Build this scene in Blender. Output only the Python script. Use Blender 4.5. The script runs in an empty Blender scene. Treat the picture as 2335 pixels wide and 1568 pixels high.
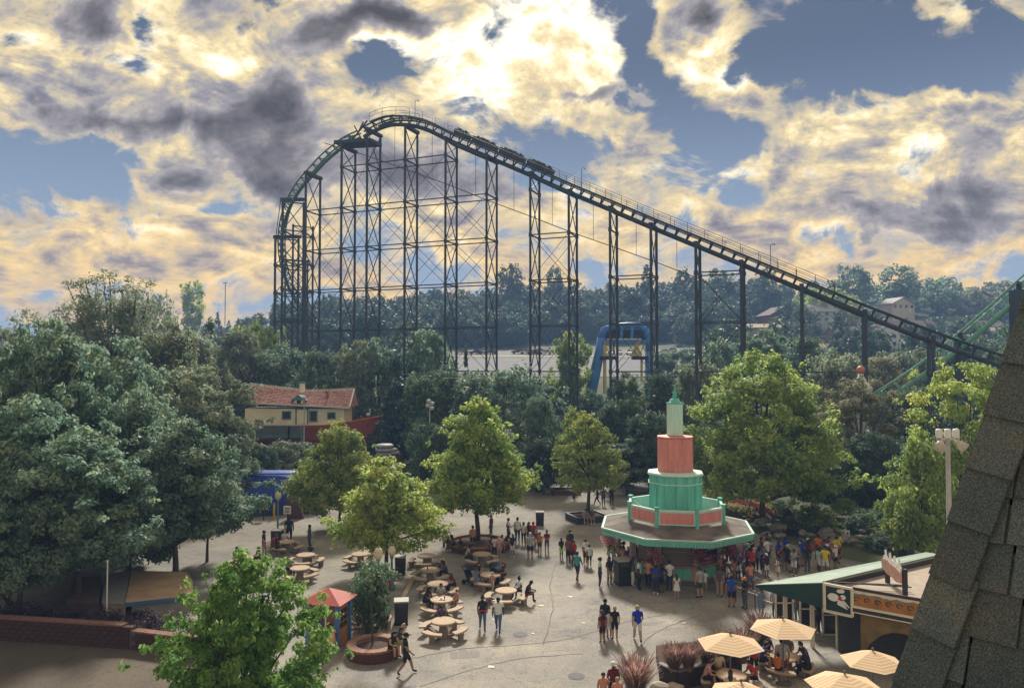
import bpy, math, random
import numpy as np
from mathutils import Vector, Matrix

random.seed(7)
RNG = np.random.default_rng(7)
SC = bpy.context.scene
COL = SC.collection
R = math.radians

# ---------------------------------------------------------------- camera
VW, VH_, F, HOR, CZ = 2335.0, 1568.0, 1700.0, 835.0, 13.0
PITCH = math.atan((HOR - VH_ / 2) / F)
cam = bpy.data.cameras.new('camera')
cam.sensor_width = 36.0
cam.lens = 36.0 * F / VW
cam.clip_start = 0.05
cam.clip_end = 5000
camo = bpy.data.objects.new('camera', cam)
COL.objects.link(camo)
camo.location = (0, 0, CZ)
camo.rotation_euler = (math.pi / 2 + PITCH, 0, 0)
SC.camera = camo


def ray(u, v):
    x = (u - VW / 2) / F
    y = (VH_ / 2 - v) / F
    c, s = math.cos(PITCH), math.sin(PITCH)
    return Vector((x, c - y * s, s + y * c))


def at(u, v, Y):
    """place in the park seen in direction (u, v) at Y metres ahead"""
    d = ray(u, v)
    return Vector((0, 0, CZ)) + d * (Y / d.y)


def gr(u, v, z=0.0):
    d = ray(u, v)
    return Vector((0, 0, CZ)) + d * ((z - CZ) / d.z)


def C(r, g, b, k=1.0):
    def f(c):
        c /= 255.0
        return (c / 12.92 if c <= .04045 else ((c + .055) / 1.055) ** 2.4) * k
    return (f(r), f(g), f(b), 1.0)


# ---------------------------------------------------------------- sky
SUN_EL, SUN_AZ = R(40), R(1.5)        # the sun stands ahead, behind the cloud bank
world = bpy.data.worlds.new('World')
SC.world = world
world.use_nodes = True
wt = world.node_tree
wt.nodes.clear()


def wn(t, **kw):
    n = wt.nodes.new(t)
    for k, val in kw.items():
        setattr(n, k, val)
    return n


def wl(a, b):
    wt.links.new(a, b)


def setin(nt, sock, val):
    if hasattr(val, 'default_value') or hasattr(val, 'is_output'):
        nt.links.new(val, sock)
    else:
        sock.default_value = val


def math_(op, a, b=None, c=None, clamp=False):
    n = wn('ShaderNodeMath', operation=op)
    n.use_clamp = clamp
    for i, x in enumerate((a, b, c)):
        if x is not None:
            setin(wt, n.inputs[i], x)
    return n.outputs[0]


def vmath(op, a, b=None, out=0):
    n = wn('ShaderNodeVectorMath', operation=op)
    setin(wt, n.inputs[0], a)
    if b is not None:
        setin(wt, n.inputs['Scale'] if op == 'SCALE' else n.inputs[1], b)
    return n.outputs[out]


def mapr(x, a, b, c=0.0, d=1.0, smooth=True):
    n = wn('ShaderNodeMapRange')
    n.interpolation_type = 'SMOOTHSTEP' if smooth else 'LINEAR'
    setin(wt, n.inputs[0], x)
    for i, k in enumerate((a, b, c, d)):
        n.inputs[i + 1].default_value = k
    return n.outputs[0]


def wnoise(vec, scale, detail=8, rough=.56, dist=0.0):
    n = wn('ShaderNodeTexNoise')
    n.inputs['Scale'].default_value = scale
    n.inputs['Detail'].default_value = detail
    n.inputs['Roughness'].default_value = rough
    n.inputs['Distortion'].default_value = dist
    setin(wt, n.inputs['Vector'], vec)
    return n


def mixc(fac, a, b):
    n = wn('ShaderNodeMix', data_type='RGBA')
    setin(wt, n.inputs[0], fac)
    setin(wt, n.inputs[6], a)
    setin(wt, n.inputs[7], b)
    return n.outputs[2]


tc = wn('ShaderNodeTexCoord').outputs['Generated']
sep = wn('ShaderNodeSeparateXYZ')
wl(tc, sep.inputs[0])
dx, dy, dz = sep.outputs
ZB = .32
# cloud deck: the view direction meets a flat layer overhead
zz = math_('ADD', math_('MAXIMUM', dz, 0.0), ZB)
comb = wn('ShaderNodeCombineXYZ')
wl(math_('DIVIDE', dx, zz), comb.inputs[0])
wl(math_('DIVIDE', dy, zz), comb.inputs[1])
q = comb.outputs[0]
# sky position in front: tangent coordinates of the direction
yy = math_('MAXIMUM', dy, 0.06)
gx, gz = math_('DIVIDE', dx, yy), math_('DIVIDE', dz, yy)
front = mapr(dy, 0.05, 0.35)
gcomb = wn('ShaderNodeCombineXYZ')
wl(gx, gcomb.inputs[0])
wl(gz, gcomb.inputs[1])
g0 = gcomb.outputs[0]
warp = wnoise(g0, 6.0, 4, .6)
wv = vmath('SCALE', vmath('SUBTRACT', warp.outputs['Color'], (.5, .5, .5)), .14)
g = vmath('ADD', g0, wv)


COVER = [(90, 360, 330, 80, -.36), (450, 490, 190, 36, -.20), (318, 75, 36, 80, -.34), (300, 420, 100, 40, -.16),
         (890, 115, 80, 42, -.30), (1082, 98, 45, 36, -.30), (1470, 90, 55, 110, -.40), (1560, 190, 70, 70, -.34),
         (1950, 100, 290, 140, -.50), (1640, 285, 200, 50, -.42), (1320, 352, 160, 46, -.36), (1760, 330, 110, 30, -.15),
         (1700, 440, 70, 40, -.20), (2310, 110, 60, 110, -.26), (2150, 175, 220, 50, -.42), (1420, 445, 90, 35, -.14),
         (60, 610, 160, 26, -.10), (800, 640, 240, 30, -.06), (1180, 560, 90, 40, -.08), (580, 640, 120, 30, -.08),
         (120, 150, 230, 120, .22), (420, 240, 230, 90, .26), (620, 250, 150, 170, .28), (600, 90, 260, 80, .20), (880, 15, 190, 50, .30), (1240, 130, 180, 150, .26),
         (1610, 60, 90, 90, .26), (1690, 195, 90, 52, .24), (2150, 45, 120, 45, .26), (2200, 95, 60, 24, .14),
         (1900, 330, 260, 55, .20), (2240, 300, 150, 120, .26), (2230, 470, 250, 130, .20), (1560, 350, 200, 45, .14), (1480, 300, 90, 50, .10),
         (330, 550, 360, 62, .22), (1610, 490, 110, 55, .20), (1820, 490, 110, 60, .22),
         (430, 370, 150, 40, .22), (240, 440, 72, 22, .26), (430, 450, 90, 26, .22), (840, 400, 240, 90, .14), (950, 300, 160, 60, .16)]
DARK = [(380, 250, 240, 70, .95), (620, 290, 120, 190, .95), (880, 8, 160, 44, 1.2), (1602, 22, 50, 62, 1.1),
        (430, 450, 95, 28, .95), (1340, 212, 160, 40, .80), (1240, 250, 100, 28, .4), (1815, 490, 90, 48, .60),
        (2240, 430, 200, 170, .50), (2060, 490, 220, 60, .45), (720, 60, 150, 60, .72), (170, 60, 110, 110, .75), (900, 400, 260, 100, .72),
        (320, 320, 160, 30, .4), (2050, 560, 260, 34, .45), (250, 600, 200, 22, .30), (1150, 390, 120, 60, .45), (660, 460, 80, 60, .6), (120, 250, 140, 36, .25), (1480, 370, 120, 30, .3)]
SUNNY = [(1235, 50, 260, 110, 1.0), (1090, 170, 210, 100, .70), (1420, 200, 130, 90, .5), (960, 70, 140, 60, .45), (760, 190, 110, 60, .3),
         (500, 110, 160, 60, .35), (290, 60, 60, 80, .4), (1640, 100, 90, 60, .4), (1900, 300, 220, 40, .35), (2230, 240, 120, 40, .35), (60, 150, 100, 60, .2), (300, 520, 300, 30, .25),
         (480, 360, 110, 26, .4), (2150, 40, 110, 40, .2), (1300, 470, 120, 50, .3), (1600, 470, 90, 34, .3), (2100, 620, 240, 30, .35), (900, 610, 260, 40, .35)]


def field(u, v, lst):
    t = 0.0
    for (cu, cv, ru, rv, w) in lst:
        d = math.hypot((u - cu) / ru, (v - cv) / rv)
        k = min(1.0, max(0.0, (1.3 - d) / 1.05))
        t += w * k * k * (3 - 2 * k)
    return t


# the cloud chart: one colour ramp per band of elevation (red: cover, green: shade, blue: sun behind)
gs = wn('ShaderNodeSeparateXYZ')
wl(g, gs.inputs[0])
U0, U1, NS = -120.0, 2455.0, 32
pos = mapr(gs.outputs[0], (U0 - VW / 2) / F, (U1 - VW / 2) / F, 0, 1, False)
ROWS = [-60, 15, 75, 135, 195, 255, 315, 375, 435, 495, 560, 640]
chart = None
for i, rv_ in enumerate(ROWS):
    rp = wn('ShaderNodeValToRGB')
    wl(pos, rp.inputs[0])
    e = rp.color_ramp.elements
    for k in range(NS):
        t = k / (NS - 1)
        u_ = U0 + (U1 - U0) * t
        end = 0.0 if k in (0, NS - 1) else 1.0
        col = (.5 + end * field(u_, rv_, COVER), end * field(u_, rv_, DARK) * .5, end * field(u_, rv_, SUNNY) * .5, 1)
        if k == 0:
            el = e[0]
        elif k == NS - 1:
            el = e[len(e) - 1]
        else:
            el = e.new(t)
        el.position = t
        el.color = tuple(min(1, max(0, c)) for c in col)
    if chart is None:
        chart = rp.outputs[0]
    else:
        f_ = mapr(gs.outputs[1], (HOR - ROWS[i - 1]) / F, (HOR - rv_) / F, 0, 1, False)
        chart = mixc(f_, chart, rp.outputs[0])
cs = wn('ShaderNodeSeparateColor')
wl(chart, cs.inputs[0])
coverb = math_('MULTIPLY', math_('SUBTRACT', cs.outputs[0], .5), math_('MULTIPLY', front, .82))
darkb = math_('MULTIPLY', math_('MULTIPLY', cs.outputs[1], 2.0), front)
sunb = math_('MULTIPLY', math_('MULTIPLY', cs.outputs[2], 2.0), front)

sunq = Vector((math.sin(SUN_AZ) * math.cos(SUN_EL), math.cos(SUN_AZ) * math.cos(SUN_EL), 0)) / (math.sin(R(27)) + ZB)
n1 = wnoise(q, 3.5, 9, .62, .35).outputs[0]
toward = vmath('SCALE', vmath('NORMALIZE', vmath('SUBTRACT', tuple(sunq), q)), .045)
n2 = wnoise(vmath('ADD', q, toward), 3.5, 6, .62, .35).outputs[0]
n3 = wnoise(vmath('MULTIPLY', g0, (1.0, 1.3, 1.0)), 10.0, 9, .62, .45).outputs[0]
n4 = wnoise(vmath('MULTIPLY', g0, (1.0, 1.25, 1.0)), 7.5, 8, .62, .7).outputs[0]
relief = math_('SUBTRACT', n1, n2)
dens = math_('ADD', math_('ADD', math_('MULTIPLY', math_('SUBTRACT', n1, .5), .75), math_('MULTIPLY', math_('SUBTRACT', n3, .5), .85)), .56)
dens = math_('ADD', dens, coverb)
cover = mapr(dens, .42, .58)
thick = mapr(dens, .50, .95)
shade = math_('SUBTRACT', .66, math_('MULTIPLY', thick, .42))
shade = math_('ADD', shade, math_('MULTIPLY', relief, -1.9))
shade = math_('ADD', shade, math_('MULTIPLY', math_('SUBTRACT', n3, .5), -.78))
shade = math_('ADD', shade, math_('MULTIPLY', math_('SUBTRACT', n4, .5), -.8))
shade = math_('SUBTRACT', shade, math_('MULTIPLY', darkb, .16))
shade = math_('ADD', shade, math_('MULTIPLY', sunb, .58), None, True)
ramp = wn('ShaderNodeValToRGB')
wl(shade, ramp.inputs[0])
els = ramp.color_ramp.elements
els[0].position, els[0].color = 0.0, C(104, 102, 112)
els[1].position, els[1].color = 1.0, (1.12, 1.03, .80, 1)
for p, c in ((.20, C(122, 120, 130)), (.38, C(148, 144, 147)), (.54, C(180, 169, 150)), (.68, C(212, 192, 150)), (.82, C(238, 219, 174))):
    e = els.new(p)
    e.color = c
low = mapr(dz, .03, .27, 1.0, 0.0)
cloudc = mixc(math_('MULTIPLY', low, math_('MULTIPLY', shade, 1.0)), ramp.outputs[0], C(236, 190, 108))
# nearer, darker cumulus drifting below the bright layer
dA = math_('ADD', math_('ADD', math_('MULTIPLY', math_('SUBTRACT', n4, .5), 1.0), math_('MULTIPLY', math_('SUBTRACT', n3, .5), .80)), math_('MULTIPLY', darkb, .72))
coverA = math_('MULTIPLY', mapr(dA, .23, .38), .95)
rampA = wn('ShaderNodeValToRGB')
wl(math_('ADD', mapr(dA, .24, .80, 0, 1, False), math_('MULTIPLY', relief, 1.1)), rampA.inputs[0])
ea = rampA.color_ramp.elements
ea[0].position, ea[0].color = .02, C(196, 184, 166)
ea[1].position, ea[1].color = .95, C(72, 70, 74)
for p, c in ((.25, C(146, 141, 144)), (.55, C(106, 103, 108))):
    e = ea.new(p)
    e.color = c
sky = wn('ShaderNodeTexSky', sky_type='NISHITA')
sky.sun_disc = False
sky.sun_elevation = SUN_EL
sky.sun_rotation = SUN_AZ
sky.air_density, sky.dust_density, sky.ozone_density = 1.0, .4, 3.0
skyt = vmath('MULTIPLY', sky.outputs[0], (.055, .060, .066))
slate = mixc(mapr(dz, .16, .40), C(126, 140, 160), C(76, 86, 104))
skyc = mixc(.85, skyt, slate)
skyc = mixc(mapr(dz, .0, .18, .8, 0.0), skyc, C(150, 164, 184))
final = mixc(coverA, mixc(cover, skyc, cloudc), rampA.outputs[0])
bg = wn('ShaderNodeBackground')
wl(vmath('SCALE', final, 10.0), bg.inputs[0])
bg.inputs[1].default_value = 0.1
wo = wn('ShaderNodeOutputWorld')
wl(bg.outputs[0], wo.inputs[0])
world.cycles.sampling_method = 'MANUAL'
world.cycles.sample_map_resolution = 512

# ---------------------------------------------------------------- sun behind thin cloud
sun = bpy.data.lights.new('sun', 'SUN')
sun.energy = 5.0
sun.angle = R(9)
sun.color = (1.0, .95, .84)
suno = bpy.data.objects.new('sun', sun)
COL.objects.link(suno)
suno.rotation_euler = Vector((-math.sin(SUN_AZ) * math.cos(SUN_EL), -math.cos(SUN_AZ) * math.cos(SUN_EL), -math.sin(SUN_EL))).to_track_quat('-Z', 'Y').to_euler()

SC.view_settings.view_transform = 'Standard'
SC.view_settings.look = 'None'
SC.view_settings.exposure = 0.46
SC.view_settings.gamma = 1.0
SC.cycles.use_denoising = True
SC.cycles.max_bounces = 6
SC.cycles.diffuse_bounces = 3
SC.cycles.transmission_bounces = 4
SC.cycles.volume_bounces = 0

# ================================================================ helpers
MATS = {}


def M(name, col, rough=.8, var=.14, scale=2.5, bump=0.0, bscale=30.0, metal=0.0, spec=.3, col2=None, detail=5, stretch=None):
    """procedural material: base colour broken by two octaves of noise, fine relief"""
    if name in MATS:
        return MATS[name]
    m = bpy.data.materials.new(name)
    m.use_nodes = True
    nt = m.node_tree
    b = nt.nodes['Principled BSDF']
    b.inputs['Roughness'].default_value = rough
    b.inputs['Metallic'].default_value = metal
    b.inputs['Specular IOR Level'].default_value = spec
    t = nt.nodes.new('ShaderNodeTexCoord')
    vec = t.outputs['Object']
    if stretch:
        mp = nt.nodes.new('ShaderNodeMapping')
        mp.inputs['Scale'].default_value = stretch
        nt.links.new(vec, mp.inputs[0])
        vec = mp.outputs[0]
    n = nt.nodes.new('ShaderNodeTexNoise')
    n.inputs['Scale'].default_value = scale
    n.inputs['Detail'].default_value = detail
    n.inputs['Roughness'].default_value = .62
    nt.links.new(vec, n.inputs['Vector'])
    r = nt.nodes.new('ShaderNodeValToRGB')
    c2 = col2 if col2 else tuple(c * (1 + var) for c in col[:3]) + (1,)
    r.color_ramp.elements[0].position = .3
    r.color_ramp.elements[0].color = tuple(c * (1 - var) for c in col[:3]) + (1,)
    r.color_ramp.elements[1].position = .72
    r.color_ramp.elements[1].color = c2
    nt.links.new(n.outputs[0], r.inputs[0])
    nt.links.new(r.outputs[0], b.inputs['Base Color'])
    if bump:
        n2 = nt.nodes.new('ShaderNodeTexNoise')
        n2.inputs['Scale'].default_value = bscale
        n2.inputs['Detail'].default_value = 3
        nt.links.new(vec, n2.inputs['Vector'])
        bp = nt.nodes.new('ShaderNodeBump')
        bp.inputs['Strength'].default_value = bump
        bp.inputs['Distance'].default_value = .03
        nt.links.new(n2.outputs[0], bp.inputs['Height'])
        nt.links.new(bp.outputs[0], b.inputs['Normal'])
    MATS[name] = m
    return m


def leaf_mat(name, col, col2, trans=.42, gloss=.2):
    """leaves: per-leaf tint, light passes through"""
    if name in MATS:
        return MATS[name]
    m = bpy.data.materials.new(name)
    m.use_nodes = True
    nt = m.node_tree
    b = nt.nodes['Principled BSDF']
    b.inputs['Roughness'].default_value = .55
    b.inputs['Specular IOR Level'].default_value = gloss
    at_ = nt.nodes.new('ShaderNodeAttribute')
    at_.attribute_name = 'tint'
    r = nt.nodes.new('ShaderNodeValToRGB')
    r.color_ramp.elements[0].position = .15
    r.color_ramp.elements[0].color = col
    r.color_ramp.elements[1].position = .84
    r.color_ramp.elements[1].color = col2
    e3 = r.color_ramp.elements.new(1.0)
    e3.color = (col2[0] * 1.5, col2[1] * 1.25, col2[2] * .9, 1)
    nt.links.new(at_.outputs['Fac'], r.inputs[0])
    oi = nt.nodes.new('ShaderNodeObjectInfo')
    hs = nt.nodes.new('ShaderNodeHueSaturation')
    mr = nt.nodes.new('ShaderNodeMapRange')
    mr.inputs[3].default_value, mr.inputs[4].default_value = .8, 1.2
    nt.links.new(oi.outputs['Random'], mr.inputs[0])
    nt.links.new(mr.outputs[0], hs.inputs['Value'])
    nt.links.new(r.outputs[0], hs.inputs['Color'])
    nt.links.new(hs.outputs[0], b.inputs['Base Color'])
    tr = nt.nodes.new('ShaderNodeBsdfTranslucent')
    hs2 = nt.nodes.new('ShaderNodeHueSaturation')
    hs2.inputs['Hue'].default_value = .485
    hs2.inputs['Value'].default_value = 1.7
    nt.links.new(hs.outputs[0], hs2.inputs['Color'])
    nt.links.new(hs2.outputs[0], tr.inputs[0])
    mx = nt.nodes.new('ShaderNodeMixShader')
    mx.inputs[0].default_value = trans
    nt.links.new(b.outputs[0], mx.inputs[1])
    nt.links.new(tr.outputs[0], mx.inputs[2])
    nt.links.new(mx.outputs[0], nt.nodes['Material Output'].inputs[0])
    MATS[name] = m
    return m


def tag(o, label=None, cat=None, group=None, kind=None):
    if label:
        o['label'] = label
    if cat:
        o['category'] = cat
    if group:
        o['group'] = group
    if kind:
        o['kind'] = kind
    return o


def thing(name, label, cat, loc=(0, 0, 0), rz=0.0, group=None):
    o = bpy.data.objects.new(name, None)
    o.empty_display_size = .2
    COL.objects.link(o)
    o.location = loc
    o.rotation_euler = (0, 0, rz)
    return tag(o, label, cat, group)


def link(name, mesh, parent=None, loc=None):
    o = bpy.data.objects.new(name, mesh)
    COL.objects.link(o)
    if parent is not None:
        o.parent = parent
    if loc is not None:
        o.location = loc
    return o


KIDS = {}


def copy_tree(o, parent=None):
    c = o.copy()
    COL.objects.link(c)
    c.parent = parent
    for ch in list(o.children):
        copy_tree(ch, c)
    return c


class MB:
    """collects faces of one part"""

    def __init__(self):
        self.v, self.f, self.m = [], [], []
        self.mi = 0

    def _add(self, vs, fs):
        k = len(self.v)
        self.v.extend([tuple(p) for p in vs])
        for f in fs:
            self.f.append(tuple(i + k for i in f))
            self.m.append(self.mi)
        return self

    def box(self, cx, cy, cz, sx, sy, sz, rz=0.0, taper=1.0):
        c, s = math.cos(rz), math.sin(rz)
        vs = []
        for z in (-.5, .5):
            k = taper if z > 0 else 1
            for x, y in ((-.5, -.5), (.5, -.5), (.5, .5), (-.5, .5)):
                X, Y = x * sx * k, y * sy * k
                vs.append((cx + X * c - Y * s, cy + X * s + Y * c, cz + z * sz))
        return self._add(vs, [(3, 2, 1, 0), (4, 5, 6, 7), (0, 1, 5, 4), (1, 2, 6, 5), (2, 3, 7, 6), (3, 0, 4, 7)])

    def bar(self, p, q, w, h=None, up=(0, 0, 1)):
        p, q = Vector(p), Vector(q)
        h = h or w
        d = (q - p).normalized()
        u = Vector(up)
        if abs(d.dot(u)) > .98:
            u = Vector((0, 1, 0))
        a = d.cross(u).normalized() * (w / 2)
        b = a.cross(d).normalized() * (h / 2)
        vs = [p - a - b, p + a - b, p + a + b, p - a + b, q - a - b, q + a - b, q + a + b, q - a + b]
        return self._add(vs, [(0, 1, 2, 3), (7, 6, 5, 4), (1, 0, 4, 5), (2, 1, 5, 6), (3, 2, 6, 7), (0, 3, 7, 4)])

    def tube(self, pts, r, n=8, cap=True):
        pts = [Vector(p) for p in pts]
        rs = r if isinstance(r, (list, tuple)) else [r] * len(pts)
        vs, fs = [], []
        a = None
        for i, p in enumerate(pts):
            d = (pts[min(i + 1, len(pts) - 1)] - pts[max(i - 1, 0)]).normalized()
            if a is None:
                a = d.cross(Vector((0, 0, 1)) if abs(d.z) < .95 else Vector((0, 1, 0))).normalized()
            else:
                a = (a - d * a.dot(d)).normalized()
            b = d.cross(a)
            for k in range(n):
                t = 2 * math.pi * k / n
                vs.append(p + (a * math.cos(t) + b * math.sin(t)) * rs[i])
        for i in range(len(pts) - 1):
            for k in range(n):
                j = (k + 1) % n
                fs.append((i * n + k, i * n + j, (i + 1) * n + j, (i + 1) * n + k))
        if cap:
            fs.append(tuple(range(n))[::-1])
            fs.append(tuple((len(pts) - 1) * n + k for k in range(n)))
        return self._add(vs, fs)

    def lathe(self, prof, n=16, cx=0, cy=0, rot=0.0, cap=True, sx=1, sy=1):
        vs, fs = [], []
        for (r, z) in prof:
            for k in range(n):
                t = rot + 2 * math.pi * k / n
                vs.append((cx + r * math.cos(t) * sx, cy + r * math.sin(t) * sy, z))
        for i in range(len(prof) - 1):
            for k in range(n):
                j = (k + 1) % n
                fs.append((i * n + k, i * n + j, (i + 1) * n + j, (i + 1) * n + k))
        if cap:
            fs.append(tuple(range(n))[::-1])
            fs.append(tuple((len(prof) - 1) * n + k for k in range(n)))
        return self._add(vs, fs)

    def prism(self, poly, z0, z1):
        n = len(poly)
        vs = [(x, y, z0) for x, y in poly] + [(x, y, z1) for x, y in poly]
        fs = [tuple(range(n))[::-1], tuple(range(n, 2 * n))]
        fs += [(i, (i + 1) % n, n + (i + 1) % n, n + i) for i in range(n)]
        return self._add(vs, fs)

    def face(self, *pts):
        return self._add(pts, [tuple(range(len(pts)))])

    def slab(self, pts, thick):
        """a planar polygon given thickness along its normal (backwards)"""
        pts = [Vector(p) for p in pts]
        nrm = (pts[1] - pts[0]).cross(pts[2] - pts[1]).normalized() * thick
        n = len(pts)
        vs = pts + [p - nrm for p in pts]
        fs = [tuple(range(n)), tuple(range(n, 2 * n))[::-1]]
        fs += [((i + 1) % n, i, n + i, n + (i + 1) % n) for i in range(n)]
        return self._add(vs, fs)

    def ball(self, c, r, n=10, m=7, squash=(1, 1, 1)):
        vs, fs = [], []
        c = Vector(c)
        vs.append(c + Vector((0, 0, -r * squash[2])))
        for i in range(1, m):
            p = math.pi * i / m - math.pi / 2
            for k in range(n):
                t = 2 * math.pi * k / n
                vs.append(c + Vector((r * squash[0] * math.cos(p) * math.cos(t), r * squash[1] * math.cos(p) * math.sin(t), r * squash[2] * math.sin(p))))
        vs.append(c + Vector((0, 0, r * squash[2])))
        for k in range(n):
            fs.append((0, 1 + (k + 1) % n, 1 + k))
            fs.append((len(vs) - 1, len(vs) - 1 - n + k, len(vs) - 1 - n + (k + 1) % n))
        for i in range(m - 2):
            for k in range(n):
                j = (k + 1) % n
                fs.append((1 + i * n + k, 1 + i * n + j, 1 + (i + 1) * n + j, 1 + (i + 1) * n + k))
        return self._add(vs, fs)

    def mesh(self, name, mat=None, smooth=False):
        me = bpy.data.meshes.new(name)
        me.from_pydata(self.v, [], self.f)
        mats = mat if isinstance(mat, (list, tuple)) else [mat]
        for m in mats:
            if m:
                me.materials.append(m)
        if len(mats) > 1:
            me.polygons.foreach_set('material_index', self.m)
        if smooth:
            me.polygons.foreach_set('use_smooth', [True] * len(me.polygons))
        me.update()
        return me

    def build(self, name, mat, parent=None, smooth=False, loc=None):
        return link(name, self.mesh(name, mat, smooth), parent, loc)


def np_mesh(name, V, Q, mat=None, tint=None, smooth=False):
    """mesh from arrays: vertices and quads (or tris)"""
    me = bpy.data.meshes.new(name)
    n = Q.shape[1]
    me.vertices.add(len(V))
    me.vertices.foreach_set('co', V.astype(np.float32).ravel())
    me.loops.add(Q.size)
    me.loops.foreach_set('vertex_index', Q.astype(np.int32).ravel())
    me.polygons.add(len(Q))
    me.polygons.foreach_set('loop_start', np.arange(0, Q.size, n, dtype=np.int32))
    if tint is not None:
        a = me.attributes.new('tint', 'FLOAT', 'FACE')
        a.data.foreach_set('value', tint.astype(np.float32))
    if smooth:
        me.polygons.foreach_set('use_smooth', np.ones(len(Q), dtype=bool))
    if mat:
        me.materials.append(mat)
    me.update(calc_edges=True)
    return me


# ---------------------------------------------------------------- lay of the land
TS = [-.75, -.5, -.34, -.22, -.08, .05, .18, .33, .46, .6, .8]
TY = [0, 112, 135, 165, 210, 262, 292, 330, 380, 600, 2000]
TZ = [  # height at (slope column, distance row)
    [0, 0, 2, 6, 9, 12, 14, 17, 19, 20, 18],
    [0, 0, 2, 7, 11, 16, 19, 23, 24, 24, 20],
    [0, 0, 2, 8, 14, 22, 27, 29, 28, 26, 22],
    [0, 0, 3, 8, 14, 22, 27, 29, 28, 26, 22],
    [0, 0, 5, 10.5, 14.5, 19, 22, 33, 37, 36, 30],
    [0, 0, 5, 10.5, 14.5, 19, 22, 36, 41, 40, 32],
    [0, 0, 5, 10.5, 14.5, 19, 22, 36, 40, 40, 32],
    [0, 0, 3, 8, 14, 22, 29, 37, 40, 40, 32],
    [0, 0, 2, 7, 14, 21, 30, 39, 43, 42, 34],
    [0, 0, 2, 7, 14, 20, 29, 38, 42, 42, 34],
    [0, 0, 2, 7, 13, 19, 26, 34, 38, 38, 32]]
TZA = np.array(TZ, dtype=float)


def land(x, y):
    y = max(y, 0.1)
    s = min(max(x / max(y, 60.0), TS[0]), TS[-1])
    i = min(max(int(np.searchsorted(TS, s)) - 1, 0), len(TS) - 2)
    j = min(max(int(np.searchsorted(TY, y)) - 1, 0), len(TY) - 2)
    a = (s - TS[i]) / (TS[i + 1] - TS[i])
    b = min((y - TY[j]) / (TY[j + 1] - TY[j]), 1.0)
    a, b = a * a * (3 - 2 * a), b
    return ((1 - a) * (1 - b) * TZA[i, j] + a * (1 - b) * TZA[i + 1, j] + (1 - a) * b * TZA[i, j + 1] + a * b * TZA[i + 1, j + 1])


xs = np.concatenate([np.arange(-1400, -300, 50), np.arange(-300, 300, 8), np.arange(300, 1401, 50)])
ys = np.concatenate([np.arange(-80, 100, 20), np.arange(100, 420, 6), np.arange(420, 1600, 60)])
GV = np.array([(x, y, land(x, y)) for y in ys for x in xs])
nx = len(xs)
GQ = np.array([(j * nx + i, j * nx + i + 1, (j + 1) * nx + i + 1, (j + 1) * nx + i) for j in range(len(ys) - 1) for i in range(nx - 1)])
grass_m = M('hill_grass', (.055, .075, .032, 1), .95, .35, .06, col2=(.10, .11, .045, 1), bump=.3, bscale=2)
tag(link('ground', np_mesh('ground', GV, GQ, grass_m, smooth=True)), kind='structure')


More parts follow.
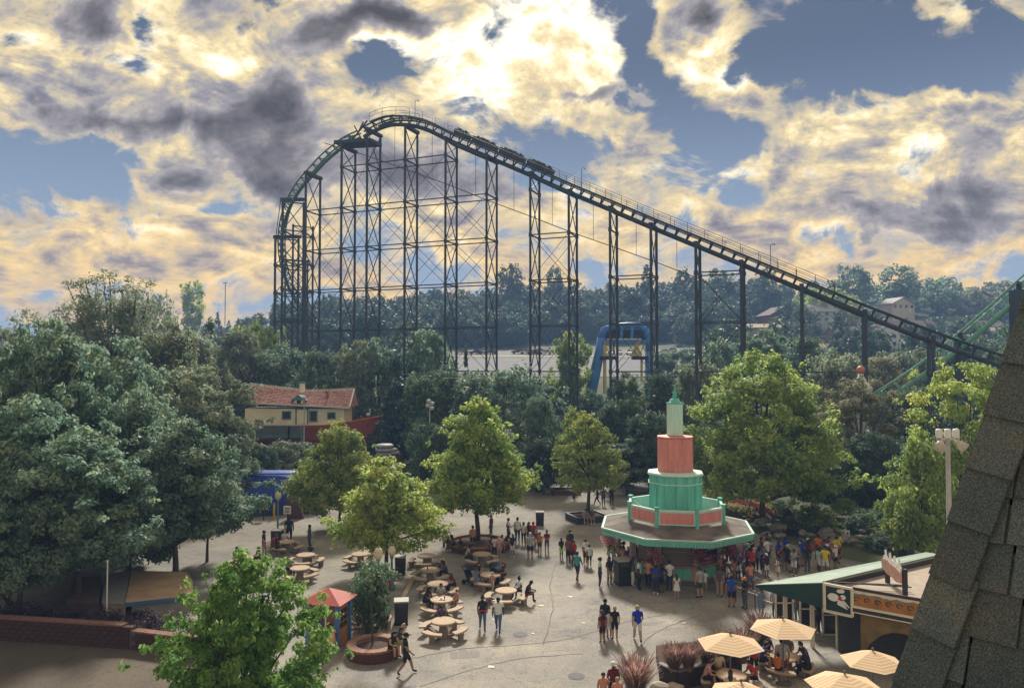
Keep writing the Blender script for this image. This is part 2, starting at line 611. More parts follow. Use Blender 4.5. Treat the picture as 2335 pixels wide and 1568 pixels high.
def asphalt(name, a, b, c, d=None):
    """worn paving: broad stains, patches, aggregate grain, hairline cracks"""
    m = bpy.data.materials.new(name)
    m.use_nodes = True
    nt = m.node_tree
    bs = nt.nodes['Principled BSDF']
    bs.inputs['Roughness'].default_value = .88
    bs.inputs['Specular IOR Level'].default_value = .25
    t = nt.nodes.new('ShaderNodeTexCoord').outputs['Object']

    def nz(scale, det, rough=.6, dist=0.0):
        n = nt.nodes.new('ShaderNodeTexNoise')
        n.inputs['Scale'].default_value = scale
        n.inputs['Detail'].default_value = det
        n.inputs['Roughness'].default_value = rough
        n.inputs['Distortion'].default_value = dist
        nt.links.new(t, n.inputs['Vector'])
        return n.outputs[0]

    def rampv(x, p0, p1, c0, c1):
        r = nt.nodes.new('ShaderNodeValToRGB')
        r.color_ramp.elements[0].position, r.color_ramp.elements[0].color = p0, c0
        r.color_ramp.elements[1].position, r.color_ramp.elements[1].color = p1, c1
        nt.links.new(x, r.inputs[0])
        return r.outputs[0]

    def mix(f, x, y, mode='MIX'):
        n = nt.nodes.new('ShaderNodeMix')
        n.data_type = 'RGBA'
        n.blend_type = mode
        if isinstance(f, float):
            n.inputs[0].default_value = f
        else:
            nt.links.new(f, n.inputs[0])
        nt.links.new(x, n.inputs[6])
        nt.links.new(y, n.inputs[7])
        return n.outputs[2]
    base = rampv(nz(.11, 5, .62, .6), .40, .60, a, b)
    base = mix(.55, base, rampv(nz(.45, 6, .7, .3), .36, .66, c, b))
    base = mix(.9, base, rampv(nz(9, 4, .75), .28, .72, (.55, .55, .56, 1), (1.28, 1.27, 1.25, 1)), 'MULTIPLY')
    base = mix(.8, base, rampv(nz(1.6, 6, .75), .33, .46, (.62, .61, .62, 1), (1, 1, 1, 1)), 'MULTIPLY')
    vo = nt.nodes.new('ShaderNodeTexVoronoi')
    vo.feature = 'DISTANCE_TO_EDGE'
    vo.inputs['Scale'].default_value = .16
    wp = nt.nodes.new('ShaderNodeVectorMath')
    wp.operation = 'ADD'
    nn = nt.nodes.new('ShaderNodeTexNoise')
    nn.inputs['Scale'].default_value = .5
    nn.inputs['Detail'].default_value = 4
    nt.links.new(t, nn.inputs['Vector'])
    sc = nt.nodes.new('ShaderNodeVectorMath')
    sc.operation = 'SCALE'
    sc.inputs['Scale'].default_value = 3.2
    nt.links.new(nn.outputs['Color'], sc.inputs[0])
    nt.links.new(t, wp.inputs[0])
    nt.links.new(sc.outputs[0], wp.inputs[1])
    nt.links.new(wp.outputs[0], vo.inputs['Vector'])
    base = mix(.38, base, rampv(vo.outputs[0], .002, .008, (.35, .34, .33, 1), (1, 1, 1, 1)), 'MULTIPLY')
    nt.links.new(base, bs.inputs['Base Color'])
    bp = nt.nodes.new('ShaderNodeBump')
    bp.inputs['Strength'].default_value = .25
    bp.inputs['Distance'].default_value = .01
    nt.links.new(nz(60, 2), bp.inputs['Height'])
    nt.links.new(bp.outputs[0], bs.inputs['Normal'])
    MATS[name] = m
    return m


paving_m = asphalt('park_paving', (.160, .155, .156, 1), (.365, .325, .268, 1), (.208, .198, .190, 1))
lot_m = asphalt('lot_paving', (.095, .095, .105, 1), (.150, .145, .155, 1), (.12, .118, .126, 1))


def sheet(name, pts, z, mat, kind='structure'):
    mb = MB()
    mb.face(*[(p[0], p[1], z) for p in pts])
    return tag(mb.build(name, mat), kind=kind)


plaza_pts = [gr(520, 1180), gr(700, 1168), gr(960, 1120), gr(1050, 1052), gr(1230, 1040), gr(1480, 1075), gr(1500, 1110), gr(1600, 1120),
             gr(1660, 1175), gr(1720, 1215), gr(1900, 1268), gr(2200, 1330)]
plaza_pts = [(p.x, p.y) for p in plaza_pts] + [(40, 30), (40, -20), (-40, -20), (-40, 20), (-32, 40), (-30, 55)]
sheet('plaza', plaza_pts[::-1], .006, paving_m)

# ================================================================ trees
bark_m = M('bark', (.075, .058, .045, 1), .95, .35, 6, bump=.6, bscale=18, stretch=(1, 1, .25))
LM = {
    'maple': leaf_mat('leaf_maple', (.110, .200, .055, 1), (.310, .390, .110, 1), .48),
    'lime': leaf_mat('leaf_lime', (.150, .240, .060, 1), (.380, .440, .125, 1), .48),
    'teal': leaf_mat('leaf_teal', (.074, .145, .112, 1), (.205, .275, .180, 1), .42),
    'dusty': leaf_mat('leaf_dusty', (.115, .165, .108, 1), (.260, .300, .180, 1), .40),
    'dark': leaf_mat('leaf_dark', (.046, .100, .068, 1), (.128, .182, .100, 1), .38),
    'spruce': leaf_mat('leaf_spruce', (.036, .082, .078, 1), (.078, .135, .120, 1), .15),
    'brown': leaf_mat('leaf_brown', (.120, .140, .080, 1), (.250, .245, .140, 1), .38),
    'purple': leaf_mat('leaf_purple', (.035, .020, .032, 1), (.085, .045, .066, 1), .3),
    'bright': leaf_mat('leaf_bright', (.085, .215, .050, 1), (.225, .375, .095, 1), .46),
    'wood': leaf_mat('leaf_wood', (.026, .060, .046, 1), (.085, .122, .070, 1), .34),
}


def leaf_cloud(rng, centers, radii, per, size, flat=.65, updir=.55, aspect=.62):
    """leaf blades scattered in clumps: arrays of vertices, quads and tints"""
    n = len(centers)
    cnt = np.maximum((per * (radii / np.median(radii)) ** 2 * .8).astype(int), 4)
    idx = np.repeat(np.arange(n), cnt)
    N = len(idx)
    d = rng.normal(size=(N, 3))
    d /= np.linalg.norm(d, axis=1, keepdims=True)
    rr = rng.random(N) ** .42
    p = centers[idx] + d * (rr * radii[idx])[:, None] * np.array([1, 1, flat])
    p += rng.normal(size=(N, 3)) * size * .35
    nrm = d * .95 + rng.normal(size=(N, 3)) * .42 + np.array([0, 0, updir])
    nrm /= np.linalg.norm(nrm, axis=1, keepdims=True)
    t = rng.normal(size=(N, 3))
    t -= nrm * (t * nrm).sum(1, keepdims=True)
    t /= np.linalg.norm(t, axis=1, keepdims=True)
    b = np.cross(nrm, t)
    s = (size * (.6 + .8 * rng.random(N)))[:, None]
    V = np.empty((N, 4, 3))
    V[:, 0] = p - t * s * .55
    V[:, 1] = p + b * s * aspect * .5 + nrm * s * .10
    V[:, 2] = p + t * s * .55
    V[:, 3] = p - b * s * aspect * .5 + nrm * s * .10
    Q = np.arange(N * 4).reshape(N, 4)
    ct = rng.random(n)
    tint = np.clip(.5 * ct[idx] + .5 * rng.random(N), 0, 1)
    return V.reshape(-1, 3), Q, tint


def profile(kind, t):
    if kind == 'round':
        return math.sqrt(max(0, 1 - (2 * t - 1) ** 2)) ** .75
    if kind == 'egg':
        return max(0.0, (1 - t) ** .62) * min(1, .55 + 2.4 * t) if t < 1 else 0
    if kind == 'dome':
        return math.sqrt(max(0, 1 - t ** 2.1)) * min(1, .72 + t * 1.4)
    if kind == 'cone':
        return max(0, 1 - t) * min(1, .6 + 6 * t)
    if kind == 'tall':
        return math.sqrt(max(0, 1 - (2 * t - 1) ** 2)) ** .6 * (.75 + .25 * t)
    return 1 - t


def make_tree(seed, H, W, base, kind='round', clumps=110, per=110, leaf=.24, crad=.13, limbs=22, trunk_r=None, inner=.35, flat=.65, lobes=.22):
    rng = np.random.default_rng(seed)
    ch = H - base
    ph = rng.random(6) * 6.28
    cs, rs = [], []
    tries = 0
    while len(cs) < clumps and tries < clumps * 20:
        tries += 1
        t = rng.random()
        prof = profile(kind, t)
        if rng.random() > prof + .12:
            continue
        a = rng.random() * 6.283
        k = 1 + lobes * (math.sin(2 * a + ph[0] + 3 * t) + .7 * math.sin(3 * a + ph[1] - 5 * t) + .6 * math.sin(5 * a + ph[2] + 7 * t)) * .6
        rad = inner + (1 - inner) * rng.random() ** .55
        r = W / 2 * prof * rad * k * .92
        cs.append((r * math.cos(a), r * math.sin(a), base + ch * (.05 + .93 * t)))
        rs.append(crad * W * (.65 + .7 * rng.random()) * (.55 + .45 * prof))
    for _ in range(int(clumps * .45)):          # sprays that break the outline
        t = rng.random()
        prof = profile(kind, t)
        a = rng.random() * 6.283
        k = 1 + lobes * (math.sin(2 * a + ph[0] + 3 * t) + .7 * math.sin(3 * a + ph[1] - 5 * t) + .6 * math.sin(5 * a + ph[2] + 7 * t)) * .6
        r = W / 2 * (prof * k * (.92 + .22 * rng.random()) + .03)
        cs.append((r * math.cos(a), r * math.sin(a), base + ch * (.05 + .97 * t)))
        rs.append(crad * W * (.22 + .25 * rng.random()))
    cs, rs = np.array(cs), np.array(rs)
    V, Q, tint = leaf_cloud(rng, cs, rs, per, leaf, flat)
    mb = MB()
    tr = trunk_r or H * .018
    top = base + ch * .72
    bend = rng.normal(size=2) * W * .02
    tp = [(0, 0, -.3), (0, 0, base * .5), (bend[0] * .5, bend[1] * .5, base), (bend[0], bend[1], (base + top) / 2), (bend[0] * .6, bend[1] * .6, top)]
    mb.tube(tp, [tr * 1.35, tr, tr * .85, tr * .5, tr * .18], 8)
    order = rng.permutation(len(cs))[:limbs]
    for i in order:
        c = Vector(cs[i])
        z0 = base * .75 + (min(c.z, top) - base * .75) * (.25 + .4 * rng.random())
        s0 = Vector((bend[0] * .6, bend[1] * .6, z0))
        mid = s0.lerp(c, .5) + Vector((0, 0, -.02 * W + .05 * W * rng.random()))
        r0 = tr * (.28 + .25 * rng.random())
        mb.tube([s0, mid, c], [r0, r0 * .6, r0 * .15], 5, False)
    return mb, (V, Q, tint)


TREE_MESH = {}


def tree_mesh(key, leafkey, **kw):
    k = key + '_' + leafkey
    if k in TREE_MESH:
        return TREE_MESH[k]
    if key not in TREE_MESH:
        TREE_MESH[key] = make_tree(**kw)
    mb, (V, Q, tint) = TREE_MESH[key]
    tm = TREE_MESH.get(key + '_trunk') or mb.mesh('trunk', bark_m, True)
    TREE_MESH[key + '_trunk'] = tm
    cm = np_mesh('crown', V, Q, LM[leafkey], tint)
    TREE_MESH[k] = (tm, cm, kw['H'], kw['W'])
    return TREE_MESH[k]


PROTO = {
    # key: dimensions are the tree's own metres
    'plaza_a': dict(seed=11, H=10.4, W=8.6, base=2.4, kind='egg', clumps=150, per=115, leaf=.27, crad=.105, limbs=34, inner=.3, lobes=.3, flat=.55),
    'plaza_b': dict(seed=12, H=8.9, W=6.9, base=2.4, kind='egg', clumps=105, per=85, leaf=.25, crad=.11, limbs=26, inner=.25, lobes=.34, flat=.5),
    'plaza_c': dict(seed=13, H=7.6, W=8.2, base=1.7, kind='egg', clumps=130, per=105, leaf=.24, crad=.10, limbs=30, inner=.3, lobes=.34, flat=.5),
    'plaza_d': dict(seed=14, H=8.4, W=8.6, base=1.4, kind='egg', clumps=130, per=110, leaf=.25, crad=.105, limbs=24, lobes=.3, flat=.55),
    'big_oak': dict(seed=15, H=13.8, W=12.4, base=1.8, kind='dome', clumps=230, per=140, leaf=.30, crad=.09, limbs=40, inner=.35, lobes=.28, flat=.55),
    'maple_l': dict(seed=16, H=12.0, W=10.0, base=.6, kind='dome', clumps=200, per=190, leaf=.28, crad=.10, limbs=30, inner=.4, lobes=.34, flat=.6),
    'maple_m': dict(seed=17, H=11.0, W=9.0, base=.4, kind='round', clumps=180, per=185, leaf=.28, crad=.105, limbs=30, inner=.4, lobes=.38, flat=.6),
    'maple_h': dict(seed=41, H=11.5, W=9.5, base=2.9, kind='dome', clumps=190, per=185, leaf=.28, crad=.10, limbs=36, inner=.35, lobes=.42, flat=.55),
    'near': dict(seed=18, H=7.0, W=9.4, base=.8, kind='egg', clumps=360, per=95, leaf=.165, crad=.05, limbs=70, inner=.1, lobes=.5, flat=.45),
    'loose': dict(seed=19, H=13.0, W=8.6, base=1.6, kind='tall', clumps=95, per=120, leaf=.28, crad=.105, limbs=40, inner=.25, lobes=.55, flat=.5),
    'mid_a': dict(seed=21, H=12.0, W=10.0, base=1.0, kind='dome', clumps=95, per=100, leaf=.42, crad=.125, limbs=14),
    'mid_b': dict(seed=22, H=13.0, W=8.5, base=1.2, kind='tall', clumps=95, per=100, leaf=.42, crad=.125, limbs=14, lobes=.35),
    'mid_c': dict(seed=23, H=11.0, W=10.5, base=.8, kind='round', clumps=95, per=100, leaf=.42, crad=.125, limbs=14, lobes=.3),
    'cone': dict(seed=24, H=12.0, W=6.0, base=.6, kind='cone', clumps=170, per=42, leaf=.34, crad=.09, limbs=8, flat=.35),
    'bush': dict(seed=25, H=1.7, W=2.3, base=.05, kind='dome', clumps=60, per=60, leaf=.13, crad=.14, limbs=8, trunk_r=.05),
    'far_a': dict(seed=31, H=13.0, W=11.0, base=.6, kind='dome', clumps=70, per=24, leaf=.85, crad=.13, limbs=4),
    'far_b': dict(seed=32, H=14.0, W=9.0, base=.8, kind='tall', clumps=66, per=24, leaf=.80, crad=.13, limbs=4, lobes=.35),
    'far_c': dict(seed=33, H=11.0, W=11.0, base=.4, kind='round', clumps=64, per=24, leaf=.85, crad=.13, limbs=4, lobes=.35),
    'far_d': dict(seed=34, H=14.0, W=6.5, base=.4, kind='cone', clumps=70, per=22, leaf=.70, crad=.11, limbs=3, flat=.4),
}


def tree(name, proto, leafkey, x, y, height, width, label, cat='tree', group=None, z=None, rz=None):
    tm, cm, H, W = tree_mesh(proto, leafkey, **PROTO[proto])
    z = land(x, y) if z is None else z
    rz = random.random() * 6.28 if rz is None else rz
    r = thing(name, label, cat, (x, y, z), rz, group)
    r.scale = (width / W, width / W, height / H)
    link('trunk', tm, r)
    link('crown', cm, r)
    return r


def vtree(name, proto, leafkey, u, vtop, Y, wpx, label, group=None, rz=None):
    """a tree whose top is seen at (u, vtop) and which stands Y metres ahead"""
    p = at(u, vtop, Y)
    z = land(p.x, p.y)
    return tree(name, proto, leafkey, p.x, p.y, p.z - z, wpx * Y / F, label, 'tree', group, z, rz)


PT = 'maples growing out of the plaza'
vtree('plaza_maple', 'plaza_a', 'maple', 1090, 913, 54.6, 262, 'round-crowned maple rising from the round brick bench where people sit', PT, .4)
vtree('plaza_maple', 'plaza_b', 'lime', 1341, 943, 64, 184, 'small airy maple standing in the square dark planter box', PT, 1.0)
vtree('plaza_maple', 'plaza_c', 'lime', 882, 1042, 46.5, 284, 'yellow-green maple over the picnic tables, beside the twin lamp posts', PT, 2.2)
vtree('plaza_maple', 'plaza_d', 'lime', 776, 962, 60, 230, 'bushy maple in front of the red ark hull and blue entrance', PT, 3.0)
vtree('shade_tree', 'big_oak', 'maple', 1735, 808, 61, 345, 'largest plaza tree, broad dense crown directly behind the mint and coral kiosk', None, .9)
vtree('grey_green_tree', 'loose', 'brown', 1962, 862, 72, 172, 'grey-green slender tree to the right of the largest plaza tree', None, 2.0)
vtree('grey_green_tree', 'mid_b', 'brown', 1895, 905, 78, 120, 'grey-brown tree half hidden between the largest plaza tree and the orange ball spire', None, 2.6)
vtree('sunlit_tree', 'loose', 'lime', 2195, 826, 52, 215, 'sunlit yellow-green tree rising beside the shingled roof edge', None, .3)
vtree('sunlit_tree', 'plaza_d', 'maple', 2100, 985, 47, 200, 'lower leafy tree around the white floodlight mast', None, 1.3)
vtree('foreground_maple', 'near', 'bright', 556, 1268, 24, 530, 'bright green young maple in the foreground, nearest tree of all', None, 2.4)
vtree('sapling', 'bush', 'dark', 846, 1282, 37.0, 96, 'dark leafed small tree shading the near picnic table by the booth', None)

LG = 'big maples along the left side'
for (u, vt, Y, w, pr, lk, lab) in [
    (100, 742, 47, 300, 'maple_l', 'teal', 'tall dark maple at the left picture edge behind the front ones'),
    (225, 782, 52, 300, 'maple_m', 'teal', 'dark maple with a bright tuft on top, below the tall thin tree'),
    (30, 905, 41, 330, 'maple_m', 'teal', 'dark maple filling the left picture edge at mid height'),
    (405, 965, 45, 290, 'maple_h', 'teal', 'spiky topped dark maple hanging over the tan deck'),
    (185, 1000, 40.5, 330, 'maple_h', 'teal', 'lowest dark maple overhanging the hedge and brick wall'),
    (300, 900, 48, 260, 'maple_l', 'teal', 'dark maple in the middle of the left tree mass'),
    (425, 842, 66, 250, 'maple_m', 'dusty', 'dusty green tree to the left of the ark roof'),
    (380, 745, 72, 260, 'maple_l', 'dusty', 'grey-green tree below and right of the tall thin tree'),
    (565, 965, 78, 80, 'plaza_d', 'dusty', 'small tree overhanging the left end of the ark'),
    (475, 1045, 50, 130, 'maple_h', 'teal', 'small dark maple beside the picnic area left of the blue entrance'),
    (50, 1080, 38, 260, 'maple_h', 'teal', 'dark low maple in the bottom left shade above the hedge'),
    (560, 1045, 68, 110, 'bush', 'dusty', 'shrubby tree between the ark base and the blue entrance'),
]:
    vtree('maple_tree', pr, lk, u, vt, Y, w, lab, LG)

# tall open-crowned tree whose bare limbs stand against the sky
rng = np.random.default_rng(77)
pt = at(255, 612, 76)
troot = thing('tall_open_tree', 'tallest open-crowned tree with bare limbs against the left sky', 'tree', (pt.x, pt.y, 0), 0)
mb = MB()
H_ = pt.z
mb.tube([(0, 0, -.3), (.3, 0, 6), (.9, 0, 11), (.4, 0, 15)], [.42, .36, .28, .2], 8)
ends = []
for k in range(16):
    a = k * 2.4
    s0 = Vector((.5, 0, 9 + (k % 5) * 1.3))
    hz = H_ - (.2 + 4.6 * rng.random())
    e = Vector((math.cos(a) * (1.2 + 4.3 * rng.random()), math.sin(a) * 2.5 * rng.random(), hz))
    m1 = s0.lerp(e, .4) + Vector((math.cos(a) * .7, 0, -.5))
    m2 = s0.lerp(e, .75) + Vector((math.cos(a) * .3, .2, 0))
    mb.tube([s0, m1, m2, e], [.16, .11, .07, .03], 5, False)
    ends += [m2, e]
    for j in range(4):
        f = m1.lerp(e, .3 + .7 * rng.random()) + Vector(rng.normal(size=3) * .9)
        mb.tube([m1.lerp(e, .4), f], [.05, .015], 4, False)
        ends.append(f)
mb.build('trunk', bark_m, troot, True)
ca = np.array([tuple(e) for e in ends])
low = np.array([(rng.normal() * 3.3, rng.normal() * 2.5, 8 + 11.5 * rng.random()) for _ in range(190)])
V1, Q1, t1 = leaf_cloud(rng, ca, np.full(len(ca), .6) + rng.random(len(ca)) * .5, 62, .27)
V2, Q2, t2 = leaf_cloud(rng, low, np.full(len(low), .8) + rng.random(len(low)) * .6, 95, .27)
link('crown', np_mesh('crown', np.vstack([V1, V2]), np.vstack([Q1, Q2 + len(V1)]), LM['dusty'], np.concatenate([t1, t2])), troot)

# belt of trees between the plaza and the coaster
BG = 'trees in the belt behind the plaza'
for (u, vt, Y, w, pr, lk, lab) in [
    (545, 755, 108, 180, 'mid_a', 'dusty', 'pale green tree below the hillside left of the coaster'),
    (640, 788, 110, 160, 'mid_c', 'teal', 'rounded tree left of the coaster foot, above the ark roof end'),
    (725, 800, 106, 150, 'mid_a', 'dark', 'dark tree directly behind the ark chimney'),
    (812, 778, 106, 120, 'mid_b', 'dusty', 'upright tree behind the lower end of the green drop track'),
    (862, 772, 104, 110, 'mid_b', 'teal', 'green tree right of the drop track end'),
    (905, 812, 92, 120, 'cone', 'spruce', 'blue-green spruce right of the white bird on the bow'),
    (975, 752, 112, 150, 'mid_a', 'teal', 'broad tree below the fourth coaster tower'),
    (1000, 838, 90, 160, 'mid_c', 'dark', 'dark tree behind the floodlight mast with round lamps'),
    (1062, 792, 105, 45, 'cone', 'dark', 'small dark conifer in front of the car park'),
    (1150, 836, 88, 215, 'mid_c', 'teal', 'wide tree right behind the round-crowned plaza maple'),
    (1230, 905, 80, 120, 'mid_a', 'teal', 'tree filling the gap left of the small airy maple'),
    (1300, 758, 124, 84, 'mid_b', 'maple', 'lone tree beside the blue ride arch'),
    (1308, 930, 74, 95, 'plaza_b', 'maple', 'small tree peeping out behind the small airy maple'),
    (1425, 850, 100, 90, 'mid_b', 'dark', 'dark tree below the middle of the blue ride arch'),
    (1425, 905, 82, 110, 'mid_c', 'dark', 'dark tree behind and right of the small airy maple'),
    (1505, 852, 92, 150, 'mid_a', 'dark', 'dark tree left of the kiosk spire'),
    (1480, 940, 78, 130, 'mid_c', 'dark', 'dark low tree left of the coral drum'),
    (1590, 822, 100, 130, 'mid_c', 'dusty', 'grey-green tree right of the kiosk spire'),
    (1640, 778, 118, 120, 'mid_a', 'teal', 'tree right of the orange square sign by the car park'),
    (1735, 752, 124, 140, 'mid_b', 'teal', 'tree rising behind the largest plaza tree, left part'),
    (1840, 765, 116, 140, 'mid_a', 'dark', 'tree rising behind the largest plaza tree, right part'),
    (1905, 800, 106, 150, 'mid_c', 'dusty', 'tree left of the orange ball spire'),
    (2010, 812, 112, 150, 'mid_a', 'brown', 'pale tree just right of the orange ball spire'),
    (2075, 795, 122, 150, 'mid_c', 'dusty', 'olive tree under the green climbing track'),
    (2055, 890, 84, 150, 'mid_a', 'dark', 'dark tree under the foot of the green climbing track'),
    (2130, 870, 92, 150, 'mid_b', 'dark', 'dark tree behind the sunlit tree by the shingles'),
    (2160, 800, 118, 150, 'mid_a', 'dark', 'dark tree between the two tracks where they cross'),
    (2275, 800, 98, 140, 'mid_a', 'dark', 'dark tree behind the top of the shingled roof'),
    (2320, 745, 120, 160, 'mid_c', 'teal', 'tree at the right picture edge above the shingles'),
    (1545, 795, 150, 110, 'mid_c', 'teal', 'rounded tree in front of the car park below the orange square sign'),
    (1265, 868, 128, 130, 'mid_a', 'teal', 'tree in front of the car park left of the slanted blue leg'),
    (1190, 855, 140, 110, 'mid_c', 'dark', 'low dark tree in front of the car park below coaster tower seven'),
    (1350, 892, 112, 90, 'mid_c', 'dark', 'dark tree at the bottom of the slanted blue ride leg'),
    (655, 1004, 84, 120, 'mid_c', 'dusty', 'bushy tree hiding the foot of the ark below the balcony'),
    (690, 868, 101, 110, 'mid_c', 'dark', 'dark tree hidden behind the ark house'),
    (925, 890, 100, 130, 'mid_a', 'dark', 'dark tree behind the ark bow'),
    (975, 960, 76, 100, 'mid_c', 'dark', 'dark shrubby tree behind the grey raft stack'),
    (1060, 960, 78, 130, 'mid_a', 'dark', 'dark tree hidden behind the round-crowned plaza maple'),
    (1240, 985, 76, 110, 'mid_c', 'dark', 'dark tree between the two trimmed plaza maples'),
    (1430, 1000, 76, 120, 'mid_b', 'dark', 'tall-stemmed dark tree behind the plaza edge left of the kiosk'),
    (1520, 1000, 79, 110, 'mid_c', 'dark', 'dark tree behind the acorn lamp by the kiosk'),
    (1640, 940, 76, 110, 'mid_c', 'dark', 'dark tree behind the coral drum'),
    (1990, 985, 66, 140, 'mid_c', 'dark', 'dark tree above the rock garden'),
    (2085, 1010, 62, 130, 'mid_a', 'dark', 'dark tree above the purple shrubs'),
    (1850, 1010, 68, 120, 'mid_c', 'dark', 'dark tree between the largest plaza tree and the rock garden'),
    (735, 1012, 72, 60, 'mid_c', 'teal', 'dark tree growing against the ark hull'),
    (590, 1012, 76, 80, 'mid_c', 'dark', 'dark tree in front of the ark base, left part'),
    (150, 735, 120, 140, 'mid_a', 'dusty', 'tree on the far left slope near the brick building'),
    (420, 748, 118, 150, 'mid_c', 'dusty', 'rounded pale tree on the slope left of the coaster'),
    (480, 728, 132, 110, 'cone', 'dark', 'pointed dark conifer on the slope left of the coaster'),
    (590, 735, 130, 130, 'mid_c', 'maple', 'sunlit tree at the foot of the coaster tower'),
    (30, 745, 90, 160, 'mid_a', 'dusty', 'pale tree at the far left picture edge'),
]:
    vtree('belt_tree', pr, lk, u, vt, Y, w, lab, BG)

# trees that stand out on the skyline
SG = 'trees on the skyline'
for (u, vt, Y, w, pr, lk, lab) in [
    (440, 642, 300, 62, 'far_b', 'lime', 'pale round tree alone on the left skyline'),
    (305, 655, 200, 90, 'far_a', 'dusty', 'skyline tree right of the tallest open-crowned tree'),
    (360, 672, 220, 80, 'far_c', 'dusty', 'second skyline tree right of the tallest open-crowned tree'),
    (630, 662, 290, 36, 'far_d', 'dark', 'dark spruce on the skyline at the coaster foot'),
    (738, 668, 300, 26, 'far_d', 'dark', 'dark spruce on the skyline between the two left coaster towers'),
    (1162, 605, 330, 62, 'far_b', 'wood', 'tall tree breaking the wooded skyline right of the sixth tower'),
    (1265, 606, 330, 55, 'far_a', 'wood', 'tree breaking the wooded skyline between the seventh and eighth towers'),
    (1475, 604, 330, 60, 'far_d', 'wood', 'pointed tree on the skyline beside the tenth tower'),
    (1560, 612, 320, 80, 'far_a', 'wood', 'rounded tree on the skyline between the tenth and eleventh towers'),
    (1640, 616, 320, 70, 'far_b', 'wood', 'tree on the skyline right of the eleventh tower'),
    (1745, 610, 315, 80, 'far_a', 'wood', 'tree on the skyline under the lift right of the twelfth tower'),
    (1942, 606, 310, 100, 'far_c', 'teal', 'big rounded skyline tree above the pale gabled house'),
    (2050, 602, 315, 120, 'far_a', 'teal', 'biggest skyline tree on the right'),
    (2138, 632, 320, 90, 'far_c', 'teal', 'skyline tree just right of the biggest one'),
    (2210, 655, 320, 80, 'far_a', 'dusty', 'skyline tree left of the green climbing track'),
    (2300, 640, 330, 90, 'far_c', 'dusty', 'skyline tree at the right picture edge'),
    (1870, 655, 285, 90, 'far_c', 'lime', 'light yellow-green tree on the house slope under the lift'),
    (1925, 672, 280, 70, 'far_c', 'lime', 'second light green tree on the house slope under the lift'),
]:
    vtree('skyline_tree', pr, lk, u, vt, Y, w, lab, SG)

# the wooded hill, one mass of crowns
rng = np.random.default_rng(5)
WV, WQ, WT = [], [], []
off = 0
arrs = {k: make_tree(**PROTO[k])[1] for k in ('far_a', 'far_b', 'far_c', 'far_d')}


def clear_of(u, v, Y):
    if Y < 268 and 990 < u < 1640 and v > 760:          # the car park stays open
        return False
    if 1700 < u < 2270 and 195 < Y < 305 and 690 < v < 830:   # lawns and houses
        return rng.random() < .16
    if 1180 < u < 1560 and 262 < Y < 290:
        return False
    return True


count = 0
for i in range(4000):
    u = rng.uniform(-120, 2460) if i % 2 else rng.uniform(640, 1760)
    Y = rng.uniform(140, 400) if i % 2 else rng.uniform(266, 350)
    s = (u - VW / 2) / F
    x = s * Y
    z = land(x, Y)
    v = HOR - (z - CZ) / Y * F
    if u > 2000 and Y < 165 or not clear_of(u, v, Y):
        continue
    if 380 < u < 640 and 230 < Y < 300 and rng.random() < .5:
        continue
    if 640 < u < 880 and Y < 200:
        continue
    if Y < 165 and not (u < 1000 or u > 1640):
        continue
    k = ('far_a', 'far_b', 'far_c', 'far_a', 'far_c', 'far_b', 'far_d')[rng.integers(7)]
    V, Q, T = arrs[k]
    hs = .62 + .5 * rng.random()
    if u < 640:
        hs *= .62
    a = rng.random() * 6.28
    c, sn = math.cos(a), math.sin(a)
    Vn = np.empty_like(V)
    w = hs * (.85 + .3 * rng.random())
    Vn[:, 0] = (V[:, 0] * c - V[:, 1] * sn) * w + x
    Vn[:, 1] = (V[:, 0] * sn + V[:, 1] * c) * w + Y
    Vn[:, 2] = V[:, 2] * hs + z - .3
    WV.append(Vn)
    WQ.append(Q + off)
    WT.append(np.clip(T * .6 + .4 * rng.random(), 0, 1))
    off += len(V)
    count += 1
    if count > 900:
        break
tag(link('hillside_wood', np_mesh('hillside_wood', np.vstack(WV), np.vstack(WQ), LM['wood'], np.concatenate(WT))),
    'dense green wood covering the hill behind the coaster', 'wood', None, 'stuff')

# ================================================================ roller coaster
steel_m = M('dark_green_steel', (.034, .044, .058, 1), .6, .25, .8, spec=.3)
green_m = M('green_track_paint', (.17, .42, .30, 1), .5, .2, .6, spec=.4)
gal_m = M('walkway_steel', (.060, .068, .070, 1), .6, .2, 2)
coaster = thing('roller_coaster', 'tall dark steel roller coaster with a long straight lift and a curving first drop', 'roller coaster', (0, 0, 0))
AA = R(22)
TD = Vector((math.cos(AA), -math.sin(AA), 0))       # along the lift, towards its foot
TN = Vector((math.sin(AA), math.cos(AA), 0))        # across it, away from the plaza
Y0 = 112.0
P0 = Vector(((935 - VW / 2) / F * Y0, Y0, 0))


def s_of(u):
    k = (u - VW / 2) / F
    return (k * Y0 - P0.x) / (math.cos(AA) + k * math.sin(AA))


def lift_pt(u, v):
    s = s_of(u)
    p = P0 + TD * s
    z = CZ + (HOR - v) / F * p.y
    return Vector((p.x, p.y, z))


def catmull(P, n=8):
    out = []
    for i in range(len(P) - 1):
        p0, p1, p2, p3 = P[max(i - 1, 0)], P[i], P[i + 1], P[min(i + 2, len(P) - 1)]
        for k in range(n):
            t = k / n
            out.append(.5 * ((2 * p1) + (p2 - p0) * t + (2 * p0 - 5 * p1 + 4 * p2 - p3) * t * t + (3 * p1 - p0 - 3 * p2 + p3) * t ** 3))
    out.append(P[-1].copy())
    return out


def resample(P, step):
    out, acc = [P[0].copy()], 0.0
    for a, b in zip(P, P[1:]):
        L = (b - a).length
        while acc + L >= step:
            t = (step - acc) / L
            a = a.lerp(b, t)
            out.append(a.copy())
            L = (b - a).length
            acc = 0.0
        acc += L
    return out


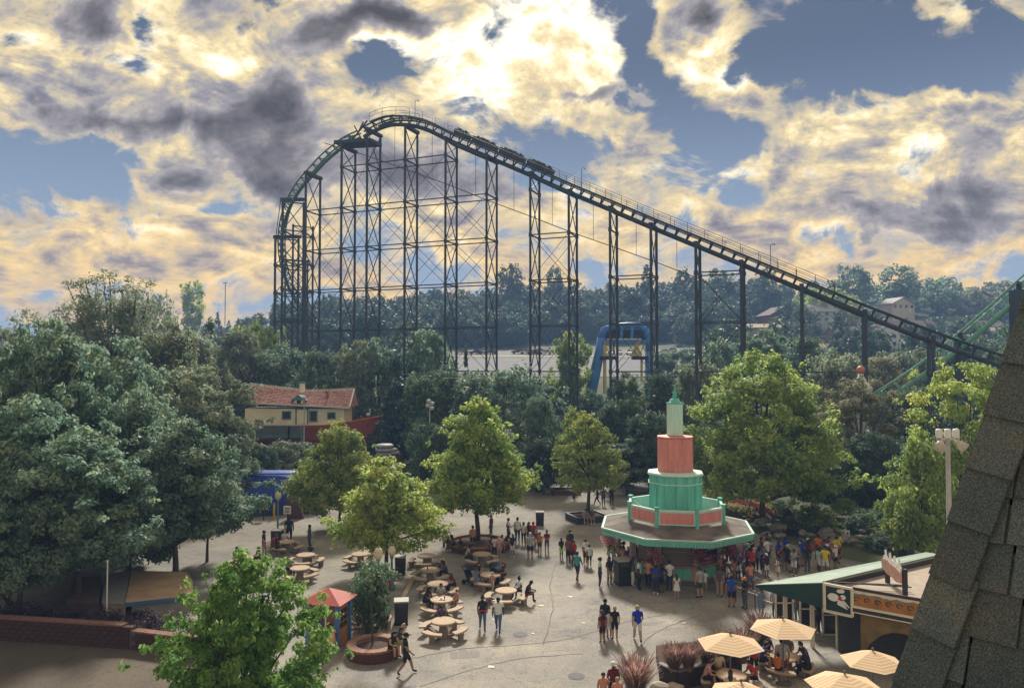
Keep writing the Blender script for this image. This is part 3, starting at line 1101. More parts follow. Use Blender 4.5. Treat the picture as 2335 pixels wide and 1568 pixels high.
lift_uv = [(2330, 828), (2290, 812), (2160, 767), (1972, 695), (1830, 636), (1695, 580), (1592, 538), (1490, 496), (1396, 456), (1305, 418), (1215, 378),
           (1121, 338), (1060, 312), (1025, 297), (985, 277), (950, 266), (920, 262), (885, 264), (850, 277), (815, 297)]
LIFT = [lift_pt(u, v) for u, v in lift_uv]
drop_uv = [(785, 318, 116.5), (742, 352, 118), (712, 384, 119.5), (688, 412, 121), (666, 448, 124), (651, 486, 127.5), (643, 530, 131.5), (643, 575, 135.5),
           (651, 620, 140), (667, 660, 145), (695, 703, 151), (735, 744, 157), (785, 772, 163), (830, 792, 168)]
DROP = [LIFT[-1]] + [at(u, v, Y) for u, v, Y in drop_uv]


def track(path, parent, mat, gauge=1.15, spine_drop=.95, spine_w=.55, tie_step=2.2, bank=None, name='track'):
    """two tube rails on ties over a box spine; each run is a part, each tie a sub-part"""
    pts = resample(path, .8)
    n = len(pts)
    fr = []
    for i, p in enumerate(pts):
        d = (pts[min(i + 1, n - 1)] - pts[max(i - 1, 0)]).normalized()
        side = Vector((d.y, -d.x, 0))
        if side.length < .05:
            side = fr[-1][1] if fr else TN
        side.normalize()
        up = side.cross(d).normalized()
        if up.z < 0 and not bank:
            side, up = -side, -up
        fr.append((p, side, up))
    mb = MB()
    for sg in (-1, 1):
        mb.tube([p + s * sg * gauge / 2 for p, s, u in fr], .12, 6)
    rails = mb.build(name, mat, parent)
    mb = MB()
    mb.tube([p - u * spine_drop for p, s, u in fr], spine_w / 2, 8)
    mb.build('spine', mat, rails)
    step = max(1, int(tie_step / .8))
    for i in range(step, n - 1, step):
        p, s, u = fr[i]
        mb = MB()
        c = p - u * spine_drop
        mb.bar(c, p + s * gauge / 2, .14, .2)
        mb.bar(c, p - s * gauge / 2, .14, .2)
        mb.bar(p - s * gauge * .5, p + s * gauge * .5, .1, .14)
        mb.build('tie', mat, rails)
    return fr


lift_path = catmull(LIFT, 10)
lift_fr = track(lift_path, coaster, steel_m, 1.2, 1.15, .62, 2.4, name='lift_track')
drop_fr = track(catmull(DROP, 8), coaster, green_m if False else M('drop_track_paint', (.06, .15, .12, 1), .5, .2, .6), 1.2, 1.0, .55, 2.4, name='drop_track')

# walkway with handrails beside the lift and over the crest
wk = [f for f in lift_fr]
i1 = min(range(len(wk)), key=lambda i: (wk[i][0] - lift_pt(1905, 668)).length)
i0 = min(range(len(wk)), key=lambda i: (wk[i][0] - lift_pt(838, 284)).length)
seg = wk[i1:i0]
for sg in (-1, 1):
    ed = [p + s * sg * 1.15 - u * .12 for p, s, u in seg]
    mb = MB()
    wv4 = [q for p, s, u in seg for q in (p + s * (sg * 1.15 - .35) - u * .12, p + s * (sg * 1.15 + .35) - u * .12, p + s * (sg * 1.15 + .35) - u * .22, p + s * (sg * 1.15 - .35) - u * .22)]
    mb._add(wv4, [(i * 4 + a, i * 4 + (a + 1) % 4, i * 4 + 4 + (a + 1) % 4, i * 4 + 4 + a) for i in range(len(seg) - 1) for a in range(4)])
    walk = mb.build('walkway', gal_m, coaster)
for sg in (-1, 1):
    for hgt in (.55, 1.1):
        mb = MB()
        mb.tube([p + s * sg * 1.5 + Vector((0, 0, hgt)) for p, s, u in seg], .032, 5)
        mb.build('handrail', gal_m, walk)
    for i in range(0, len(seg), 3):
        p, s, u = seg[i]
        mb = MB()
        b = p + s * sg * 1.5 - u * .1
        mb.bar(b, b + Vector((0, 0, 1.2)), .055)
        mb.build('handrail_post', gal_m, walk)
for u_, v_ in ((933, 262), (1320, 425), (1758, 607)):
    mb = MB()
    b = lift_pt(u_, v_) + TN * 1.5
    mb.tube([b, b + Vector((0, 0, 2.9)), b + Vector((.15, 0, 3.1)), b + Vector((.5, 0, 3.05))], .04, 6)
    mb.ball(b + Vector((.5, 0, 2.98)), .10, 6, 5)
    mb.build('walkway_lamp', gal_m, coaster)

# maintenance platform under the crest and the top of the drop
mb = MB()
pa, pb = at(775, 330, 116.5), at(858, 325, 114)
mb.bar(pa, pb, 3.2, .5)
mb.bar(pa + Vector((0, 0, .9)), pb + Vector((-3, 0, 1.2)), .12)
mb.bar(pb + Vector((-3, 0, 1.2)), pb + Vector((-2, 0, 3.2)), .18)
mb.bar(pb + Vector((-4, 0, 0)), pb + Vector((-1.4, 0, 3.4)), .2)
mb.bar(pb + Vector((-2, 0, 0)), pb + Vector((-3.4, 0, 2.6)), .2)
mb.build('service_platform', steel_m, coaster)


def support(ca, cb, za, zb, label=None, colw=.31, step=6.3, z_ref=6.0, brace=.105):
    """a bent: two columns with horizontals and X braces between them"""
    root = bpy.data.objects.new('support_tower', None)
    COL.objects.link(root)
    root.parent = coaster
    ga, gb = land(ca.x, ca.y) - .5, land(cb.x, cb.y) - .5
    for c, g_, z in ((ca, ga, za), (cb, gb, zb)):
        mb = MB()
        mb.bar((c.x, c.y, g_), (c.x, c.y, z), colw, colw, up=(0, 1, 0))
        for zz in np.arange(z_ref, z - 1, step):
            mb.box(c.x, c.y, zz, colw + .14, colw + .14, .5)
        mb.build('column', steel_m, root)
    top = min(za, zb)
    lv = [z for z in np.arange(z_ref, top - 1.5, step)] + [top - .3]
    for k, z in enumerate(lv):
        A, B = Vector((ca.x, ca.y, z)), Vector((cb.x, cb.y, z))
        mb = MB()
        mb.bar(A, B, .14, .2)
        mb.build('cross_beam', steel_m, root)
        if k:
            z0 = lv[k - 1]
            for P, Q in (((ca, z0), (cb, z)), ((cb, z0), (ca, z))):
                mb = MB()
                mb.bar((P[0].x, P[0].y, P[1]), (Q[0].x, Q[0].y, Q[1]), brace)
                mb.build('diagonal_brace', steel_m, root)
    return root, lv


WT_ = 3.7
towers = []
for (u, vtop) in [(711, 396), (792, 334), (850, 296), (936, 288), (1028, 318), (1121, 358), (1220, 398), (1307, 438), (1400, 476), (1492, 514), (1593, 556),
                  (1695, 598), (1830, 652), (1972, 710), (2123, 768)]:
    s = s_of(u)
    c = P0 + TD * s
    zt = CZ + (HOR - vtop) / F * c.y - .1
    a, b = c - TN * WT_ / 2, c + TN * WT_ / 2
    _, lv = support(a, b, zt, zt)
    towers.append((a, b, zt, lv))
    # head beam carrying the spine
    mb = MB()
    mb.bar(a + Vector((0, 0, zt)) - TN * .3, b + Vector((0, 0, zt)) + TN * .3, .5, .45)
    mb.build('head_beam', steel_m, coaster)
# longitudinal frames
for i, j in [(0, 1), (1, 2), (2, 3), (3, 4), (4, 5), (6, 7), (8, 9), (10, 11), (12, 13)]:
    A, B = towers[i], towers[j]
    lv = [z for z in A[3][:-1] if z < min(A[2], B[2]) - 1]
    for side in (0, 1):
        a, b = A[side], B[side]
        for z in lv:
            mb = MB()
            mb.bar((a.x, a.y, z), (b.x, b.y, z), .10, .15)
            mb.build('longitudinal_beam', steel_m, coaster)
        for z0, z1 in zip(lv, lv[1:]):
            for P, Q in (((a, z0), (b, z1)), ((b, z0), (a, z1))):
                mb = MB()
                mb.tube([(P[0].x, P[0].y, P[1]), (Q[0].x, Q[0].y, Q[1])], .035, 4)
                mb.build('tie_rod', steel_m, coaster)
        if i >= 4:
            mb = MB()
            mb.bar((a.x, a.y, A[2] - .2), (b.x, b.y, B[2] - .2), .16, .24)
            mb.build('sloping_beam', steel_m, coaster)
# supports of the first drop
for (ua, ub, vt, Y) in [(645, 693, 455, 125), (628, 681, 540, 132)]:
    a, b = at(ua, vt, Y), at(ub, vt, Y + 2)
    support(a, b, a.z, a.z, step=5.0, colw=.33, brace=.12)
    a2, b2 = at(ua, vt, Y) + Vector((0, 6, 0)), at(ub, vt, Y + 2) + Vector((0, 6, 0))
    support(a2, b2, a.z - 3, a.z - 3, step=5.0, colw=.28, brace=.10)
    mb = MB()
    mb.bar(a - Vector((.4, 0, 0)), b + Vector((.4, 0, 0)), .5, .55)
    mb.build('head_beam', steel_m, coaster)
    for P, Q in ((a, a2), (b, b2)):
        for z in np.arange(6, a.z - 4, 5.0):
            mb = MB()
            mb.bar((P.x, P.y, z), (Q.x, Q.y, z), .2)
            mb.build('longitudinal_beam', steel_m, coaster)
mb = MB()
mb.tube([at(640, 455, 124), at(629, 540, 131)], .07, 5)
mb.build('tie_rod', steel_m, coaster)
# hanging safety cable under the lift
cab = [(735, 322), (836, 352), (936, 388), (1020, 418), (1110, 454), (1211, 492), (1300, 527), (1400, 562), (1500, 598), (1600, 637)]
cp = [lift_pt(u, v) for u, v in cab]
mb = MB()
mb.tube(cp, .06, 5)
mb.build('cable', steel_m, coaster)
for u, v0, v1 in ((898, 264, 374), (984, 272, 402), (1084, 325, 444), (1172, 360, 478), (1260, 400, 512), (1354, 440, 545), (1452, 482, 580), (1545, 520, 614)):
    mb = MB()
    mb.tube([lift_pt(u, v0), lift_pt(u, v1)], .03, 4)
    mb.build('hanger_wire', steel_m, coaster)

# ---- second track climbing to the right, behind the foot of the lift
climb = [at(1975, 915, 104), at(2010, 888, 102), at(2070, 848, 100), at(2120, 812, 98.5), at(2170, 775, 97), at(2220, 734, 95), at(2280, 682, 92.5), at(2340, 628, 90), at(2420, 556, 87)]
climber = thing('climbing_track', 'bright green coaster track climbing to the right picture edge', 'coaster track', (0, 0, 0))
track(catmull(climb, 6), climber, green_m, 1.4, 1.45, .7, 2.6, name='rails')
pier_m = M('dark_pier', (.035, .05, .06, 1), .6, .2, 1)
for (u, vt, Y, w) in ((2334, 660, 90, 1.7), (2200, 772, 96, 1.3)):
    p = at(u, vt, Y)
    mb = MB()
    mb.box(p.x, p.y + .6, p.z / 2, w, w, p.z)
    mb.bar(p + Vector((0, .6, -.4)), at(u - 12, vt - 26, Y) + Vector((0, 0, -.5)), .5)
    mb.build('pier', pier_m, climber)

# ---- train on the lift
dark_car = M('train_paint', (.018, .020, .022, 1), .45, .2, 3, spec=.5)
seat_m = M('train_seat', (.025, .024, .026, 1), .8)
train = thing('coaster_train', 'dark coaster train of seven cars on the lift just below the crest', 'train', (0, 0, 0))
ia = min(range(len(lift_fr)), key=lambda i: (lift_fr[i][0] - lift_pt(1268, 402)).length)
ib = min(range(len(lift_fr)), key=lambda i: (lift_fr[i][0] - lift_pt(1044, 304)).length)
CARS = []
for k in range(7):
    f = ia + (ib - ia) * (k + .5) / 7
    p, s, u = lift_fr[int(round(f))]
    q2 = lift_fr[int(round(f)) + 1][0]
    d = (q2 - p).normalized()
    CARS.append((p, d, s, u))
    L = 1.2

    def X(a, b, c):
        return p + d * a + s * b + u * c
    mb = MB()
    prof = [(-L, .12), (-L, .80), (-L + .3, .90), (-.1, .80), (.3, .92), (.6, .82), (L + .04, .78), (L, .35), (L - .1, .12)]
    for sg in (-1, 1):
        pts = [X(a, sg * .72, c) for a, c in prof]
        mb.face(*(pts if sg < 0 else pts[::-1]))
    for (a0, c0), (a1, c1) in zip(prof, prof[1:] + prof[:1]):
        mb.face(X(a0, -.72, c0), X(a0, .72, c0), X(a1, .72, c1), X(a1, -.72, c1))
    car = mb.build('car', dark_car, train)
    for a in (-.55, .45):
        mb = MB()
        mb.bar(X(a, -.5, .78), X(a, .5, .78), .3, .5, up=u)
        mb.build('seat', seat_m, car)
    mb = MB()
    for a in (-.8, .8):
        for sg in (-1, 1):
            c = X(a, sg * .6, .1)
            mb.tube([c - s * .1, c + s * .1], .14, 8)
    mb.build('wheel_set', seat_m, car)

# ================================================================ kiosk
teal_m = M('teal_paint', (.125, .48, .395, 1), .6, .22, 1.6, bump=.1, bscale=8, stretch=(2.5, 2.5, .5))
mint_m = M('mint_paint', (.52, .77, .67, 1), .6, .14, 1.6, stretch=(2.5, 2.5, .5))
pale_m = M('pale_mint_trim', (.55, .72, .64, 1), .65, .10, 2)
coral_m = M('coral_paint', (.66, .25, .22, 1), .65, .20, 1.8, bump=.1, bscale=10, stretch=(2.5, 2.5, .5))
pink_m = M('dusty_pink', (.40, .235, .205, 1), .7, .14, 2)
roof_m = M('kiosk_roofing', (.105, .086, .078, 1), .95, .35, .8, bump=.4, bscale=30, col2=(.24, .20, .175, 1))
mesh_m = M('screen_mesh', (.19, .175, .14, 1), .8, .3, 25)
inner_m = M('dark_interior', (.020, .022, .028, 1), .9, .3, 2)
KC = at(1541, 1300, 47.3)
KR = R(-90 + 12)                 # one corner points a little right of the viewer


def octp(r, k, z=None, rot=KR):
    a = rot + k * math.pi / 4
    return (r * math.cos(a), r * math.sin(a)) if z is None else Vector((r * math.cos(a), r * math.sin(a), z))


kiosk = thing('food_kiosk', 'octagonal teal and coral food kiosk with a stepped three-tier tower', 'kiosk', (KC.x, KC.y, 0))
mb = MB()
mb.lathe([(2.95, 0), (2.95, .3)], 8, rot=KR)
mb.build('plinth', M('plinth_concrete', (.12, .12, .12, 1), .9), kiosk)
for k in range(8):
    a, b = octp(2.9, k, .3), octp(2.9, k + 1, .3)
    d = (b - a).normalized()
    nrm = Vector((d.y, -d.x, 0))
    mb = MB()
    mb.slab([a, b, b + Vector((0, 0, .82)), a + Vector((0, 0, .82))], .14)
    w = mb.build('counter_wall', pink_m, kiosk)
    mb = MB()
    p, q_ = a.lerp(b, .14) + nrm * .025, a.lerp(b, .86) + nrm * .025
    mb.slab([p + Vector((0, 0, .1)), q_ + Vector((0, 0, .1)), q_ + Vector((0, 0, .70)), p + Vector((0, 0, .70))], .05)
    mb.build('teal_panel', teal_m, w)
    mb = MB()
    mb.slab([a + nrm * .16 + Vector((0, 0, .88)), b + nrm * .16 + Vector((0, 0, .88)), b - nrm * .35 + Vector((0, 0, .88)), a - nrm * .35 + Vector((0, 0, .88))], .07)
    mb.build('counter_top', pink_m, kiosk)
    c = octp(2.86, k)
    mb = MB()
    mb.box(c[0], c[1], 1.98, .30, .30, 1.46, rz=KR + k * math.pi / 4)
    mb.box(c[0], c[1], 1.30, .38, .38, .12, rz=KR + k * math.pi / 4)
    mb.box(c[0], c[1], 2.66, .38, .38, .14, rz=KR + k * math.pi / 4)
    mb.build('column', M('column_pink', (.46, .36, .31, 1), .7, .15, 4), kiosk)
    # serving openings: mesh screens on two sides, near-black panels for the unlit inside elsewhere
    p, q_ = a.lerp(b, .12) - nrm * .22, a.lerp(b, .88) - nrm * .22
    z0, z1 = .90, 2.42
    mb = MB()
    mb.slab([p + Vector((0, 0, z0)), q_ + Vector((0, 0, z0)), q_ + Vector((0, 0, z1)), p + Vector((0, 0, z1))], .03)
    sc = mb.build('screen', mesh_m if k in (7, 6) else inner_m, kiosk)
    for t in (.0, .48, 1.0):
        mb = MB()
        z = .93 + (z1 - z0 - .05) * t + z0 - .9
        mb.bar(p + nrm * .03 + Vector((0, 0, z)), q_ + nrm * .03 + Vector((0, 0, z)), .05, .05)
        mb.build('screen_bar', pink_m, sc)
mb = MB()
mb.lathe([(2.3, .32), (2.3, 2.72)], 8, rot=KR)
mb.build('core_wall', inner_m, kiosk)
# roof: shallow octagonal skirt with a moulded edge
mb = MB()
mb.lathe([(4.72, 2.72), (4.80, 3.06), (3.1, 3.42), (1.2, 3.46)], 8, rot=KR)
mb.build('roof', roof_m, kiosk)
for k in range(8):
    a, b = octp(4.84, k, 3.0), octp(4.84, k + 1, 3.0)
    d = (b - a).normalized()
    nrm = Vector((d.y, -d.x, 0))
    mb = MB()
    mb.slab([octp(4.72, k, 2.66) + nrm * .06, octp(4.72, k + 1, 2.66) + nrm * .06, b + Vector((0, 0, .0)), a], .06)
    fb = mb.build('fascia', teal_m, kiosk)
    mb = MB()
    mb.bar(a + Vector((0, 0, .05)), b + Vector((0, 0, .05)), .14, .09)
    mb.build('fascia_cap', M('cap_mint', (.38, .56, .48, 1), .7, .15, 3), fb)
    n = 22
    mb = MB()
    lo0, lo1 = octp(4.72, k, 2.68) + nrm * .075, octp(4.72, k + 1, 2.68) + nrm * .075
    for i in range(n):
        t0, t1 = (i + .15) / n, (i + .75) / n
        tm_ = (i + (.95 if k % 2 else -.05)) / n
        m0 = a.lerp(b, t0) + nrm * .02 - Vector((0, 0, .02))
        m1 = lo0.lerp(lo1, max(0, min(1, tm_))).lerp(a.lerp(b, max(0, min(1, tm_))), .45) + nrm * .03
        m2 = lo0.lerp(lo1, t1)
        mb.bar(m0, m1, .045, .045)
        mb.bar(m1, m2, .045, .045)
    tag(mb.build('herringbone_moulding', M('moulding_teal', (.26, .58, .50, 1), .6), fb), kind='stuff')
# balustrade
for k in range(8):
    a, b = octp(3.05, k, 3.44), octp(3.05, k + 1, 3.44)
    d = (b - a).normalized()
    nrm = Vector((d.y, -d.x, 0))
    mb = MB()
    mb.box(a.x, a.y, 3.95, .18, .18, 1.2, rz=KR + k * math.pi / 4)
    mb.box(a.x, a.y, 4.58, .26, .26, .09, rz=KR + k * math.pi / 4)
    mb.build('rail_post', teal_m, kiosk)
    p, q_ = a + d * .10, b - d * .10
    mb = MB()
    mb.slab([p + Vector((0, 0, .12)), q_ + Vector((0, 0, .12)), q_ + Vector((0, 0, .92)), p + Vector((0, 0, .92))], .06)
    pn = mb.build('rail_panel', pale_m, kiosk)
    mb = MB()
    e = .085
    mb.slab([p + d * e + nrm * .02 + Vector((0, 0, .12 + e)), q_ - d * e + nrm * .02 + Vector((0, 0, .12 + e)),
             q_ - d * e + nrm * .02 + Vector((0, 0, .92 - e)), p + d * e + nrm * .02 + Vector((0, 0, .92 - e))], .03)
    mb.build('coral_inset', coral_m, pn)
    mb = MB()
    mb.bar(p + Vector((0, 0, .97)), q_ + Vector((0, 0, .97)), .13, .09)
    mb.build('hand_rail', pale_m, pn)
    if k in (3, 4, 5):
        mb = MB()
        mb.bar(a + Vector((0, 0, .95)), octp(1.7, k, 3.6), .06)
        mb.build('rail_stay', pale_m, kiosk)


def fluted(r, n, flute, z0, z1):
    pts = []
    for i in range(8):
        A, B = octp(r, i), octp(r, i + 1)
        dn = Vector((B[1] - A[1], A[0] - B[0])).normalized()
        for j in range(n):
            t0 = j / n
            for t, o in ((t0 + .02, flute), (t0 + .98 / n - .05 / n, flute), (t0 + .97 / n, 0), (t0 + 1.0 / n, 0)):
                t = min(t, 1)
                pts.append((A[0] + (B[0] - A[0]) * t + dn.x * o, A[1] + (B[1] - A[1]) * t + dn.y * o))
    mb = MB()
    mb.prism(pts, z0, z1)
    return mb


fluted(1.70, 2, .05, 3.5, 6.22).build('teal_drum', teal_m, kiosk)
mb = MB()
mb.lathe([(1.74, 5.70), (1.80, 5.74), (1.74, 5.78)], 8, rot=KR)
mb.lathe([(1.80, 6.24), (1.84, 6.30), (1.78, 6.38), (1.15, 6.44)], 8, rot=KR)
mb.build('drum_cornice', pale_m, kiosk)
fluted(1.12, 1, .05, 6.46, 8.50).build('coral_drum', coral_m, kiosk)
mb = MB()
mb.lathe([(1.17, 8.52), (1.17, 8.60), (.5, 8.64)], 8, rot=KR)
mb.build('drum_cornice', coral_m, kiosk)
fluted(.50, 1, .03, 8.66, 10.64).build('mint_drum', mint_m, kiosk)
mb = MB()
mb.lathe([(.54, 10.65), (.54, 10.71), (.36, 10.73), (.33, 10.84), (.25, 10.93), (.14, 10.98), (.12, 11.05), (.16, 11.08), (.12, 11.12), (.12, 11.26), (.17, 11.34), (.09, 11.40),
          (.08, 11.46), (.11, 11.50), (.05, 11.54), (.05, 11.62), (.07, 11.66), (.0, 11.76)], 12, rot=KR)
mb.build('finial', teal_m, kiosk, True)

# hanging flower baskets
fl_m = leaf_mat('petal_magenta', (.26, .025, .10, 1), (.50, .07, .24, 1), .3)
fl_p = leaf_mat('petal_pink', (.40, .10, .16, 1), (.62, .30, .36, 1), .3)
fl_r = leaf_mat('petal_red', (.30, .018, .015, 1), (.52, .05, .035, 1), .3)
fl_y = leaf_mat('petal_yellow', (.55, .48, .12, 1), (.75, .70, .32, 1), .3)
basket_m = M('basket', (.05, .035, .02, 1), .9)
rng = np.random.default_rng(3)
for (k, r_, z, mat, lab) in [(0, 3.45, 1.95, fl_m, 'magenta flower basket hanging at the kiosk corner facing the viewer'),
                            (6, 4.3, 2.05, fl_p, 'pink and red flower basket hanging under the left roof tip of the kiosk'),
                            (7, 3.5, 1.75, fl_p, 'pink flower basket hanging left of the screened kiosk window'),
                            (1, 3.5, 1.95, fl_m, 'purple flower basket hanging in shade at the right side of the kiosk'),
                            (2, 4.0, 2.0, fl_m, 'purple flower basket hanging at the far right corner of the kiosk')]:
    p = octp(r_, k)
    b = thing('flower_basket', lab, 'flower basket', (KC.x + p[0], KC.y + p[1], z), 0, 'flower baskets around the kiosk')
    mb = MB()
    mb.lathe([(.12, -.3), (.26, -.05), (.28, 0)], 12)
    mb.build('basket', basket_m, b)
    cs = rng.normal(size=(46, 3)) * np.array([.26, .26, .22]) + np.array([0, 0, .02])
    V, Q, T = leaf_cloud(rng, cs, np.full(46, .16), 16, .11, .8)
    tag(link('blossoms', np_mesh('blossoms', V, Q, mat, T), b), kind='stuff')
    cs = rng.normal(size=(22, 3)) * np.array([.24, .24, .18]) + np.array([0, 0, -.12])
    V, Q, T = leaf_cloud(rng, cs, np.full(22, .16), 14, .12, .8)
    link('leaves', np_mesh('leaves', V, Q, LM['maple'], T), b)
    mb = MB()
    for a in range(3):
        mb.tube([(math.cos(a * 2.1) * .26, math.sin(a * 2.1) * .26, 0), (0, 0, 2.75 - z)], .012, 4)
    mb.build('hanger', basket_m, b)

# ================================================================ ark
cream_m = M('cream_board', (.84, .77, .57, 1), .7, .08, 1.2)
tile_m = M('red_roof_tile', (.43, .20, .17, 1), .9, .25, 1.5, col2=(.54, .31, .27, 1), bump=.2, bscale=12)
hull_m = M('hull_red', (.54, .115, .045, 1), .55, .18, 1.0, bump=.15, bscale=6)
hulld_m = M('hull_brown', (.13, .035, .028, 1), .75, .25, 1.0)
tealw_m = M('weathered_teal', (.10, .22, .24, 1), .7, .2, 3)
white_m = M('white_paint', (.72, .72, .70, 1), .6, .06, 3)
glass_m = M('dark_glass', (.035, .030, .030, 1), .15, .2, 2, spec=.6)
AY = 92.0
ps = AY / F                      # metres per view pixel there


def ax(u):
    return (u - VW / 2) * ps


def az(v):
    return CZ - (v - HOR) * ps


ark = thing('ark_house', 'storybook ark with cream house, sagging red tiled roof and orange-red hull', 'ark', (0, 0, 0))
zb_, ze = az(968), az(934)
x0, x1 = ax(560), ax(786)
mb = MB()
mb.box((x0 + x1) / 2, AY + 2.2, (zb_ + ze) / 2, x1 - x0, 4.4, ze - zb_ + .3)
house = mb.build('house_wall', cream_m, ark)
# each board line
for i in range(6):
    z = zb_ + (ze - zb_) * (i + .5) / 6
    mb = MB()
    mb.box((x0 + x1) / 2, AY - .012, z, x1 - x0 - .1, .02, (ze - zb_) / 6 - .03)
    mb.build('wall_board', cream_m, house)
# roof: sagging ridge, courses of tile on the front slope
NX = 26
xs_ = [ax(556) + (ax(800) - ax(556)) * i / NX for i in range(NX + 1)]


def ridge_z(x):
    u = x / ps + VW / 2
    pts = [(540, 874), (585, 881), (640, 887), (690, 893), (740, 892), (800, 889)]
    for (a, va), (b, vb) in zip(pts, pts[1:]):
        if a <= u <= b:
            return az(va + (vb - va) * (u - a) / (b - a))
    return az(890)


def eave_z(x):
    u = x / ps + VW / 2
    return az(915 + (u - 556) * .05) - .05


mb = MB()
for i in range(NX):
    a, b = xs_[i], xs_[i + 1]
    mb.face((a, AY - .5, eave_z(a)), (b, AY - .5, eave_z(b)), (b, AY + 2.2, ridge_z(b)), (a, AY + 2.2, ridge_z(a)))
    mb.face((a, AY + 2.2, ridge_z(a)), (b, AY + 2.2, ridge_z(b)), (b, AY + 4.9, eave_z(b)), (a, AY + 4.9, eave_z(a)))
for x in (xs_[0], xs_[-1]):
    mb.face((x, AY - .5, eave_z(x)), (x, AY + 2.2, ridge_z(x)), (x, AY + 4.9, eave_z(x)))
rf = mb.build('roof', tile_m, ark)
rnd = random.Random(4)
pale_tile = M('faded_tile', (.48, .30, .25, 1), .9, .2, 3)
row_n = 11
for r_ in range(row_n):
    t0, t1 = r_ / row_n, (r_ + 1.12) / row_n
    i = 0
    while i < NX:
        w = 1
        a, b = xs_[i], xs_[min(i + w, NX)]
        if i % 2 == r_ % 2:
            a += .12

        def Pn(x, t, up):
            t = min(t, 1)
            return Vector((x, AY - .5 + 2.7 * t - up * .7, eave_z(x) + (ridge_z(x) - eave_z(x)) * t + up * .7))
        mb = MB()
        up0 = .075 + rnd.random() * .03
        pts = [Pn(a + .015, t0, up0), Pn(b - .015, t0, up0), Pn(b - .015, t1, .03), Pn(a + .015, t1, .03)]
        mb.slab(pts, .04)
        mb.build('roof_tile', pale_tile if rnd.random() < .045 else tile_m, rf)
        i += w
for i in range(64):
    x = xs_[0] + (xs_[-1] - xs_[0]) * (i + .5) / 64
    mb = MB()
    mb.box(x, AY + 2.2, ridge_z(x) + .12, .10, .16, .22)
    mb.build('ridge_crest', white_m, rf)
mb = MB()
mb.bar((xs_[-1], AY - .5, eave_z(xs_[-1]) + .06), (xs_[-1], AY + 2.2, ridge_z(xs_[-1]) + .06), .14, .14)
mb.bar((xs_[0], AY - .56, eave_z(xs_[0]) - .05), (xs_[-1], AY - .56, eave_z(xs_[-1]) - .05), .1, .14)
mb.build('roof_trim', white_m, rf)
# chimney, dormer
mb = MB()
mb.box(ax(679), AY + 2.1, az(884), .62, .62, 1.35, taper=.8)
ch = mb.build('chimney', cream_m, rf)
mb = MB()
mb.box(ax(679), AY + 2.1, az(873) + .02, .66, .66, .2)
mb.build('chimney_cap', tealw_m, ch)
mb = MB()
dxc = ax(683)
mb.box(dxc, AY + .35, az(914), 1.1, 1.3, 1.0)
dorm = mb.build('dormer', cream_m, rf)
mb = MB()
for sg in (-1, 1):
    mb.slab([(dxc, AY - .45, az(899)), (dxc + sg * .95, AY - .45, az(912)), (dxc + sg * .95, AY + 1.5, az(912)), (dxc, AY + 1.5, az(899))][::sg], .08)
mb.face((dxc - .9, AY - .42, az(911.5)), (dxc + .9, AY - .42, az(911.5)), (dxc, AY - .42, az(900)))
mb.build('dormer_roof', tealw_m, dorm)
mb = MB()
mb.box(dxc + .05, AY - .32, az(916), .5, .04, .6)
mb.build('dormer_window', glass_m, dorm)


def ark_window(u, v, w, h, parent, trim=tealw_m, fill=None):
    mb = MB()
    mb.box(ax(u), AY - .045, az(v), w, .05, h)
    wn_ = mb.build('window', fill or glass_m, parent)
    mb = MB()
    t = .13
    for (cx, cz_, sx, sz) in ((0, h / 2, w + 2 * t, t), (0, -h / 2, w + 2 * t, t), (-w / 2 - t / 2, 0, t, h), (w / 2 + t / 2, 0, t, h)):
        mb.box(ax(u) + cx, AY - .085, az(v) + cz_, sx, .08, sz)
    mb.build('frame', trim, wn_)
    return wn_


ark_window(655, 946, .85, .9, house)
ark_window(716, 948, .72, 1.25, house)
ark_window(757, 947, .75, .72, house)
mb = MB()
mb.box(ax(690), AY - .045, az(949), 1.25, .05, 1.75)
door = mb.build('door', cream_m, house)
mb = MB()
for (cx, cz_, sx, sz) in ((0, .95, 1.6, .15), (-.72, 0, .15, 1.8), (.72, 0, .15, 1.8)):
    mb.box(ax(690) + cx, AY - .085, az(949) + cz_, sx, .08, sz)
mb.build('frame', tealw_m, door)
# hull, lofted from stern to bow
secs = []
hx0, hx1 = ax(540), ax(868)
NH = 18
for i in range(NH + 1):
    t = i / NH
    x = hx0 + (hx1 - hx0) * t
    k = 1 - max(0, (t - .62) / .38) ** 1.9
    half = 2.6 * k + .03
    sheer = az(968) + max(0, (t - .55) / .45) ** 1.6 * .95
    keel = az(1004) + max(0, (t - .75) / .25) ** 2.2 * 1.35
    secs.append((x, half, sheer, keel))
mb = MB()
for (xa, ha, sa, ka), (xb, hb, sb, kb) in zip(secs, secs[1:]):
    yc = AY + 2.2
    for sg in (-1, 1):
        for j in range(4):
            def S(x, h_, s_, k_, jj):
                w = jj / 4
                return (x - (1 - w) * .5 * (1 if x > ax(760) else 0), yc + sg * (h_ + .25) * (.55 + .45 * w), k_ + (s_ - k_) * w)
            pts = [S(xa, ha, sa, ka, j), S(xb, hb, sb, kb, j), S(xb, hb, sb, kb, j + 1), S(xa, ha, sa, ka, j + 1)]
            mb.face(*(pts if sg < 0 else pts[::-1]))
hull = mb.build('hull', hull_m, ark)
mb = MB()
deck = [(x, AY + 2.2 - (h + .1), s - .35) for x, h, s, k in secs] + [(x, AY + 2.2 + (h + .1), s - .35) for x, h, s, k in secs][::-1]
mb.face(*deck)
mb.build('deck', M('deck_orange', (.52, .16, .05, 1), .7, .2, 1.2), hull)
mb = MB()
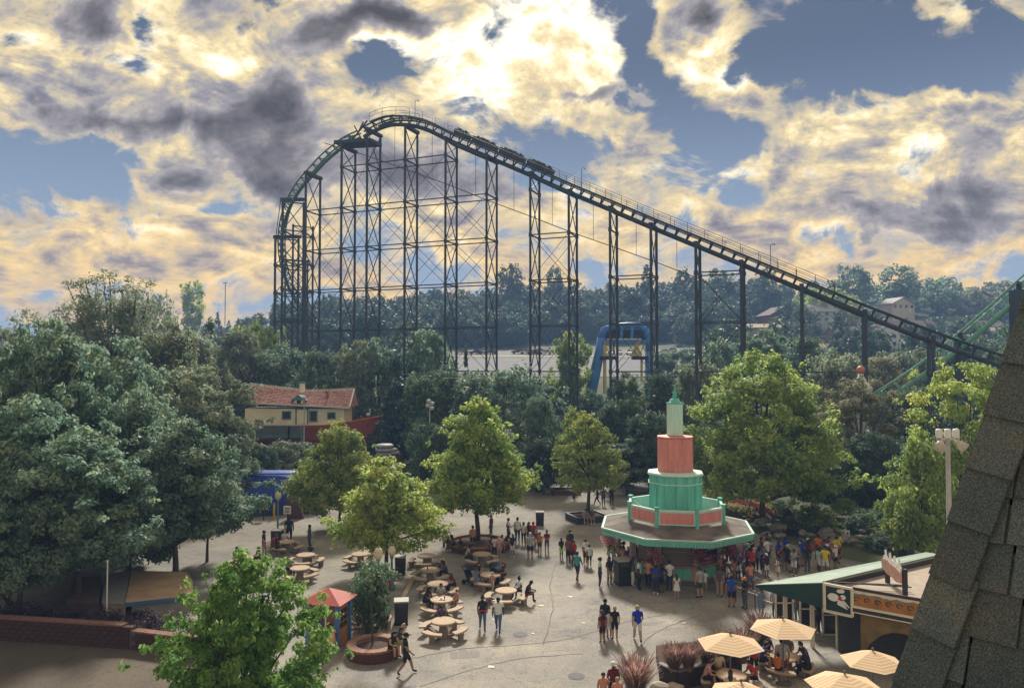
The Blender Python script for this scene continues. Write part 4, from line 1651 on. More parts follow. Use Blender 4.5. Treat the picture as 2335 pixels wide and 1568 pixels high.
for i in range(12, NH):
    for sg in (-1, 1):
        a, b = secs[i], secs[i + 1]
        mb.bar((a[0], AY + 2.2 + sg * (a[1] + .25), a[2] + .05), (b[0], AY + 2.2 + sg * (b[1] + .25), b[2] + .05), .14, .14)
mb.build('gunwale', M('gunwale_orange', (.55, .17, .06, 1), .6), hull)
for i in range(9):
    mb = MB()
    mb.box(hx1 - .04 - i * .035, AY + 2.2, az(958 + i * 4.6), .14, .14, .15)
    mb.build('bow_tooth', white_m, hull)
mb = MB()
mb.prism([(ax(545), AY + .4), (ax(840), AY + .6), (ax(850), AY + 4.5), (ax(545), AY + 5)], -.2, az(1003))
mb.build('rock_base', hulld_m, ark)
# balcony
for (u0, u1) in ((560, 668), (668, 697)):
    mb = MB()
    mb.box((ax(u0) + ax(u1)) / 2, AY - .7, az(993), ax(u1) - ax(u0), 1.4, .16)
    bal = mb.build('balcony', tealw_m, ark)
    mb = MB()
    mb.bar((ax(u0), AY - 1.4, az(968)), (ax(u1), AY - 1.4, az(968)), .1, .12)
    mb.bar((ax(u0), AY - 1.4, az(990)), (ax(u1), AY - 1.4, az(990)), .1, .12)
    mb.build('rail', tealw_m, bal)
    n = int((u1 - u0) / 3)
    for i in range(n + 1):
        x = ax(u0) + (ax(u1) - ax(u0)) * i / n
        mb = MB()
        mb.box(x, AY - 1.4, az(979), .07, .07, 1.15)
        mb.build('baluster', tealw_m, bal)
    for u in (u0, u1):
        mb = MB()
        mb.box(ax(u), AY - 1.4, az(993) / 2 + .6, .2, .2, az(993) + 1.2)
        mb.build('post', tealw_m, bal)
# figures on the ark
bird = thing('bird_statue', 'white long-billed bird figure standing on the ark bow', 'statue', (ax(836), AY + 1.2, az(953)), 0)
mb = MB()
mb.ball((0, 0, .38), .24, 10, 7, (1.25, .8, .9))
mb.tube([(.16, 0, .48), (.26, 0, .72), (.18, 0, .9), (.22, 0, 1.02)], [.10, .07, .06, .07], 7)
mb.ball((.23, 0, 1.04), .09, 8, 6)
mb.build('body', white_m, bird, True)
mb = MB()
mb.tube([(.29, 0, 1.04), (.44, 0, .86)], [.04, .012], 5)
mb.tube([(.03, -.08, .2), (.03, -.08, 0)], .03, 5)
mb.tube([(.03, .08, .2), (.03, .08, 0)], .03, 5)
mb.build('bill_and_legs', M('bill_orange', (.5, .22, .06, 1), .6), bird)
mb = MB()
mb.ball((-.22, 0, .34), .16, 8, 6, (1.3, .9, .6))
mb.build('tail', M('tail_dark', (.05, .05, .05, 1), .8), bird, True)
gir = thing('giraffe_statue', 'brown giraffe head and neck poking through the ark roof', 'statue', (ax(742), AY + .9, az(917)), 0)
mb = MB()
mb.tube([(0, 0, -.3), (.02, 0, .3), (.08, 0, .9), (.05, 0, 1.25)], [.26, .20, .15, .13], 8)
mb.tube([(.05, 0, 1.25), (-.12, -.2, 1.32), (-.2, -.42, 1.2)], [.14, .13, .07], 8)
mb.build('neck', M('giraffe_brown', (.22, .12, .06, 1), .8, .4, 8), gir, True)
mb = MB()
for sg in (-1, 1):
    mb.tube([(.05 + sg * .07, 0, 1.3), (.05 + sg * .10, .02, 1.62)], [.035, .03], 5)
    mb.tube([(.05 + sg * .12, 0, 1.3), (.05 + sg * .34, .04, 1.42)], [.05, .01], 5)
mb.build('horns_and_ears', M('giraffe_dark', (.16, .08, .04, 1), .8), gir)

# blue whale-like entrance below the ark
blue_m = M('entrance_blue', (.015, .06, .42, 1), .5, .25, .8, spec=.4)
wy = 66.0
wroot = thing('blue_entrance', 'big glossy blue rounded entrance building below the ark', 'entrance', (0, 0, 0))
mb = MB()
pw0, pw1 = at(505, 1180, wy), at(668, 1180, wy)
zt = at(600, 1080, wy).z
N_ = 14
for i in range(N_):
    def Wp(t, a):
        x = pw0.x + (pw1.x - pw0.x) * t
        k = (1 - abs(2 * t - 1) ** 5) ** .5
        return (x, wy + 2.5 - math.cos(a) * 2.5 * (.6 + .4 * k), max(0, math.sin(a)) ** .6 * zt * (.90 + .10 * k))
    for j in range(10):
        a0, a1 = math.pi * j / 10, math.pi * (j + 1) / 10
        mb.face(Wp(i / N_, a0), Wp((i + 1) / N_, a0), Wp((i + 1) / N_, a1), Wp(i / N_, a1))
for t in (0, 1):
    pts = [Wp(t, math.pi * j / 10) for j in range(11)]
    mb.face(*(pts if t == 1 else pts[::-1]))
mb.build('body', blue_m, wroot, True)
mb = MB()
mb.bar((pw0.x, wy + 1.2, zt * .96), (pw1.x, wy + 1.2, zt * .96), .35, .12)
mb.build('top_band', M('band_blue', (.05, .14, .42, 1), .4), wroot)
mb = MB()
a, b = at(655, 1175, 64), at(692, 1170, 64)
mb.slab([(a.x, a.y, 0), (b.x, b.y, 0), (b.x - .5, b.y, 1.9), (a.x - .1, a.y, 1.9)], .4)
mb.build('porch_wall', M('plum_wall', (.12, .055, .065, 1), .8, .2, 2), wroot)

# low black fence with signs in front of it
fence = thing('black_fence', 'low black metal fence in front of the blue entrance', 'fence', (0, 0, 0))
fa, fb_ = gr(540, 1181), gr(645, 1176)
blk = M('black_metal', (.018, .018, .020, 1), .5, .2, 3, spec=.4)
n = 34
for i in range(n + 1):
    p = fa.lerp(fb_, i / n)
    mb = MB()
    mb.box(p.x, p.y, .6, .03, .03, 1.2)
    mb.build('picket', blk, fence)
for z in (.12, 1.12):
    mb = MB()
    mb.bar(fa + Vector((0, 0, z)), fb_ + Vector((0, 0, z)), .04, .05)
    mb.build('rail', blk, fence)
yel = M('sign_yellow', (.62, .44, .03, 1), .5, .08, 3)


def board(name, label, u, v, Y, w, h, mat, post=True, ink=None):
    p = at(u, v, Y)
    s = thing(name, label, 'sign', (p.x, p.y, 0))
    mb = MB()
    mb.box(0, 0, p.z, w, .05, h)
    mb.build('panel', mat, s)
    if post:
        mb = MB()
        mb.box(0, .06, p.z / 2, .06, .06, p.z)
        mb.build('post', blk, s)
    if ink:
        for (cx, cz_, sx, sz) in ink:
            mb = MB()
            mb.box(cx * w, -.034, p.z + cz_ * h, sx * w, .012, sz * h)
            mb.build('mark', M('sign_ink', (.12, .11, .12, 1), .7), s)
    return s


board('yellow_sign', 'yellow square sign on the black fence below the blue entrance', 601, 1152, 63.5, .70, .70, yel, True, [(0, .2, .7, .08), (0, 0, .6, .08), (0, -.2, .65, .08)])
board('white_sign', 'small white notice beside the yellow post at the blue entrance', 655, 1162, 63, .62, .66, white_m, True, [(0, .2, .6, .14), (0, -.08, .7, .1), (0, -.28, .6, .1)])
p = gr(625, 1183)
yp = thing('yellow_post', 'tall yellow post standing at the gate of the black fence', 'post', (p.x, p.y, 0))
mb = MB()
mb.box(0, 0, .65, .16, .12, 1.3)
mb.build('shaft', yel, yp)
mb = MB()
mb.box(0, 0, 1.33, .2, .16, .06)
mb.build('cap', blk, yp)

# grey round rafts stacked right of the bow
raft_m = M('raft_grey', (.34, .34, .38, 1), .6, .15, 3)
rp_ = at(878, 1030, 80)
raft = thing('raft_stack', 'stack of pale grey round rafts right of the ark bow', 'raft', (rp_.x, rp_.y, 0))
for (dx_, z, r_, h) in ((0, 3.55, .95, .32), (.0, 3.9, 1.05, .38), (-.05, 4.3, .98, .4), (.95, 3.6, .62, .34), (.85, 3.95, .5, .3)):
    mb = MB()
    mb.lathe([(r_ * .8, z), (r_, z + h * .3), (r_, z + h * .7), (r_ * .85, z + h)], 18, cx=dx_)
    mb.build('raft', raft_m, raft, True)
mb = MB()
mb.box(.3, .3, 1.8, 2.6, 1.8, 3.5)
mb.build('stand', hulld_m, raft)

# ================================================================ blue swinging ride
ride_m = M('ride_blue', (.05, .20, .58, 1), .45, .2, .5, spec=.4)
ride_d = M('ride_panel', (.012, .020, .055, 1), .4, .2, 1)
ryel = M('ride_yellow', (.58, .47, .16, 1), .55, .1, 2)
ride = thing('swing_ride', 'blue arched swing ride with yellow gondola arms below the coaster', 'ride', (0, 0, 0))
RY = 126.0
rk = RY / F


def rp(u, v, dy=0.0):
    return at(u, v, RY + dy)


for dy in (-1.2, 1.2):
    mb = MB()
    mb.tube([rp(1343, 915, dy), rp(1357, 850, dy), rp(1368, 800, dy), rp(1371, 770, dy)], [.95, .9, .8, .7], 10)
    mb.build('slanted_leg', ride_m, ride, True)
    mb = MB()
    mb.tube([rp(1482, 930, dy), rp(1481, 860, dy), rp(1479, 800, dy)], [.75, .7, .65], 10)
    mb.build('right_leg', ride_m, ride, True)
mb = MB()
mb.tube([rp(1371, 772), rp(1378, 752), rp(1398, 745), rp(1430, 742), rp(1458, 742), rp(1472, 752), rp(1480, 776), rp(1481, 800)], [.75, .65, .58, .55, .55, .55, .65, .7], 10)
mb.build('arch_beam', ride_m, ride, True)
mb = MB()
mb.slab([rp(1378, 776), rp(1476, 776), rp(1470, 752), rp(1386, 752)], .4)
mb.build('arch_panel', ride_d, ride)
mb = MB()
mb.bar(rp(1372, 778, -.8), rp(1478, 778, -.8), .9, .55)
mb.build('cross_beam', ride_m, ride)
mb = MB()
mb.bar(rp(1384, 773, -1.2), rp(1462, 773, -1.2), .22, .22)
mb.build('light_strip', M('strip_silver', (.6, .6, .62, 1), .4, .05), ride)
for u in (1416, 1440):
    mb = MB()
    mb.bar(rp(u, 776, -.5), rp(u + 2, 745, -.5), .5, .4)
    mb.build('strut', ride_m, ride)
for u in (1379, 1451):
    g_ = bpy.data.objects.new('gondola_arm', None)
    COL.objects.link(g_)
    g_.parent = ride
    mb = MB()
    for (a, b, w) in (((u, 784), (u, 808), .55), ((u - 1, 786), (u - 11, 809), .2), ((u + 1, 786), (u + 11, 809), .2), ((u - 12, 809), (u + 12, 809), .35),
                      ((u + 8, 809), (u + 16, 788), .2), ((u + 16, 788), (u + 24, 812), .2)):
        mb.bar(rp(*a, -1.6), rp(*b, -1.6), w, w)
    mb.build('hanger_frame', ryel, g_)
    mb = MB()
    mb.box(rp(u, 784).x, RY - 1.6, rp(u, 782).z, .9, .9, .5)
    mb.build('pivot', M('pivot_grey', (.3, .28, .25, 1), .6), g_)
    mb = MB()
    mb.box(rp(u + 4, 816).x, RY - 1.6, rp(u, 816).z, 2.6, 1.4, .6)
    mb.build('seat_row', ride_d, g_)
mb = MB()
mb.tube([rp(1379, 812, -1.6), rp(1379, 898, -1.6)], .28, 8)
mb.build('tower_post', ryel, ride)
mb = MB()
mb.tube([rp(1463, 812, -1.6), rp(1463, 870, -1.6)], .2, 8)
mb.build('tower_post', ryel, ride)

# ================================================================ spire with orange ball
sp = at(1963, 860, 85)
spire = thing('ball_spire', 'white cupola topped by an orange ball rising above the trees', 'cupola', (sp.x, sp.y, 0))
mb = MB()
mb.lathe([(1.1, 0), (1.1, sp.z - 1.4), (1.25, sp.z - 1.3), (1.0, sp.z - .9), (.55, sp.z - .3), (.32, sp.z + .1), (.26, sp.z + .4)], 14)
mb.build('cupola', white_m, spire, True)
mb = MB()
mb.ball((0, 0, sp.z + .85), .46, 14, 10)
mb.build('ball', M('ball_orange', (.55, .19, .10, 1), .45), spire, True)

# ================================================================ shingled roof beside the viewpoint
def shingle_mat():
    m = bpy.data.materials.new('asphalt_shingle')
    m.use_nodes = True
    nt = m.node_tree
    b = nt.nodes['Principled BSDF']
    b.inputs['Roughness'].default_value = .95
    b.inputs['Specular IOR Level'].default_value = .2
    t = nt.nodes.new('ShaderNodeTexCoord').outputs['Object']
    oi = nt.nodes.new('ShaderNodeObjectInfo')

    def nz(sc, det):
        n = nt.nodes.new('ShaderNodeTexNoise')
        n.inputs['Scale'].default_value = sc
        n.inputs['Detail'].default_value = det
        n.inputs['Roughness'].default_value = .7
        nt.links.new(t, n.inputs['Vector'])
        return n.outputs[0]

    def rmp(x, *stops):
        r = nt.nodes.new('ShaderNodeValToRGB')
        e = r.color_ramp.elements
        e[0].position, e[0].color = stops[0]
        e[1].position, e[1].color = stops[-1]
        for p, c in stops[1:-1]:
            k = e.new(p)
            k.color = c
        nt.links.new(x, r.inputs[0])
        return r.outputs[0]
    base = rmp(nz(3.5, 5), (.3, (.076, .106, .120, 1)), (.5, (.100, .118, .128, 1)), (.64, (.128, .132, .124, 1)), (.78, (.126, .116, .112, 1)))
    grain = rmp(nz(260, 2), (.3, (.35, .36, .36, 1)), (.5, (.9, .9, .9, 1)), (.72, (1.9, 1.85, 1.8, 1)))
    mx = nt.nodes.new('ShaderNodeMix')
    mx.data_type, mx.blend_type = 'RGBA', 'MULTIPLY'
    mx.inputs[0].default_value = 1
    nt.links.new(base, mx.inputs[6])
    nt.links.new(grain, mx.inputs[7])
    hs = nt.nodes.new('ShaderNodeHueSaturation')
    mr = nt.nodes.new('ShaderNodeMapRange')
    mr.inputs[3].default_value, mr.inputs[4].default_value = .8, 1.22
    nt.links.new(oi.outputs['Random'], mr.inputs[0])
    nt.links.new(mr.outputs[0], hs.inputs['Value'])
    nt.links.new(mx.outputs[2], hs.inputs['Color'])
    nt.links.new(hs.outputs[0], b.inputs['Base Color'])
    bp = nt.nodes.new('ShaderNodeBump')
    bp.inputs['Strength'].default_value = .9
    bp.inputs['Distance'].default_value = .004
    nt.links.new(nz(180, 3), bp.inputs['Height'])
    nt.links.new(bp.outputs[0], b.inputs['Normal'])
    return m


shm = shingle_mat()
tar_m = M('roof_felt', (.03, .032, .034, 1), .95)
turret = thing('shingled_turret', 'steep grey shingled roof close to the viewer at the right', 'roof', (0, 0, 0))
HA = at(2052, 1568, 2.12)
HB = at(2346, 700, 2.12)
e1 = (HB - HA).normalized()
be = R(56)
hd = Vector((math.cos(be), -math.sin(be), 0))
pn = e1.cross(hd).normalized()
if pn.y > 0:
    pn = -pn
sd = pn.cross(hd).normalized()
if sd.z < 0:
    sd = -sd
kk = e1.dot(hd) / e1.dot(sd)          # run of the hip along the course per unit up the slope


def rpt(h, s, o=0.0):
    return HA + hd * h + sd * s + pn * o


rnd = random.Random(12)
mb = MB()
s_lo, s_hi = -1.2, 2.4
back = Vector((.55, .83, 0))
low_pts = [rpt(kk * s_lo, s_lo, -.03), rpt(3.5 + kk * s_lo, s_lo, -.03), rpt(3.5 + kk * s_hi, s_hi, -.03), rpt(kk * s_hi, s_hi, -.03)]
bk = [p + back * (2.5 if i < 2 else .3) for i, p in enumerate(low_pts)]
mb.face(*low_pts)
mb.face(low_pts[3], bk[3], bk[0], low_pts[0])
mb.face(bk[0], bk[1], low_pts[1], low_pts[0])
mb.face(low_pts[1], bk[1], bk[2], low_pts[2])
mb.face(low_pts[2], bk[2], bk[3], low_pts[3])
mb.face(bk[0], bk[3], bk[2], bk[1])
mb.build('roof_deck', tar_m, turret)
EXPO = .126
r_ = 0
s = s_lo
while s < s_hi:
    h = kk * s + .012 - (rnd.random() * .2 if r_ % 2 else .08)
    while h < kk * s + 2.2:
        w = rnd.choice((.13, .18, .23, .16, .20, .26))
        h0, h1 = max(h, kk * (s + EXPO / 2) + .01), h + w - .008
        if h1 - h0 > .03 and h0 < 1.9 + kk * s:
            dj = rnd.uniform(-.004, .004)
            mb = MB()
            o0 = .013 + rnd.random() * .006
            sl = s + .006 + dj
            mb.slab([rpt(h0, sl, o0), rpt(h1, sl + rnd.uniform(-.003, .003), o0), rpt(h1, s + EXPO * 1.9, .001), rpt(h0, s + EXPO * 1.9, .001)], .009)
            mb.build('shingle', shm, turret)
        h += w
    s += EXPO
    r_ += 1
# hip caps folded over the edge
hl = e1
acr = (hd - hl * hd.dot(hl)).normalized()
far = (back - hl * back.dot(hl)).normalized()
t = -1.25
while t < 2.3:
    p = HA + hl * t
    L = .158
    mb = MB()
    o = pn * .034
    a0, a1 = p + o, p + hl * (L + .03) + pn * .022
    wv_ = .108 + rnd.uniform(-.006, .006)
    mb.slab([a0 - acr * .01, a0 + acr * wv_, a1 + acr * wv_, a1 - acr * .01], .011)
    f0, f1 = p + pn * .03, p + hl * (L + .03) + pn * .016
    mb.slab([f0 + far * .12, f0 - acr * .008, f1 - acr * .008, f1 + far * .12], .011)
    mb.build('hip_cap', shm, turret)
    t += L
mb = MB()
base = [low_pts[0] - pn * .15, low_pts[1] - pn * .15, bk[1], bk[0]]
zt = min(p.z for p in base)
mb.prism([(p.x, p.y) for p in base], 0, zt - .02)
mb.build('tower_wall', M('tower_board', (.3, .28, .25, 1), .8), turret)

# ================================================================ corner food stand (right)
fs = thing('food_stand', 'dark green food stand with flat gravel roof and pale green roof edge', 'food stand', (0, 0, 0))
dgreen = M('dark_green_board', (.010, .042, .040, 1), .6, .18, 1.5)
pgreen = M('pale_green_metal', (.235, .30, .24, 1), .65, .15, 1.5)
gravel_m = M('roof_gravel', (.34, .27, .225, 1), .95, .16, 1.6, bump=.3, bscale=40, col2=(.42, .35, .29, 1))
ivory = M('ivory_paint', (.66, .60, .48, 1), .6, .06, 3)
tan_m = M('tan_stucco', (.20, .135, .055, 1), .85, .3, 2)
tip = at(1723, 1332, 34.6)
inn = at(1879, 1327, 33.0)
far_ = at(2150, 1262, 37.8)
pb1 = at(1945, 1340, 32.2)
bnd = at(2110, 1375, 30.5)
zt_ = inn.z
pb1.z = bnd.z = far_.z = zt_
right_ = Vector((bnd.x + 4.5, bnd.y - 1.5, zt_))
mb = MB()
mb.slab([tip, inn, far_ + Vector((0, 0, .0)), far_ + Vector((-.6, .45, .02))], .06)
mb.build('pale_roof_edge', pgreen, fs)
mb = MB()
mb.slab([tip + Vector((0, -.03, -.13)), inn + Vector((0, -.05, -1.15)), inn + Vector((0, -.05, -.03)), tip + Vector((0, -.03, -.02))], .1)
mb.build('green_fascia', dgreen, fs)
mb = MB()
rz_ = zt_ - .30
mb.face((inn.x, inn.y, rz_), (pb1.x, pb1.y, rz_), (bnd.x, bnd.y, rz_), (right_.x, right_.y, rz_), (right_.x + 4, far_.y + 2, rz_), (far_.x, far_.y, rz_))
mb.build('flat_roof', gravel_m, fs)
trim = M('dark_trim', (.045, .035, .032, 1), .7, .2, 3)
for a, b in ((inn, far_), (inn, pb1), (pb1, bnd), (bnd, right_)):
    mb = MB()
    mb.slab([Vector((a.x, a.y, rz_ - .04)), Vector((b.x, b.y, rz_ - .04)), Vector((b.x, b.y, zt_ + .03)), Vector((a.x, a.y, zt_ + .03))], .07)
    mb.build('parapet', trim, fs)
for d_ in (.35, .55):
    mb = MB()
    mb.bar(inn + Vector((.25 * d_, .3, -.05)), Vector((inn.x + 3.6, inn.y - .9 + d_ * 1.3, zt_ - .08)), .045)
    mb.build('roof_pipe', trim, fs)
# sign panel on the corner
d = (pb1 - inn).normalized()
nr = Vector((d.y, -d.x, 0))


def fp(t, z, o=0.0, A=inn, B=pb1):
    p = A.lerp(B, t)
    return Vector((p.x, p.y, zt_ + z)) + nr * o


mb = MB()
mb.slab([fp(0, -1.2, .02), fp(1, -1.2, .02), fp(1, -.02, .02), fp(0, -.02, .02)], .12)
pan = mb.build('corner_panel', dgreen, fs)
for (t0, z0, t1, z1) in ((0, -1.2, 1, -1.2), (0, -.04, 1, -.04), (0.02, -1.2, 0.02, -.04), (.98, -1.2, .98, -.04)):
    mb = MB()
    mb.bar(fp(t0, z0, .06), fp(t1, z1, .06), .10, .10)
    mb.build('panel_frame', ivory, pan)


def flat_shape(pts, o, mat, name, A=inn, B=pb1):
    mb = MB()
    mb.slab([fp(t, z, o, A, B) for t, z in pts], .02)
    return mb.build(name, mat, pan)


def oval(ct, cz_, rt, rz2, n=14, rot=0.0):
    return [(ct + rt * math.cos(a) * math.cos(rot) - rz2 * math.sin(a) * math.sin(rot), cz_ + (rt * math.cos(a) * math.sin(rot) + rz2 * math.sin(a))) for a in [2 * math.pi * k / n for k in range(n)]]


em = M('emblem_white', (.70, .70, .68, 1), .6, .05, 4)
flat_shape(oval(.33, -.55, .20, .17), .05, em, 'emblem_oval')
flat_shape(oval(.55, -.25, .10, .08), .05, em, 'emblem_oval')
flat_shape(oval(.64, -.22, .08, .09), .053, em, 'emblem_oval')
flat_shape(oval(.66, -.48, .10, .10), .05, em, 'emblem_oval')
flat_shape([(.46, -.82), (.82, -.98), (.66, -.62), (.50, -.62)], .05, em, 'emblem_wedge')
flat_shape([(.70, -.60), (.90, -.85), (.86, -.88), (.66, -.66)], .056, em, 'emblem_wedge')
flat_shape([(.48, -.60), (.64, -.66), (.62, -.46), (.54, -.46)], .06, M('emblem_red', (.42, .03, .06, 1), .6), 'emblem_wedge')
# painted band with scrolls
A2, B2 = pb1, bnd
nr2 = Vector(((B2 - A2).y, -(B2 - A2).x, 0)).normalized()


def bp_(t, z, o):
    p = A2.lerp(B2, t)
    return Vector((p.x, p.y, zt_ + z)) + nr2 * o


mb = MB()
mb.slab([bp_(0, -.72, .03), bp_(1.9, -.72, .03), bp_(1.9, -.08, .03), bp_(0, -.08, .03)], .1)
band = mb.build('painted_band', M('band_orange', (.36, .16, .045, 1), .7, .25, 2.5), fs)
rnd = random.Random(3)
hill = [(0, -.30)]
for i in range(1, 26):
    hill.append((i / 13, -.24 + .10 * rnd.random()))
mb = MB()
for (t0, z0), (t1, z1) in zip(hill, hill[1:]):
    mb.slab([bp_(t0, z0, .04), bp_(t1, z1, .04), bp_(t1, -.09, .04), bp_(t0, -.09, .04)], .008)
mb.build('band_sky', M('band_white', (.60, .58, .54, 1), .7), band)
for i in range(12):
    c = .05 + i * .15
    mb = MB()
    pts = [bp_(c + .05 * math.cos(a) * (1 - a / 9), -.44 + .12 * math.sin(a) * (1 - a / 9), .055) for a in np.linspace(0, 5.5, 12)]
    mb.tube(pts, .016, 4)
    mb.build('scroll', M('scroll_brown', (.10, .035, .015, 1), .7), band)
    mb = MB()
    mb.slab([bp_(c - .06, -.34, .048), bp_(c + .05, -.34, .048), bp_(c + .02, -.20 - .05 * (i % 2), .048), bp_(c - .03, -.20, .048)], .01)
    mb.build('scroll', M('scroll_olive', (.20, .19, .12, 1), .7), band)
for z, w, m in ((-.77, .09, ivory), (-.90, .16, trim), (-1.0, .05, ivory)):
    mb = MB()
    mb.bar(bp_(0, z, .05), bp_(1.9, z, .05), .1, w)
    mb.build('band_ledge', m, fs)
# walls and arch below
mb = MB()
a_, b_ = bp_(.08, 0, -.25), bp_(1.9, 0, -.25)
n = 12
for i in range(n):
    t0, t1 = i / n, (i + 1) / n

    def archz(t):
        return zt_ - 1.6 - 1.6 * abs((t - .33) / .36) ** 2.4 if abs(t - .33) < .36 else 0.0
    za, zb2 = max(0.0, archz(t0)), max(0.0, archz(t1))
    p, q_ = a_.lerp(b_, t0), a_.lerp(b_, t1)
    mb.slab([Vector((p.x, p.y, za)), Vector((q_.x, q_.y, zb2)), Vector((q_.x, q_.y, zt_ - 1.0)), Vector((p.x, p.y, zt_ - 1.0))], .2)
mb.build('arch_wall', tan_m, fs)
mb = MB()
mb.prism([(inn.x + 1.2, inn.y + 1.4), (bnd.x + 1.2, bnd.y + 1.6), (right_.x, right_.y + 3), (far_.x + .3, far_.y - .6)], 0, rz_ - .06)
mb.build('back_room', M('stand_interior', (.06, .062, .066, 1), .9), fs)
for t_ in (.02, .38, .72):
    for A, B, nn_ in ((tip, inn, 'post'),):
        p = A.lerp(inn.lerp(far_, .25), .25 + t_ * .75)
        mb = MB()
        mb.box(p.x + .3, p.y + .5, 1.25, .16, .16, 2.5)
        mb.build('post', ivory, fs)
for (u, v) in ((1795, 1425), (1852, 1440), (1905, 1455)):
    p = gr(u, v)
    f_ = bpy.data.objects.new('service_door', None)
    COL.objects.link(f_)
    f_.parent = fs
    mb = MB()
    mb.box(p.x, p.y + .4, 1.05, .8, .04, 2.0)
    mb.build('pane', glass_m, f_)
    mb = MB()
    for (cx, cz_, sx, sz) in ((-.43, 1.05, .08, 2.1), (.43, 1.05, .08, 2.1), (0, 2.08, .9, .08), (0, .05, .9, .1), (0, 1.0, .9, .06)):
        mb.box(p.x + cx, p.y + .38, cz_, sx, .07, sz)
    mb.build('frame', ivory, f_)
mb = MB()
mb.prism([(tip.x + .6, tip.y + .3), (inn.x, inn.y + .1), (pb1.x, pb1.y + .1), (bnd.x, bnd.y + .2), (far_.x, far_.y), (tip.x + 2, tip.y + 1.6)], rz_ - .55, rz_ - .40)
mb.build('soffit', dgreen, fs)
# roof-top sign
p1, p2 = gr(2024, 1328, rz_), gr(2064, 1362, rz_)
rs_ = thing('rooftop_sign', 'pink scrolled sign with white cut-out figures on the food stand roof', 'sign', (0, 0, 0))
dd = (p1 - p2).normalized()
nn = Vector((-dd.y, dd.x, 0))
if nn.x > 0:
    nn = -nn
for p in (p1, p2):
    mb = MB()
    mb.box(p.x, p.y, rz_ + .6, .16, .16, 1.2)
    mb.build('post', trim, rs_)


def sp_(t, z, o):
    p = p2.lerp(p1, t)
    return Vector((p.x, p.y, rz_ + z)) + nn * o


wave = [(-.02, .60), (.25, .50), (.5, .56), (.75, .52), (1.06, .62), (1.12, .86), (1.06, 1.08), (.75, 1.14), (.5, 1.08), (.25, 1.10), (-.02, 1.02)]
mb = MB()
mb.slab([sp_(t, z, .12) for t, z in wave], .06)
pnl = mb.build('panel', M('sign_pink', (.42, .24, .19, 1), .7, .2, 4), rs_)
for i in range(7):
    c = .08 + i * .14
    mb = MB()
    mb.tube([sp_(c + .045 * math.cos(a), .82 + .10 * math.sin(a + i), .14) for a in np.linspace(0, 4.6, 9)], .018, 4)
    mb.build('scroll', M('scroll_maroon', (.13, .035, .04, 1), .7), pnl)
for i in range(4):
    c = .12 + i * .26
    mb = MB()
    mb.slab([sp_(c - .10, 1.04, .11), sp_(c + .08, 1.04, .11), sp_(c + .12, 1.22, .11), sp_(c + .02, 1.30, .11), sp_(c + .03, 1.52, .11), sp_(c - .03, 1.56, .11), sp_(c - .06, 1.32, .11), sp_(c - .13, 1.24, .11)], .05)
    mb.build('figure', white_m, rs_)

# ================================================================ parasols
def stripe_mat(name, axis):
    m = bpy.data.materials.new(name)
    m.use_nodes = True
    nt = m.node_tree
    b = nt.nodes['Principled BSDF']
    b.inputs['Roughness'].default_value = .85
    uv = nt.nodes.new('ShaderNodeAttribute')
    uv.attribute_name = 'cloth'
    sp = nt.nodes.new('ShaderNodeSeparateXYZ')
    nt.links.new(uv.outputs['Vector'], sp.inputs[0])
    w = nt.nodes.new('ShaderNodeMath')
    w.operation = 'FRACT'
    ml = nt.nodes.new('ShaderNodeMath')
    ml.operation = 'MULTIPLY'
    ml.inputs[1].default_value = 8.0
    nt.links.new(sp.outputs[axis], ml.inputs[0])
    nt.links.new(ml.outputs[0], w.inputs[0])
    r = nt.nodes.new('ShaderNodeValToRGB')
    r.color_ramp.interpolation = 'CONSTANT'
    r.color_ramp.elements[0].color = (.70, .46, .25, 1)
    r.color_ramp.elements[1].position = .45
    r.color_ramp.elements[1].color = (.78, .62, .42, 1)
    e = r.color_ramp.elements.new(.86)
    e.color = (.55, .37, .26, 1)
    nt.links.new(w.outputs[0], r.inputs[0])
    nt.links.new(r.outputs[0], b.inputs['Base Color'])
    tr = nt.nodes.new('ShaderNodeBsdfTranslucent')
    nt.links.new(r.outputs[0], tr.inputs[0])
    mx = nt.nodes.new('ShaderNodeMixShader')
    mx.inputs[0].default_value = .25
    nt.links.new(b.outputs[0], mx.inputs[1])
    nt.links.new(tr.outputs[0], mx.inputs[2])
    nt.links.new(mx.outputs[0], nt.nodes['Material Output'].inputs[0])
    return m


st_a, st_b = stripe_mat('canvas_stripes_along', 1), stripe_mat('canvas_stripes_down', 0)
pole_m = M('parasol_pole', (.12, .10, .09, 1), .5)


